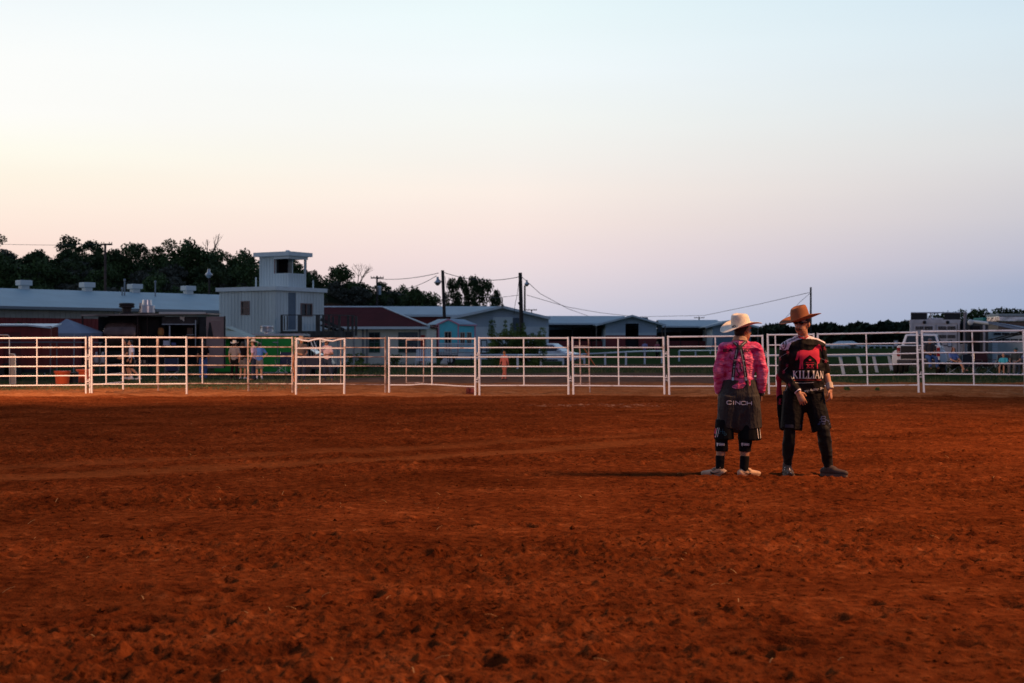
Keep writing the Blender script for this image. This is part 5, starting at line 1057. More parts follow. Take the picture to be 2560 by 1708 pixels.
m = MB(); m.obox((x(2497), 92.1, .5), (x(2640)-x(2497), 0, 0), (0, 2.4, 0), (0, 0, zz(806)-.5)); m.build('body', mat('brown_trailer_side', (.06, .045, .04), .5, var=.2), r)
m = MB(); m.obox((x(2496), 91.95, zz(790)), (x(2640)-x(2496), 0, 0), (0, 2.5, 0), (0, 0, .14)); m.build('roof', mat('slate_blue_roof', (.16, .24, .30), .5), r)
r = T('teal_canopy_top', 'small flat teal canopy top beyond the horse trailer', 'canopy', at(2474, 830, 95)); x = lambda px: gx(px, 95); zz = lambda y: H+(HZ-y)*95/F
MB().obox((x(2457), 95, zz(804)), (x(2492)-x(2457), 0, 0), (0, 2, 0), (0, 0, zz(794)-zz(804))).build('canopy_cloth', mat('teal_canvas', (.01, .20, .19), .7), r, bevel=.05)
m = MB(); m.obox((x(2459), 95.1, 0), (.1, 0, 0), (0, .1, 0), (0, 0, zz(804))); m.obox((x(2490), 95.1, 0), (.1, 0, 0), (0, .1, 0), (0, 0, zz(804))); m.obox((x(2462), 95.2, zz(815)), (x(2490)-x(2462), 0, 0), (0, 1.5, 0), (0, 0, zz(804)-zz(815))); m.build('frame', ALW, r)
# ------------------------------------------------------------------ people: union of tapered volumes, fused into one skin
SKIN = mat('skin_warm', (.56, .26, .15), .55, var=.06, vs=8); SKIN2 = mat('skin_tan', (.40, .18, .10), .55, var=.06, vs=8); HAIR = mat('dark_hair', (.015, .010, .008), .6)
def cap_(m, p0, p1, r0, r1, side=None, flat=1.0, sq=False, n=14):
    p0, p1 = V(p0), V(p1); d = p1-p0; L_ = d.length
    d = d/L_ if L_ > 1e-6 else V((0, 0, 1))
    a = V(side) if side is not None else d.orthogonal(); a = (a-d*a.dot(d)).normalized(); b = d.cross(a)
    rings = []
    if sq: rings = [(0, r0*.001), (0, r0), (L_, r1), (L_, r1*.001)]
    else:
        for k in range(5): t = math.pi/2*(k/4.5); rings.append((-math.cos(t)*r0, math.sin(t)*r0))
        rings.append((0, r0)); rings.append((L_, r1))
        for k in range(4, -1, -1): t = math.pi/2*(k/4.5); rings.append((L_+math.cos(t)*r1, math.sin(t)*r1))
        rings[0] = (-r0, r0*.02); rings[-1] = (L_+r1, r1*.02)
    vs = [p0+d*h+(a*math.cos(2*math.pi*k/n)+b*math.sin(2*math.pi*k/n)*flat)*max(q, 1e-4) for h, q in rings for k in range(n)]
    R_ = len(rings); fs = [(i*n+k, i*n+(k+1) % n, (i+1)*n+(k+1) % n, (i+1)*n+k) for i in range(R_-1) for k in range(n)]
    m.add(vs, fs+[tuple(range(n-1, -1, -1)), tuple((R_-1)*n+k for k in range(n))])
def ell(m, c, rad, ax=None, n=16):
    c = V(c); X_, Y_, Z_ = ax or (V((1, 0, 0)), V((0, 1, 0)), V((0, 0, 1))); vs = []; h = n//2
    for i in range(h+1):
        t = math.pi*(i+.02*(i == 0)-.02*(i == h))/h
        for k in range(n): p = 2*math.pi*k/n; vs.append(c+X_*rad[0]*math.sin(t)*math.cos(p)+Y_*rad[1]*math.sin(t)*math.sin(p)+Z_*rad[2]*math.cos(t))
    m.add(vs, [(i*n+k, (i+1)*n+k, (i+1)*n+(k+1) % n, i*n+(k+1) % n) for i in range(h) for k in range(n)]+[tuple(range(n)), tuple(h*n+k for k in range(n-1, -1, -1))])
def fuse(m, name, material, parent, voxel, smooth=6, wr=0, wf=12, wst=(1, 1, 1), cut=None, seed=0):
    o = m.build('tmp', material, parent)
    md = o.modifiers.new('r', 'REMESH'); md.mode = 'VOXEL'; md.voxel_size = voxel; md.use_smooth_shade = True
    if smooth: s = o.modifiers.new('s', 'SMOOTH'); s.factor = .5; s.iterations = smooth
    dg = bpy.context.evaluated_depsgraph_get(); me = bpy.data.meshes.new_from_object(o.evaluated_get(dg)); bpy.data.objects.remove(o)
    me.name = name
    if wr:
        n = len(me.vertices); co = np.empty(n*3); me.vertices.foreach_get('co', co); co = co.reshape(-1, 3); no = np.empty(n*3); me.vertices.foreach_get('normal', no); no = no.reshape(-1, 3)
        q = co*np.array(wst)*wf+50; d = (1-np.abs(2*vnoise(q[:, 0], q[:, 1], q[:, 2], seed=seed+31)-1))**2 + .5*vnoise(q[:, 0]*2.1, q[:, 1]*2.1, q[:, 2]*2.1, seed=seed+32)
        co += no*((d-.75)*wr)[:, None]; me.vertices.foreach_set('co', co.ravel()); me.update()
    me.polygons.foreach_set('use_smooth', [True]*len(me.polygons))
    if not me.materials: me.materials.append(material)
    return link(name, me, None, parent)
def head(m, c, f, u, s=1.0, nose=True):
    f = V(f).normalized(); u = V(u); u = (u-f*u.dot(f)).normalized(); sd = f.cross(u)
    ell(m, c+u*.025*s-f*.012*s, (.076*s, .096*s, .100*s), (sd, f, u)); ell(m, c-u*.045*s+f*.028*s, (.058*s, .066*s, .072*s), (sd, f, u)); ell(m, c-u*.088*s+f*.062*s, (.028*s, .026*s, .022*s), (sd, f, u))
    if nose:
        cap_(m, c+f*.085*s+u*.012*s, c+f*.108*s-u*.026*s, .010*s, .016*s)
        cap_(m, c+f*.084*s-u*.055*s-sd*.018*s, c+f*.084*s-u*.055*s+sd*.018*s, .009*s, .009*s)
        cap_(m, c+f*.080*s+u*.036*s-sd*.035*s, c+f*.080*s+u*.036*s+sd*.035*s, .012*s, .012*s)
    for k in (-1, 1): ell(m, c+sd*k*.077*s-u*.005*s-f*.008*s, (.012*s, .020*s, .032*s), (sd, f, u))
def hand(m, wr, d, palm, out, s=1.0, curl=.5):
    """wr wrist, d pointing direction, palm normal (towards the palm side), out: thumb side."""
    d = V(d).normalized(); palm = V(palm); palm = (palm-d*palm.dot(d)).normalized(); o = V(out); o = (o-d*o.dot(d)-palm*o.dot(palm)).normalized()
    k = wr+d*.085*s; cap_(m, wr, wr+d*.03*s, .024*s, .028*s, o, .75); cap_(m, wr+d*.025*s, k, .034*s, .040*s, o, .42)
    for i, (q, L_) in enumerate(((.029, .070), (.010, .078), (-.010, .073), (-.029, .056))):
        b = k+o*q*s-d*.004*s; d1 = (d*math.cos(curl*.6)+palm*math.sin(curl*.6)+o*q*2.5).normalized(); d2 = (d*math.cos(curl*1.7)+palm*math.sin(curl*1.7)+o*q*2).normalized()
        p1 = b+d1*L_*.5*s; p2 = p1+d2*L_*.5*s; cap_(m, b, p1, .0092*s, .0086*s, n=8); cap_(m, p1, p2, .0086*s, .0070*s, n=8)
    t0 = wr+d*.025*s+o*.026*s; t1 = t0+(d*.6+o*.75+palm*.25).normalized()*.036*s; t2 = t1+(d*.9+o*.2+palm*.4).normalized()*.034*s
    cap_(m, t0, t1, .0125*s, .011*s, n=8); cap_(m, t1, t2, .0105*s, .0085*s, n=8)
def hat(parent, c, f, u, crown=.098, ch=.125, brim=.105, curl=.055, dip=.02, m_=None, name='hat', pinch=.02, band=None, s=1.0, side_tilt=0, left_curl=None):
    f = V(f).normalized(); u = V(u).normalized(); u = (u-f*u.dot(f)).normalized(); sd = f.cross(u); n = 40
    prof = [(0.02, ch*.80), (.35, ch*.84), (.62, ch*.98), (.80, ch*.97), (.90, ch*.80), (.96, ch*.45), (1.0, .012), (1.05, .0)]
    B = [(.25, 0), (.5, 0), (.75, 0), (.93, 0), (1.0, 0)]
    vs = []
    for q, h in prof:
        for k in range(n):
            t = 2*math.pi*k/n; ct, st_ = math.cos(t), math.sin(t); rx = crown*.88*q; ry = crown*1.08*q
            zz_ = h - (pinch*abs(st_)**3*0 if h < ch*.5 else pinch*max(0, ct)*.9*(q > .5)) 
            if h > ch*.7: rx *= (1-.12*max(0, ct))
            vs.append(c+(sd*st_*rx+f*ct*ry+u*zz_)*s)
    for t_, _ in B:
        for k in range(n):
            t = 2*math.pi*k/n; ct, st_ = math.cos(t), math.sin(t); w = brim*(1+.18*abs(ct)); rx = crown*.9+w*t_*(1-.22*t_*abs(st_)); ry = crown*1.1+w*t_
            cu = curl*(1 if (left_curl is None or st_ < 0) else left_curl)
            zz_ = cu*(abs(st_)**2.2)*t_**1.6 - dip*(ct*ct)*t_**1.3
            vs.append(c+(sd*st_*rx+f*ct*ry+u*zz_)*s)
    R_ = len(prof)+len(B); fs = [(i*n+k, (i+1)*n+k, (i+1)*n+(k+1) % n, i*n+(k+1) % n) for i in range(R_-1) for k in range(n)]+[tuple(range(n))]
    m = MB(); m.add(vs, fs); o = m.build(name, m_, parent, True)
    so_ = o.modifiers.new('thick', 'SOLIDIFY'); so_.thickness = .005; so_.offset = 0; sb = o.modifiers.new('sub', 'SUBSURF'); sb.levels = 1; sb.render_levels = 1
    if band:
        b = MB(); vs = []
        for h, q in ((.010, 1.02), (.030, .995)):
            for k in range(n): t = 2*math.pi*k/n; vs.append(c+(sd*math.sin(t)*crown*.885*q+f*math.cos(t)*crown*1.085*q+u*h)*s)
        b.add(vs, [(k, (k+1) % n, n+(k+1) % n, n+k) for k in range(n)]); bo = b.build('hat_band', band, o, True); q = bo.modifiers.new('t', 'SOLIDIFY'); q.thickness = .004; q.offset = 1
    return o
def lerp(a, b, t): return V(a)+(V(b)-V(a))*t
def body_parts(m, J, s, fa=None, hands=True, hd=True):
    """J: joints in world space. sides are l (photo left) and r (photo right)."""
    sw = (J['shr']-J['shl']).normalized(); hw = (J['hr']-J['hl']).normalized(); pel = (J['hl']+J['hr'])/2; sh = (J['shl']+J['shr'])/2
    up = (sh-pel).normalized()
    cap_(m, pel, pel+up*.16*s, .150*s, .128*s, hw, .66); cap_(m, lerp(pel, sh, .35), lerp(pel, sh, .72), .128*s, .155*s, sw, .66); cap_(m, lerp(pel, sh, .7), lerp(pel, sh, .88), .155*s, .145*s, sw, .62)
    cap_(m, J['shl']+sw*.03*s, J['shr']-sw*.03*s, .062*s, .062*s); cap_(m, sh-up*.02*s, J['neck'], .065*s, .052*s); cap_(m, J['neck'], J['head']-V((0, 0, .04*s)), .053*s, .052*s)
    for k in 'lr':
        cap_(m, J['sh'+k], J['el'+k], .052*s, .040*s); cap_(m, J['el'+k], lerp(J['el'+k], J['wr'+k], .35), .040*s, .041*s); cap_(m, lerp(J['el'+k], J['wr'+k], .35), J['wr'+k], .041*s, .026*s)
        cap_(m, J['h'+k], lerp(J['h'+k], J['kn'+k], .5), .088*s, .074*s); cap_(m, lerp(J['h'+k], J['kn'+k], .5), J['kn'+k], .074*s, .055*s)
        c_ = lerp(J['kn'+k], J['an'+k], .3); cap_(m, J['kn'+k], c_, .053*s, .056*s); cap_(m, c_, J['an'+k], .056*s, .036*s)
        cap_(m, J['an'+k], J['to'+k], .036*s, .028*s)
        if hands: hd_ = J.get('hd'+k) or (J['wr'+k]-J['el'+k]); hand(m, J['wr'+k], hd_, J['palm'+k], J['thumb'+k], s, J.get('curl'+k, .45))
    if hd: head(m, J['head'], J['face'], J.get('up', V((0, 0, 1))), s)
DEF = dict(hl=(-.085, 0, .93), hr=(.085, 0, .93), knl=(-.10, -.03, .50), knr=(.10, -.03, .50), anl=(-.11, .03, .08), anr=(.11, .03, .08), tol=(-.13, -.11, .04), tor=(.13, -.11, .04),
           shl=(-.175, 0, 1.42), shr=(.175, 0, 1.42), ell=(-.235, .03, 1.13), elr=(.235, .03, 1.13), wrl=(-.24, -.06, .90), wrr=(.24, -.06, .90), neck=(0, 0, 1.49), head=(0, -.02, 1.62))
def shoe(parent, an, to, s, m_, sole=None, voxel=.01, name='shoe', lift=0):
    m = MB(); an, to = V(an), V(to); d = to-an; d.z = 0; d.normalize(); g = min(to.z, an.z-.04*s)-.008*s
    hl_ = V((an.x, an.y, g+.045*s))-d*.045*s; tp = V((an.x, an.y, g+.035*s))+d*.17*s
    cap_(m, hl_, V((an.x, an.y, g+.055*s))+d*.05*s, .040*s, .045*s); cap_(m, V((an.x, an.y, g+.05*s))+d*.05*s, tp, .044*s, .034*s, d.cross(V((0, 0, 1))), .8); cap_(m, V((an.x, an.y, g+.07*s)), V(an)+V((0, 0, .02*s)), .046*s, .043*s)
    o = fuse(m, name, m_, parent, voxel*s, 3)
    if sole:
        q = MB(); sd = d.cross(V((0, 0, 1))); a = V((an.x, an.y, g))-d*.09*s; pts = [(.012, -.024), (.04, -.040), (.14, -.040), (.21, -.047), (.262, -.042), (.288, -.018), (.288, .018), (.262, .042), (.21, .047), (.14, .040), (.04, .040), (.012, .024)]
        lo = [a+d*x_*s*.98+sd*y_*s for x_, y_ in pts]; n = len(lo); q.add(lo+[p+V((0, 0, .024*s)) for p in lo], [tuple(range(n)), tuple(range(2*n-1, n-1, -1))]+[(i, i+n, (i+1) % n+n, (i+1) % n) for i in range(n)]); q.build('sole', sole, o, True)
    return o
def torso_cloth(m, J, s, g=1.12, hem=0.0, sleeve='short', nk=1.0):
    sw = (J['shr']-J['shl']).normalized(); hw = (J['hr']-J['hl']).normalized(); pel = (J['hl']+J['hr'])/2; sh = (J['shl']+J['shr'])/2; up = (sh-pel).normalized()
    cap_(m, pel+up*hem*s, lerp(pel, sh, .42), .158*s*g, .140*s*g, hw, .68, sq=True); cap_(m, lerp(pel, sh, .30), lerp(pel, sh, .72), .136*s*g, .160*s*g, sw, .66); cap_(m, lerp(pel, sh, .68), lerp(pel, sh, .9), .160*s*g, .145*s*g, sw, .62)
    cap_(m, J['shl']+sw*.03*s, J['shr']-sw*.03*s, .066*s*g, .066*s*g); cap_(m, sh, lerp(sh, J['neck']-V((0, 0, .03*s)), nk), .075*s*g, .060*s*g)
    for k in 'lr':
        if sleeve == 'short': cap_(m, J['sh'+k], lerp(J['sh'+k], J['el'+k], .62), .060*s*g, .060*s*g); 
        elif sleeve == 'long': cap_(m, J['sh'+k], J['el'+k], .060*s*g, .050*s*g); cap_(m, J['el'+k], lerp(J['el'+k], J['wr'+k], .94), .050*s*g, .036*s*g)
def leg_cloth(m, J, s, g=1.12, to=.93, loose=1.0, shorts=False):
    hw = (J['hr']-J['hl']).normalized(); pel = (J['hl']+J['hr'])/2; cap_(m, pel-V((0, 0, .03)), pel+V((0, 0, .10*s)), .150*s*g, .138*s*g, hw, .68, sq=False)
    for k in 'lr':
        if shorts: cap_(m, J['h'+k], lerp(J['h'+k], J['kn'+k], to), .094*s*g, .088*s*g*loose, sq=True); ell(m, J['h'+k], (.095*s*g,)*3)
        else: cap_(m, J['h'+k], J['kn'+k], .092*s*g, .064*s*g*loose); cap_(m, J['kn'+k], lerp(J['kn'+k], J['an'+k], to), .064*s*g*loose, .052*s*g*loose)
def hair(m, c, f, u, s, long=0):
    f = V(f).normalized(); u = V(u); sd = f.cross(u); ell(m, c+u*.038*s-f*.030*s, (.083*s, .093*s, .092*s), (sd, f, u)); ell(m, c-u*.02*s-f*.055*s, (.066*s, .05*s, .065*s), (sd, f, u))
    if long:
        for k in (-1, 1): cap_(m, c+u*.06*s+sd*k*.05*s+f*.03*s, c+sd*k*.088*s-u*long*.6*s-f*.01*s, .042*s, .038*s)
    if long: cap_(m, c-f*.05*s, c-f*.07*s-u*long*s, .07*s, .045*s, sd, .6)
def person(px, pyf, Y, ht, label, rot=0, over={}, top=None, sleeve='short', hem=-.02, bottom=None, legs='long', shoes=None, hat_=None, cap=None, hairc=None, hlong=0, skin=SKIN, vox=.011, lean=0, base=None, grp='people standing behind the fence', bag=None, sock=None):
    s = ht/1.75; X = gx(px, Y); z = H+(HZ-pyf)*Y/F if base is None else base; Rm = Matrix.Rotation(rot, 3, 'Z')
    r = T('person', label, 'person', (X, Y, z), grp, rot, True); J = {k: V(v)*s for k, v in DEF.items()}
    for k, v in over.items():
        if k in J or k in ('face', 'up'): J[k] = V(v)*(s if k not in ('face', 'up') else 1)
        else: J[k] = v if isinstance(v, (int, float)) else V(v)
    J.setdefault('face', V((0, -1, 0))); 
    for k, sx in (('l', -1), ('r', 1)): J.setdefault('palm'+k, V((-sx, 0, 0))); J.setdefault('thumb'+k, V((0, -1, 0)))
    m = MB(); body_parts(m, J, s); fuse(m, 'body', skin, r, vox*s, 2)
    if bottom: m = MB(); leg_cloth(m, J, s, 1.1, .95 if legs == 'long' else .9, 1.1 if legs == 'long' else 1.12, legs != 'long'); fuse(m, 'trousers' if legs == 'long' else 'shorts', bottom, r, .014*s, 4, .012, 9)
    if top: m = MB(); torso_cloth(m, J, s, 1.1, hem, sleeve); fuse(m, 'shirt', top, r, .014*s, 4, .014, 8)
    if shoes:
        for k in 'lr': shoe(r, J['an'+k], J['to'+k], s*1.02, shoes, None, .013)
    if sock:
        for k in 'lr': m = MB(); cap_(m, lerp(J['an'+k], J['kn'+k], .08), lerp(J['an'+k], J['kn'+k], .3), .044*s, .052*s, sq=True); fuse(m, 'sock', sock, r, .012, 2)
    f = J['face'].normalized(); u = V(over.get('up', (0, 0, 1)))
    if hairc: m = MB(); hair(m, J['head'], f, u, s, hlong); fuse(m, 'hair', hairc, r, .011, 3)
    if hat_: hat(r, J['head']+u*.062*s, f, u, m_=hat_, s=s*1.05)
    if cap:
        m = MB(); ell(m, J['head']+u*.05*s-f*.01*s, (.086*s, .104*s, .085*s), (f.cross(u), f, u)); cap_(m, J['head']+f*.08*s+u*.055*s, J['head']+f*.16*s+u*.045*s, .06*s, .045*s, f.cross(u), .2); fuse(m, 'cap', cap, r, .011, 2)
    return r
cl = lambda n, c, **k: mat(n, c, .85, var=.10, vs=7, **k)
DEN = cl('dark_denim', (.018, .028, .055)); DEN2 = cl('blue_denim', (.04, .10, .28)); STRAW = mat('straw_hat', (.82, .66, .50), .7, var=.08, vs=30); TANH = mat('tan_felt', (.42, .25, .13), .8, var=.1)
GREY = cl('grey_tee', (.26, .22, .22)); BLK = mat('black_cloth', (.007, .0065, .008), .9, var=.15, vs=7, spec=.15); GSH = cl('grey_shorts', (.20, .17, .165)); WT_ = cl('white_tee', (.82, .76, .84)); SH_W = mat('white_shoes', (.6, .58, .6), .6); SH_D = mat('dark_boots', (.03, .02, .017), .6)
step = dict(knl=(-.12, -.12, .50), anl=(-.14, -.16, .09), tol=(-.16, -.32, .05), knr=(.1, .05, .5), anr=(.12, .30, .14), tor=(.13, .18, .05))
person(317, 951, 58, 1.68, 'boy with a dark top and bare legs walking left, the left one of two walkers', R(-75), dict(knl=(-.08, -.14, .52), anl=(-.08, -.05, .08), tol=(-.08, -.2, .04), knr=(.08, .02, .5), anr=(.08, .12, .1), tor=(.08, -.02, .05), ell=(-.22, -.08, 1.14), wrl=(-.2, -.28, 1.0), elr=(.22, .02, 1.14), wrr=(.22, -.2, .98), head=(0, -.07, 1.60), neck=(0, -.03, 1.48)),
       cl('brown_tee', (.05, .022, .016)), bottom=BLK, legs='short', shoes=SH_W, hairc=HAIR, skin=SKIN, grp='two boys walking behind the fence')
person(329, 952, 57.5, 1.66, 'boy in a white t-shirt and dark shorts walking left, the right one of two walkers', R(-80), dict(knl=(-.08, -.10, .52), anl=(-.08, .02, .08), tol=(-.08, -.13, .04), knr=(.08, .02, .5), anr=(.08, .34, .17), tor=(.08, .22, .05), ell=(-.2, .04, 1.12), wrl=(-.2, -.12, .92), elr=(.22, .06, 1.14), wrr=(.22, .0, .88), head=(0, -.06, 1.60)),
       WT_, bottom=BLK, legs='short', shoes=SH_W, sock=WT_, hairc=HAIR, grp='two boys walking behind the fence')
person(508, 950, 63, 1.72, 'dark figure in blue jeans by the open brown door of the smoker', R(200), {}, BLK, bottom=DEN2, shoes=SH_D, hairc=HAIR, skin=SKIN2)
person(586, 950, 60, 1.62, 'man seen from behind in a curled straw hat, grey t-shirt and dark jeans', R(172), dict(ell=(-.25, -.02, 1.14), wrl=(-.24, .0, .9), anr=(.22, -.2, .08), knr=(.14, -.1, .5), tor=(.26, -.33, .05)), GREY, bottom=BLK, shoes=SH_D, hat_=STRAW, hairc=HAIR)
person(607, 950, 61.5, 1.66, 'woman with dark hair, black top and grey shorts standing between two straw hats', R(165), dict(ell=(-.23, -.06, 1.15), wrl=(-.12, -.24, 1.12)), BLK, bottom=GSH, legs='short', shoes=SH_W, hairc=HAIR, hlong=.16)
person(634, 951, 60, 1.68, 'man in a straw hat, pale pink t-shirt and dark jeans, in profile', R(-100), dict(ell=(-.22, .02, 1.13), wrl=(-.22, -.06, .88)), cl('pale_pink_tee', (.75, .48, .58)), bottom=DEN, shoes=SH_D, hat_=STRAW, hairc=HAIR)
person(648, 951, 61, 1.62, 'person in a pale cap, blue top and grey shorts with a hand on the hip', R(185), dict(elr=(.22, 0, 1.14), ell=(-.36, -.02, 1.22), wrl=(-.17, -.04, 1.04)), cl('blue_top', (.10, .24, .62)), bottom=GSH, legs='short', shoes=SH_W, cap=mat('cream_cap', (.55, .45, .38), .8), hairc=HAIR, sock=WT_)
person(753, 954, 58, 1.80, 'man in a tan hat and brown-grey shirt at the left post of the bent gate', R(20), dict(wrl=(-.1, -.22, 1.08), wrr=(.12, -.24, 1.05), ell=(-.24, -.02, 1.13), face=(.5, -1, -.1)), cl('brown_grey_shirt', (.14, .10, .085)), bottom=DEN, shoes=SH_D, hat_=TANH, hairc=HAIR, skin=SKIN2)
person(817, 953, 59, 1.72, 'man in a straw hat and a pinkish white shirt, arms bent, behind the bent gate', R(-15), dict(ell=(-.30, -.04, 1.16), wrl=(-.42, -.2, 1.08), elr=(.27, .0, 1.15), wrr=(.10, -.24, 1.12), hl=(-.06, 0, .93), hr=(.11, 0, .93), anr=(.24, -.02, .08), tor=(.30, -.16, .04), knr=(.2, -.08, .5), face=(-.5, -1, -.1)), cl('pinkish_shirt', (.72, .48, .50)), sleeve='long' if 0 else 'short', bottom=DEN, shoes=mat('brown_boots', (.18, .09, .03), .6), hat_=STRAW, hairc=HAIR, skin=SKIN2)
person(1261, 951.5, 60, 1.24, 'small child in a coral pink outfit walking beyond the fence', R(150), dict(ell=(-.26, .02, 1.15), wrl=(-.24, -.08, .95), wrr=(.36, -.10, .96), elr=(.26, 0, 1.12), knl=(-.06, 0, .5), knr=(.06, -.06, .5)), cl('coral_top', (.42, .11, .09)), sleeve='long', bottom=cl('coral_trousers', (.34, .09, .06)), shoes=SH_D, hairc=mat('sandy_hair', (.30, .12, .04), .6), grp='people beyond the fence')
person(1612, 899, 128, 1.66, 'distant person in a lavender shirt behind the white track rail', R(170), {}, cl('lavender', (.32, .28, .48)), bottom=BLK, shoes=SH_D, hairc=HAIR, vox=.02, grp='people beyond the fence')
person(1643, 899, 126, 1.6, 'distant person with long fair hair and a pink shirt behind the white track rail', R(20), {}, cl('rose_shirt', (.42, .10, .13)), bottom=BLK, shoes=SH_D, hairc=mat('fair_hair', (.3, .2, .12), .6), hlong=.2, vox=.02, grp='people beyond the fence')
sit = dict(hl=(-.09, 0, .48), hr=(.09, 0, .48), knl=(-.12, -.42, .50), knr=(.12, -.42, .50), anl=(-.12, -.46, .08), anr=(.12, -.46, .08), tol=(-.13, -.6, .04), tor=(.13, -.6, .04), shl=(-.175, .12, .95), shr=(.175, .12, .95), ell=(-.24, -.05, .70), elr=(.24, -.05, .70), wrl=(-.14, -.28, .62), wrr=(.14, -.28, .62), neck=(0, .11, 1.03), head=(0, .07, 1.16))
s2 = dict(sit); s2.update(knl=(-.04, -.42, .58), anl=(.02, -.66, .2), tol=(.06, -.8, .22)); s2['face'] = (-.3, -1, -.2)
person(2386, 937, 63.6, 1.68, 'woman with reddish brown hair and a blue top sitting cross-legged in a low chair', R(25), s2, cl('dusty_blue_top', (.13, .20, .45)), bottom=BLK, legs='short', shoes=SH_D, hairc=mat('auburn_hair', (.10, .02, .012), .6), hlong=.14, grp='people sitting by the trailers', skin=SKIN)
s4 = dict(sit); s4['face'] = (.6, -1, -.5)
person(2508, 939, 63.6, 1.35, 'child with red hair and a turquoise top sitting in a folding chair', R(-30), s4, cl('turquoise_top', (.07, .52, .60)), bottom=BLK, legs='short', shoes=SH_W, hairc=mat('ginger_hair', (.30, .06, .02), .6), grp='people sitting by the trailers')
person(2538, 939, 63.6, 1.70, 'man in a cap and grey clothes sitting at the right edge of the photo', R(-40), sit, cl('dark_tee', (.04, .05, .05)), bottom=cl('grey_trousers', (.16, .15, .15)), shoes=SH_D, cap=cl('teal_cap', (.04, .10, .09)), grp='people sitting by the trailers')
person(2566, 939, 63.6, 1.70, 'person in a pale lilac shirt sitting half outside the right edge of the photo', R(-50), sit, cl('lilac_shirt', (.40, .38, .55)), bottom=GSH, shoes=SH_W, hairc=HAIR, grp='people sitting by the trailers')
ta = dict(sit); ta.update(shl=(-.18, -.02, .98), shr=(.18, -.02, .98), neck=(0, -.05, 1.06), head=(0, -.10, 1.17), knl=(-.14, -.36, .42), knr=(.16, -.36, .42), anl=(-.14, -.42, .02), anr=(.2, -.40, .02), tol=(-.15, -.56, -.02), tor=(.22, -.54, -.02))
person(2323, 935, 66.9, 1.86, 'man in a cap, dark shirt and jeans sitting behind the white pickup', R(8), ta, cl('dark_grey_shirt', (.04, .038, .045)), bottom=DEN2, shoes=GALV if 0 else SH_D, cap=cl('grey_cap', (.14, .12, .14)), base=.42, grp='people sitting by the trailers', skin=SKIN2)
# ------------------------------------------------------------------ the two main figures
from mathutils.geometry import tessellate_polygon
S6 = 3.266
def c6(x, y, dy=0, Y0=15.5): return at(1720+x/S6, 740+y/S6, Y0+dy) if not dy else V((at(1720+x/S6, 740+y/S6, Y0).x, Y0+dy, at(1720+x/S6, 740+y/S6, Y0).z))
def bvh_of(objs):
    vs, fs = [], []
    for o in objs:
        off = OFF[o.name]; n = len(vs); vs += [v.co+off for v in o.data.vertices]; fs += [[i+n for i in p.vertices] for p in o.data.polygons]
    return BVHTree.FromPolygons(vs, fs)
def stroke(pts, w):
    out = []
    for a, b in zip(pts[:-1], pts[1:]):
        dx, dy = b[0]-a[0], b[1]-a[1]; l = math.hypot(dx, dy) or 1; nx, ny = -dy/l*w/2, dx/l*w/2; ex, ey = dx/l*w*.3, dy/l*w*.3
        out.append([(a[0]+nx-ex, a[1]+ny-ey), (b[0]+nx+ex, b[1]+ny+ey), (b[0]-nx+ex, b[1]-ny+ey), (a[0]-nx-ex, a[1]-ny-ey)])
    return out
def decal(name, polys, m_, parent, tree, fn, off=.004, cuts=1):
    vs, fs = [], []
    for i, P in enumerate(polys):
        bm = bmesh.new(); vv = [bm.verts.new((p[0], p[1], 0)) for p in P]
        for t in tessellate_polygon([[V((p[0], p[1], 0)) for p in P]]):
            try: bm.faces.new([vv[q] for q in t])
            except Exception: pass
        for _ in range(cuts): bmesh.ops.subdivide_edges(bm, edges=bm.edges[:], cuts=1, use_grid_fill=True)
        bmesh.ops.triangulate(bm, faces=bm.faces[:])
        bm.verts.index_update(); mp = {}
        for v in bm.verts:
            px, py = fn(v.co.x, v.co.y); o = V((0, 0, H)); d = (at(px, py, 16)-o).normalized(); hit = tree.ray_cast(o, d, 40)
            if hit[0] is not None: mp[v.index] = len(vs); vs.append(hit[0]-d*(off+i*.00022))
        for f in bm.faces:
            if all(v.index in mp for v in f.verts):
                q = [vs[mp[v.index]] for v in f.verts]
                if max((q[0]-q[1]).length, (q[1]-q[2]).length, (q[0]-q[2]).length) < .12: fs.append(tuple(mp[v.index] for v in f.verts))
        bm.free()
    mb = MB(); mb.add(vs, fs); o = mb.build(name, m_, parent)
    o.data.polygons.foreach_set('use_smooth', [True]*len(o.data.polygons)); return o
f6 = lambda x, y: (1720+x/S6, 740+y/S6)
f8 = lambda x, y: (1920+x/6.27, 740+y/6.27)
GL = {'C': [[(1, .82), (.8, 1), (.2, 1), (0, .8), (0, .2), (.2, 0), (.8, 0), (1, .18)]], 'I': [[(.5, 0), (.5, 1)]], 'N': [[(0, 0), (0, 1), (1, 0), (1, 1)]], 'H': [[(0, 0), (0, 1)], [(1, 0), (1, 1)], [(0, .5), (1, .5)]],
      'E': [[(1, 1), (0, 1), (0, 0), (1, 0)], [(0, .5), (.8, .5)]], 'A': [[(0, 0), (.5, 1), (1, 0)], [(.2, .35), (.8, .35)]], 'Y': [[(0, 1), (.5, .5), (1, 1)], [(.5, .5), (.5, 0)]], 'K': [[(0, 0), (0, 1)], [(1, 1), (0, .45), (1, 0)]], 'L': [[(0, 1), (0, 0), (1, 0)]],
      'B': [[(0, 0), (0, 1), (.8, 1), (.9, .75), (.7, .52), (0, .5)], [(.7, .52), (1, .3), (.8, 0), (0, 0)]], 'T': [[(0, 1), (1, 1)], [(.5, 1), (.5, 0)]], '6': [[(.8, 1), (.2, .7), (0, .3), (.3, 0), (.8, .1), (.9, .4), (.4, .55), (.05, .35)]]}
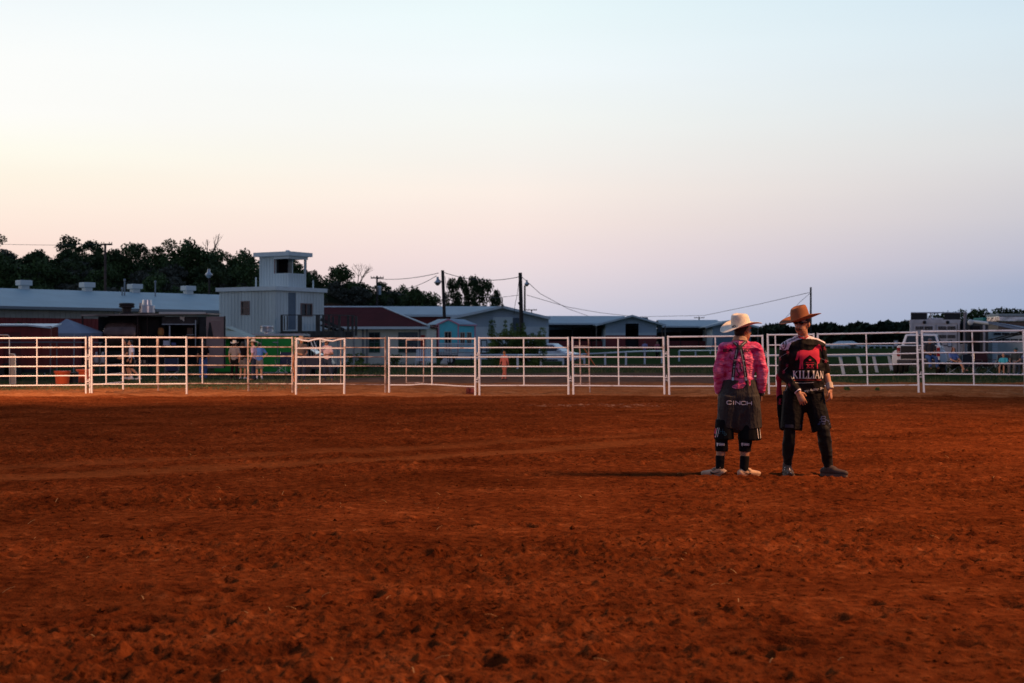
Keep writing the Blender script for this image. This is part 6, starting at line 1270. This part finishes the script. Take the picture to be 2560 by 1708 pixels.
def text(s, x0, x1, yb, yt, w, gap=.25, tilt=0, widths=None):
    n = len(s); ws = [(.35 if c == 'I' else 1) for c in s]; tot = sum(ws)+gap*(n-1); u = (x1-x0)/tot; x = x0; out = []
    for c, k in zip(s, ws):
        for pl in GL[c]: out += stroke([(x+(p[0] if c != 'I' else .5)*k*u, yb+(yt-yb)*p[1]+tilt*(x-x0)) for p in pl], w)
        x += (k+gap)*u
    return out
def flat_mat(n, c, r=.8): return mat(n, c, r)
INK = flat_mat('black_print', (.012, .011, .012)); WINK = flat_mat('white_print', (.85, .78, .76)); PINK_I = flat_mat('pink_print', (.55, .02, .07))
# ---- man in pink, seen from behind
Y1 = 15.5; P_ = lambda x, y, dy=0: c6(x, y, dy, Y1)
J = dict(hl=P_(358, 800, .02), hr=P_(480, 800, .02), knl=P_(282, 1150, .03), knr=P_(470, 1152, .03), anl=P_(258, 1412, 0), anr=P_(460, 1428, 0), tol=P_(170, 1472, .05), tor=P_(545, 1474, .05),
         shl=P_(292, 428, 0), shr=P_(560, 430, 0), ell=P_(248, 610, -.01), elr=P_(606, 612, .0), wrl=P_(262, 778, .08), wrr=P_(606, 780, .07), neck=P_(428, 352, .0), head=P_(452, 282, .03),
         face=V((.80, .58, -.06)), hdl=V((.08, .25, -1)), hdr=V((-.05, .2, -1)), palml=V((1, .2, 0)), palmr=V((-1, -.1, 0)), thumbl=V((0, 1, 0)), thumbr=V((0, 1, 0)), curll=.6, curlr=.6)
r1 = T('person', 'man seen from behind in a pink shirt, black suspenders, grey shorts and white hat', 'person', P_(360, 1478), 'two men standing in the arena')
m = MB(); body_parts(m, J, 1.0); fuse(m, 'body', SKIN2, r1, .0052, 3)
m = MB(); hair(m, J['head'], J['face'], V((0, 0, 1)), 1.0); fuse(m, 'hair', HAIR, r1, .007, 3)
m = MB(); torso_cloth(m, J, 1.0, 1.12, .06, 'none'); cap_(m, P_(422, 705, .02), P_(424, 560, .01), .158, .180, (1, 0, 0), .66)
for k, w in (('l', .064), ('r', .066)): cap_(m, J['sh'+k]+V((.006 if k == 'l' else -.006, 0, 0)), J['el'+k], w+.008, w-.004); cap_(m, J['el'+k], lerp(J['el'+k], J['wr'+k], .95), w, w-.016)
PSH = mat('pink_mottled_shirt', (.62, .010, .12), .75, spec=.2, col2=(.98, .25, .46), vs=9, stretch=(1, 1, 2.4), bump=.5, bs=26, detail=9)
sh1 = fuse(m, 'shirt', PSH, r1, .007, 6, .011, 9, (1, 1, 1.7), seed=3)
m = MB(); cap_(m, P_(424, 372, .0), P_(428, 334, .01), .092, .072, (1, 0, 0), .85, sq=True); fuse(m, 'collar', mat('tan_bandana', (.50, .32, .22), .85, var=.15, vs=20), r1, .006, 3, .008, 14)
m = MB(); cap_(m, P_(421, 684, .02), P_(421, 815, .02), .188, .212, (1, 0, 0), .62, sq=True); cap_(m, P_(350, 815, .02), P_(316, 1078, .03), .130, .108, (1, 0, 0), 1.0, sq=True); cap_(m, P_(492, 815, .02), P_(520, 1084, .03), .130, .114, (1, 0, 0), 1.0, sq=True); cap_(m, P_(421, 815, .02), P_(420, 985, .03), .219, .185, (1, 0, 0), .60)
GD = mat('grey_denim', (.036, .029, .028), .85, var=.22, vs=5, stretch=(1, 1, .4), bump=.35, bs=60)
so1 = fuse(m, 'shorts', GD, r1, .007, 5, .013, 7, (1.5, 1.5, .5), seed=5)
m = MB(); cap_(m, P_(302, 1010, .03), P_(300, 1172, .03), .100, .112, (1, 0, 0), .95, sq=True); cap_(m, P_(505, 1010, .03), P_(508, 1176, .03), .112, .130, (1, 0, 0), .9, sq=True); in1 = fuse(m, 'under_shorts', BLK, r1, .008, 3, .012, 7, (1.5, 1.5, .5))
kb = []
for a, b, w in (((278, 1150), (277, 1268), .069), ((470, 1152), (468, 1272), .071)): m = MB(); cap_(m, P_(*a, .02), P_(*b, .02), w*1.06, w*.94, sq=True); kb.append(fuse(m, 'knee_brace', BLK, r1, .007, 3, .010, 10))
for a, b, w in (((263, 1304), (258, 1415), .049), ((462, 1306), (459, 1430), .052)): m = MB(); cap_(m, P_(*a, .005), P_(*b, .0), w, w*.92, sq=True); fuse(m, 'sock', BLK, r1, .007, 2, .006, 14)
SHO = mat('dusty_tan_shoe', (.55, .34, .21), .75, var=.2, vs=10); SOL = mat('dusty_sole', (.36, .22, .14), .85, var=.2, vs=12)
sho = [shoe(r1, J['an'+k], J['to'+k], 1.03, SHO, SOL, .007) for k in 'lr']
m = MB(); cap_(m, P_(606, 772, .065), P_(604, 812, .08), .036, .040, sq=True); fuse(m, 'glove_cuff', INK, r1, .006, 2)
m = MB(); cap_(m, P_(254, 782, .075), P_(256, 800, .08), .031, .031, sq=True); fuse(m, 'wrist_wrap', WT_, r1, .006, 2)
STR = mat('white_straw', (.88, .78, .64), .6, var=.10, vs=60, bump=.25, bs=220)
h1 = hat(r1, P_(434, 240, .02), V((.90, .38, .22)), V((-.20, -.20, 1)), crown=.100, ch=.135, brim=.112, curl=.045, dip=.03, m_=STR, pinch=.022, band=mat('straw_band', (.60, .44, .28), .6, var=.2, vs=60))
tr = bvh_of([sh1, so1]); SUS = mat('black_webbing', (.014, .013, .014), .6)
sus = decal('suspenders', stroke([(352, 352), (415, 418)], 26)+stroke([(492, 354), (425, 418)], 26)+[[(392, 400), (446, 400), (440, 440), (398, 440)]]+stroke([(403, 436), (378, 560), (366, 672)], 26)+stroke([(436, 436), (460, 560), (473, 676)], 26), SUS, r1, tr, f6, .007, 2)
decal('white_stripe', stroke([(372, 372), (398, 398)], 7)+stroke([(470, 376), (440, 402)], 7)+stroke([(398, 440), (380, 550), (369, 655)], 7)+stroke([(432, 440), (454, 550), (470, 655)], 7)+[p for y in (480, 530, 580) for p in stroke([(388-(y-440)*.12, y), (400-(y-440)*.12, y)], 8)+stroke([(434+(y-440)*.16, y), (446+(y-440)*.16, y)], 8)], mat('suspender_print', (.42, .42, .42), .6), sus, tr, f6, .0095, 1)
decal('clip', [[(357, 664), (375, 664), (374, 690), (358, 690)], [(462, 664), (481, 664), (482, 690), (464, 690)]], STEEL, sus, tr, f6, .010, 1)
decal('back_lettering', text('EA', 290, 362, 455, 434, 6, .4)+text('EY', 462, 506, 455, 434, 6, .35), INK, r1, tr, f6, .008)
decal('back_print', stroke([(345, 480), (340, 500), (358, 520), (372, 525)], 4)+stroke([(415, 540), (428, 560), (425, 590), (440, 610)], 9)+stroke([(398, 590), (404, 620), (420, 640), (412, 662), (395, 660)], 8)+stroke([(500, 560), (512, 600), (505, 640)], 3), INK, r1, tr, f6)
decal('seat_lettering', text('CINCH', 318, 519, 884, 857, 6.5, .28, .035), WINK, r1, tr, f6, .008, 2)
decal('yoke_seam', stroke([(300, 745), (360, 738), (415, 745)], 2)+stroke([(425, 745), (480, 738), (545, 750)], 2)+stroke([(403, 700), (403, 780), (410, 860)], 2.5)+stroke([(490, 688), (490, 722)], 9)+stroke([(345, 686), (345, 718)], 9)+stroke([(286, 700), (556, 703)], 3), mat('seam_grey', (.025, .022, .022), .8), so1, tr, f6)
t3 = bvh_of([in1]); decal('pink_fringe', stroke([(224, 1085), (220, 1150)], 14)+stroke([(262, 1075), (247, 1150)], 0.1)+stroke([(597, 1085), (596, 1160)], 20), PINK_I, r1, t3, f6); decal('white_fringe', stroke([(240, 1078), (226, 1152)], 3.5)+stroke([(254, 1078), (240, 1152)], 3.5)+stroke([(566, 1085), (576, 1165)], 4)+stroke([(588, 1080), (594, 1160)], 3.5), WINK, r1, t3, f6, .0055)
decal('blue_lettering', stroke([(262, 1088), (258, 1125)], 3)+stroke([(284, 1088), (282, 1125)], 3)+stroke([(258, 1106), (300, 1108)], 3)+stroke([(300, 1108), (290, 1125), (300, 1140), (315, 1132), (308, 1118), (296, 1124)], 3), mat('teal_print', (.02, .10, .14), .8), r1, t3, f6)
t4 = bvh_of(kb)
for a in (232, 434): decal('brace_logo', [[(a, 1200), (a+16, 1200), (a+10, 1226), (a+4, 1226)]]+stroke([(a+20, 1203), (a+64, 1206)], 3)+stroke([(a+20, 1220), (a+64, 1222)], 3)+stroke([(a+20, 1203), (a+20, 1220)], 3)+stroke([(a+64, 1206), (a+64, 1222)], 3)+stroke([(a+26, 1212), (a+58, 1214)], 6), WINK, r1, t4, f6)
t5 = bvh_of(sho); decal('shoe_swoosh', [[(180, 1432), (184, 1450), (204, 1458), (272, 1434), (212, 1446), (196, 1440)], [(436, 1430), (484, 1456), (510, 1466), (516, 1450), (504, 1440), (500, 1454)]], INK, r1, t5, f6)
decal('shoe_laces', stroke([(192, 1418), (222, 1402)], 5)+stroke([(200, 1426), (230, 1410)], 5)+stroke([(498, 1420), (476, 1408)], 5)+stroke([(510, 1430), (486, 1416)], 5), mat('dark_laces', (.03, .02, .015), .8), r1, t5, f6, .005); t6 = bvh_of([h1]); decal('brim_writing', [p for i in range(7) for p in stroke([(304+i*10, 284-i*4.2), (312+i*10, 272-i*4.2), (310+i*10, 266-i*4)], 5)], mat('dark_red_ink', (.10, .02, .02), .7), h1, t6, f6, .006); decal('crown_writing', stroke([(368, 262), (372, 246), (384, 240), (390, 252), (376, 262), (372, 274), (392, 276), (404, 270), (396, 258)], 4), INK, h1, t6, f6, .007)
# ---- man in black jersey, facing the camera
Y2 = 15.65; Q_ = lambda x, y, dy=0: c6(x, y, dy, Y2)
J = dict(hl=Q_(872, 785, 0), hr=Q_(1002, 785, 0), knl=Q_(822, 1115, -.04), knr=Q_(1098, 1112, -.07), anl=Q_(812, 1392, .02), anr=Q_(1142, 1398, -.02), tol=Q_(815, 1462, -.16), tor=Q_(1250, 1462, -.12),
         shl=Q_(808, 408, 0), shr=Q_(1070, 402, 0), ell=Q_(782, 628, .0), elr=Q_(1120, 612, .02), wrl=Q_(872, 778, -.17), wrr=Q_(1150, 752, -.06), neck=Q_(938, 322, -.01), head=Q_(922, 226, -.05),
         face=V((-.58, -.80, -.16)), up=V((.03, -.1, 1)), hdl=V((.40, -.12, -.85)), hdr=V((.06, -.06, -1)), palml=V((.1, 1, -.1)), palmr=V((-.9, .5, 0)), thumbl=V((1, -.2, .2)), thumbr=V((-.6, -.9, 0)), curll=.30, curlr=.55)
r2 = T('person', 'man in a brown felt hat, dark glasses and black jersey with a pink horse print', 'person', Q_(975, 1468), 'two men standing in the arena')
m = MB(); body_parts(m, J, 1.03); fuse(m, 'body', SKIN, r2, .0052, 2)
f = J['face'].normalized(); u = (V((.03, -.1, 1))-f*V((.03, -.1, 1)).dot(f)).normalized(); sd = f.cross(u); hc = J['head']
m = MB(); hair(m, hc+f*.006, f, u, 1.05); fuse(m, 'hair', HAIR, r2, .007, 3)
m = MB(); cap_(m, hc+f*.103-u*.040-sd*.004, hc+f*.090-u*.052-sd*.038, .011, .007, n=8); cap_(m, hc+f*.103-u*.040+sd*.004, hc+f*.090-u*.052+sd*.038, .011, .007, n=8); fuse(m, 'moustache', mat('moustache_hair', (.03, .012, .008), .7), r2, .004, 1)
m = MB(); cap_(m, hc+f*.098-u*.064-sd*.018, hc+f*.098-u*.064+sd*.018, .006, .006, n=8); fuse(m, 'lips', mat('lip', (.28, .08, .06), .6), r2, .004, 1)
m = MB()
for k in (-1, 1): ell(m, hc+f*.094+u*.022+sd*k*.033, (.030, .008, .020), (sd, f, u)); m.tube([hc+f*.088+u*.026+sd*k*.06, hc-f*.01+u*.02+sd*k*.086], .004, 6)
m.tube([hc+f*.102+u*.026-sd*.01, hc+f*.102+u*.026+sd*.01], .004, 6); m.build('sunglasses', mat('dark_lens', (.006, .006, .008), .08), r2, True)
m = MB(); torso_cloth(m, J, 1.03, 1.20, -.02, 'none', .05); cap_(m, Q_(972, 790, 0), Q_(962, 560, 0), .194, .206, (1, 0, 0), .66, sq=True); cap_(m, Q_(960, 640, 0), Q_(950, 492, 0), .20, .200, (1, 0, 0), .62)
cap_(m, J['shl']-V((0, 0, .01)), J['ell'], .074, .068); cap_(m, J['ell'], lerp(J['ell'], J['wrl'], .9), .068, .048); cap_(m, J['shr']-V((0, 0, .01)), lerp(J['shr'], J['elr'], .95), .072, .068, sq=False)
JER = mat('black_jersey', (.007, .0045, .0055), .75, var=.3, vs=6, bump=.3, bs=20, spec=.2)
YOK = mat('white_jersey_yoke', (.82, .74, .84), .7, var=.04); je = fuse(m, 'jersey', JER, r2, .007, 5, .012, 8, (1, 1, 1.6), seed=9)
je.data.materials.append(YOK); off = OFF[r2.name]
bx = [700, 738, 790, 818, 845, 900, 945, 1000, 1050, 1090, 1125, 1160]; by = [430, 436, 442, 436, 380, 358, 350, 350, 356, 372, 392, 390]
for p in je.data.polygons:
    c = p.center+off; px = 1280+F*c.x/c.y; py = HZ-(c.z-H)*F/c.y; cx, cy = (px-1720)*S6, (py-740)*S6
    if cy < np.interp(cx, bx, by): p.material_index = 1
m = MB(); cap_(m, Q_(962, 690, 0), Q_(965, 800, 0), .178, .19, (1, 0, 0), .66, sq=True); cap_(m, Q_(868, 785, 0), Q_(838, 1088, -.02), .125, .118, (1, 0, 0), .95, sq=True); cap_(m, Q_(1015, 785, 0), Q_(1086, 1096, -.04), .118, .108, (1, 0, 0), .95, sq=True); ell(m, Q_(935, 850, 0), (.15, .11, .14))
sh2 = fuse(m, 'shorts', mat('black_shorts', (.006, .0045, .0055), .8, spec=.2, var=.3, vs=5, bump=.3, bs=30), r2, .007, 5, .012, 7, (1.4, 1.4, .5), seed=12)
CMP = mat('black_compression', (.007, .0055, .0055), .7, var=.4, vs=14, spec=.25)
for a, b, ra, rb in ((J['knl'], J['anl'], .068, .045), (J['knr'], J['anr'], .074, .047)): m = MB(); q = lerp(a, b, .35); cap_(m, lerp(a, b, -.1), q, ra, ra*.98); cap_(m, q, lerp(a, b, .93), ra*.98, rb*1.05, sq=False); fuse(m, 'leg_sleeve', CMP, r2, .007, 3, .010, 12)
SD = mat('dusty_dark_shoe', (.060, .038, .030), .8, var=.3, vs=9)
s3 = [shoe(r2, J['an'+k], J['to'+k], 1.12, SD, mat('worn_sole', (.13, .08, .055), .85, var=.2, vs=10), .007) for k in 'lr']
decal('shoe_stripe', stroke([(790, 1400), (786, 1440)], 5)+stroke([(828, 1405), (838, 1440)], 5)+stroke([(780, 1444), (846, 1446)], 4), WINK, r2, bvh_of(s3), f6)
m = MB(); cap_(m, lerp(J['ell'], J['wrl'], .90), lerp(J['ell'], J['wrl'], 1.03), .042, .040, sq=True); fuse(m, 'wrist_band', WT_, r2, .006, 2)
m = MB(); cap_(m, lerp(J['elr'], J['wrr'], .70), lerp(J['elr'], J['wrr'], 1.04), .042, .038, sq=True); fuse(m, 'wrist_tape', mat('cream_tape', (.60, .48, .38), .8, var=.08, vs=30), r2, .006, 2, .006, 20)
m = MB(); cap_(m, Q_(760, 650, .12), Q_(764, 830, .12), .030, .034, (1, 0, 0), .5); vt = fuse(m, 'pink_shirt_tail', mat('hot_pink_cloth', (.50, .015, .06), .7, var=.15), r2, .007, 3, .012, 8)
m = MB(); cap_(m, Q_(768, 835, .11), Q_(786, 1075, .09), .040, .038, (1, 0, 0), .5); vt2 = fuse(m, 'long_tail', BLK, r2, .007, 3, .016, 8, (1, 1, .5)); decal('tail_print', [p for (a, b) in ((752, 850), (748, 875)) for p in stroke([(a-10, b-10), (a+10, b+10)], 4)+stroke([(a-10, b+10), (a+10, b-10)], 4)+stroke([(a, b-14), (a, b+14)], 3)], PINK_I, r2, bvh_of([vt2]), f6)
FELT = mat('brown_felt', (.32, .11, .045), .9, var=.12, vs=14)
hat(r2, Q_(914, 196, -.04), V((-.93, -.36, -.25)), V((-.20, -.06, 1)), crown=.100, ch=.158, brim=.115, curl=.050, dip=-.012, m_=FELT, pinch=.02, band=mat('brown_band', (.16, .055, .022), .8))
tj = bvh_of([je, sh2])
decal('collar', stroke([(843, 280), (852, 298), (880, 322), (915, 338), (952, 345)], 15)+stroke([(996, 282), (992, 308), (978, 328), (958, 345)], 15), mat('red_collar', (.42, .03, .05), .7), je, tj, f6, .006)
HP = [(500,850),(560,846),(640,857),(700,845),(745,795),(800,757),(830,780),(842,872),(820,822),(802,838),(806,960),(822,980),(800,1062),(786,1060),(775,1065),(787,1140),(765,1140),(768,1040),(750,1000),(655,925),(560,1000),(548,1040),(552,1145),(532,1145),(530,1050),(518,1150),(485,1150),(500,1040),(490,940)]
TP = [(495,860),(458,880),(445,950),(425,1010),(468,1000),(490,930)]
decal('horse_print', [HP, TP], mat('horse_pink', (.75, .020, .075), .8), je, tj, f8, .005, 2)
sq = lambda a, b, c, d: [[(a, b), (c, b), (c, d), (a, d)]]
decal('barn_print', sq(640, 990, 677, 1018)+stroke([(595, 1042), (722, 1042)], 9)+[p for a in (605, 667) for p in stroke([(a, 1072), (a+50, 1130)], 8)+stroke([(a+50, 1072), (a, 1130)], 8)+stroke([(a, 1072), (a+50, 1072)], 5)+stroke([(a, 1130), (a+50, 1130)], 5)]+stroke([(385, 1156), (835, 1142)], 6), MATS['horse_pink'], je, tj, f8, .0055)
def serif(x, w, hs=1): return stroke([(x, 1178), (x, 1288)], w)+stroke([(x-w*.9, 1176), (x+w*.9, 1176)], 6)+stroke([(x-w*.9, 1290), (x+w*.9, 1290)], 6)
K = serif(405, 20)+stroke([(412, 1236), (455, 1178)], 8)+stroke([(420, 1228), (458, 1290)], 16)+serif(502, 22)+serif(556, 20)+stroke([(556, 1290), (604, 1288)], 8)+stroke([(604, 1288), (606, 1262)], 6)+serif(634, 20)+stroke([(634, 1290), (684, 1288)], 8)+stroke([(684, 1288), (686, 1262)], 6)+serif(716, 21)+stroke([(742, 1290), (772, 1178)], 7)+stroke([(774, 1178), (802, 1290)], 16)+stroke([(752, 1250), (794, 1250)], 6)+stroke([(732, 1291), (756, 1291)], 5)+stroke([(790, 1291), (814, 1291)], 5)+stroke([(824, 1178), (824, 1288)], 7)+stroke([(822, 1178), (858, 1288)], 14)+stroke([(862, 1178), (862, 1288)], 7)
decal('name_lettering', K, WINK, je, tj, f8, .010, 2)
rg = random.Random(4); sc_ = []
x = 412
while x < 840: w = rg.uniform(6, 12); sc_ += stroke([(x, 1330-rg.uniform(0, 20)), (x+w*.5, 1308+rg.uniform(-3, 4)), (x+w, 1330)], 4); x += w+3
decal('red_script', sc_, mat('red_print', (.30, .012, .012), .7), je, tj, f8, .005); decal('white_rule', stroke([(428, 1362), (560, 1366), (718, 1356)], 4), WINK, je, tj, f8, .005)
def fonttext(s, fn_x, fn_y, size, ang, m_, parent, name, shear=.4):
    c = bpy.data.curves.new(name, 'FONT'); c.body = s; c.size = size; c.shear = shear; o = bpy.data.objects.new(name, c); COL.objects.link(o)
    dg = bpy.context.evaluated_depsgraph_get(); me = bpy.data.meshes.new_from_object(o.evaluated_get(dg)); bpy.data.objects.remove(o)
    polys = [[(fn_x+me.vertices[i].co.x*math.cos(ang)+me.vertices[i].co.y*math.sin(ang), fn_y-me.vertices[i].co.y*math.cos(ang)+me.vertices[i].co.x*math.sin(ang)) for i in p.vertices] for p in me.polygons]
    bpy.data.meshes.remove(me); return decal(name, polys, m_, parent, tj, f8, .005, 0)
fonttext('nny Aubley Bro', 562, 1508, 52, -.15, WINK, sh2, 'thigh_script')
decal('shoulder_emblem', [p for k in range(14) for p in stroke([(235+48*math.cos(k*.449), 752+84*math.sin(k*.449)), (235+48*math.cos((k+1)*.449), 752+84*math.sin((k+1)*.449))], 16)]+stroke([(225, 760), (245, 730), (250, 790), (232, 800)], 12), mat('maroon_print', (.06, .008, .03), .7), je, tj, f8, .005)
decal('yoke_wire', stroke([(315, 715), (400, 680), (470, 645)], 6)+[p for a, b in ((335, 708), (372, 692), (415, 672), (455, 652)) for p in stroke([(a-8, b-12), (a+8, b+12)], 5)]+stroke([(690, 625), (830, 655)], 6)+[p for a, b in ((710, 630), (760, 640), (805, 650)) for p in stroke([(a-6, b-12), (a+6, b+12)], 5)]+[[(568, 640), (602, 640), (592, 672), (578, 672)]], INK, je, tj, f8, .005)
st = []
for a, b in ((310, 885), (182, 985), (300, 1092), (246, 1192), (105, 1270), (330, 1400), (892, 822), (908, 1022)):
    for t in (0, 1.05, 2.1): st += stroke([(a-24*math.cos(t+.3), b-30*math.sin(t+.3)), (a+24*math.cos(t+.3), b+30*math.sin(t+.3))], 8)
decal('sleeve_barbs', st, mat('barb_pink', (.32, .018, .05), .7), je, tj, f8, .005); decal('sleeve_wire', stroke([(330, 880), (200, 950), (160, 1000)], 5)+stroke([(300, 1120), (250, 1170)], 7)+stroke([(360, 1260), (380, 1310)], 6)+stroke([(330, 1350), (275, 1490)], 5)+stroke([(840, 985), (880, 1000), (945, 1025)], 6), mat('grey_print', (.34, .32, .34), .7), je, tj, f8, .0052)
decal('leg_emblem', text('B', 1092, 1126, 1024, 984, 7)+stroke([(1070, 1030), (1152, 1028)], 5)+stroke([(1062, 1046), (1158, 1044)], 8)+stroke([(1126, 1010), (1148, 1020)], 5)+stroke([(1078, 1010), (1090, 990)], 5), mat('navy_print', (.035, .05, .15), .7), sh2, tj, f6, .005)
decal('hem_band', stroke([(800, 1062), (915, 1066)], 26), mat('dark_navy_print', (.012, .014, .035), .7), sh2, tj, f6, .005)
# ------------------------------------------------------------------ straw, clods and grass
rg = np.random.default_rng(8)
def scatter_stuff():
    m = MB()
    for i in range(170):
        Y = 5.5*(44/5.5)**rg.random(); X = rg.uniform(-.42, .42)*Y; z = Gz(X, Y)+.008; a = rg.uniform(0, 3.14); L_ = rg.uniform(.02, .09); d = V((math.cos(a), math.sin(a), rg.uniform(-.1, .4)))*L_; n_ = V((-math.sin(a), math.cos(a), 0))*.0022
        p = V((X, Y, z)); m.add([p-n_, p+n_, p+d*.5+n_+V((0, 0, .006)), p+d*.5-n_+V((0, 0, .006)), p+d+n_, p+d-n_], [(0, 1, 2, 3), (3, 2, 4, 5)])
    tag(m.build('straw', mat('dry_straw', (.42, .25, .11), .9, spec=0), None), 'loose bits of straw scattered over the red dirt', 'straw', kind='stuff')
    m = MB()
    for i in range(1800):
        Y = 5.5*(43/5.5)**(rg.random()**.8); X = rg.uniform(-.44, .44)*Y; z = Gz(X, Y); s = rg.uniform(.005, .015)*(1.0 if rg.random() > .05 else 1.7)
        q = [V((X, Y, z+s*.25))+V((rg.normal()*.3+dx, rg.normal()*.3+dy, (rg.normal()*.2+dz)*.7))*s for dx, dy, dz in ((1, 0, 0), (0, 1, 0), (-1, 0, 0), (0, -1, 0), (0, 0, 1), (0, 0, -1))]
        m.add(q, [(0, 1, 4), (1, 2, 4), (2, 3, 4), (3, 0, 4), (1, 0, 5), (2, 1, 5), (3, 2, 5), (0, 3, 5)])
    tag(m.build('dirt_clods', mat('red_clod', (.12, .028, .007), .95, var=.4, vs=9, spec=0), None, True), 'small red dirt clods lying on the arena floor', 'clods', kind='stuff')
    n = 42000; Y = np.where(rg.random(n) < .35, rg.uniform(46.5, 60, n), rg.uniform(60, 118, n)); X = rg.uniform(-.42, .42, n)*Y
    keep = ((X < -8-1.5*np.sin(Y)) & (Y < 62) & (rg.random(n) < .8)) | ((X > 11) & (Y > 51.5) & (Y < 62)) | (Y > 76) | ((X < -4) & (Y > 66)); keep &= ~((Y > 98) & (X > 4) & (rg.random(n) < .8)); X, Y = X[keep], Y[keep]; n = len(X)
    z = gz(X, Y)+np.where(Y < 125, micro(X, Y), 0); h = rg.uniform(.05, .17, n)*np.where(Y > 60, 1.3, .7); a = rg.uniform(0, 3.14, n); w = .018*np.where(Y > 60, 2.0, 1)
    bx_, by_ = np.cos(a)*w, np.sin(a)*w*.4; lx, ly = rg.normal(size=n)*.05, rg.normal(size=n)*.05
    v = np.stack([np.stack([X-bx_, Y-by_, z-.02], 1), np.stack([X+bx_, Y+by_, z-.02], 1), np.stack([X+lx, Y+ly, z+h], 1)], 1).reshape(-1, 3)
    me = bpy.data.meshes.new('grass'); me.from_pydata(v.tolist(), [], np.arange(3*n).reshape(-1, 3).tolist()); me.materials.append(mat('grass_blades', (.030, .050, .016), .9, col2=(.11, .11, .05), vs=.35))
    tag(link('grass', me, None), 'rough green grass growing beyond the fence and along the track', 'grass', kind='stuff')
scatter_stuff()
for r_ in protos:
    if protos.index(r_) not in used:
        for c in list(r_.children): bpy.data.objects.remove(c)
        bpy.data.objects.remove(r_)
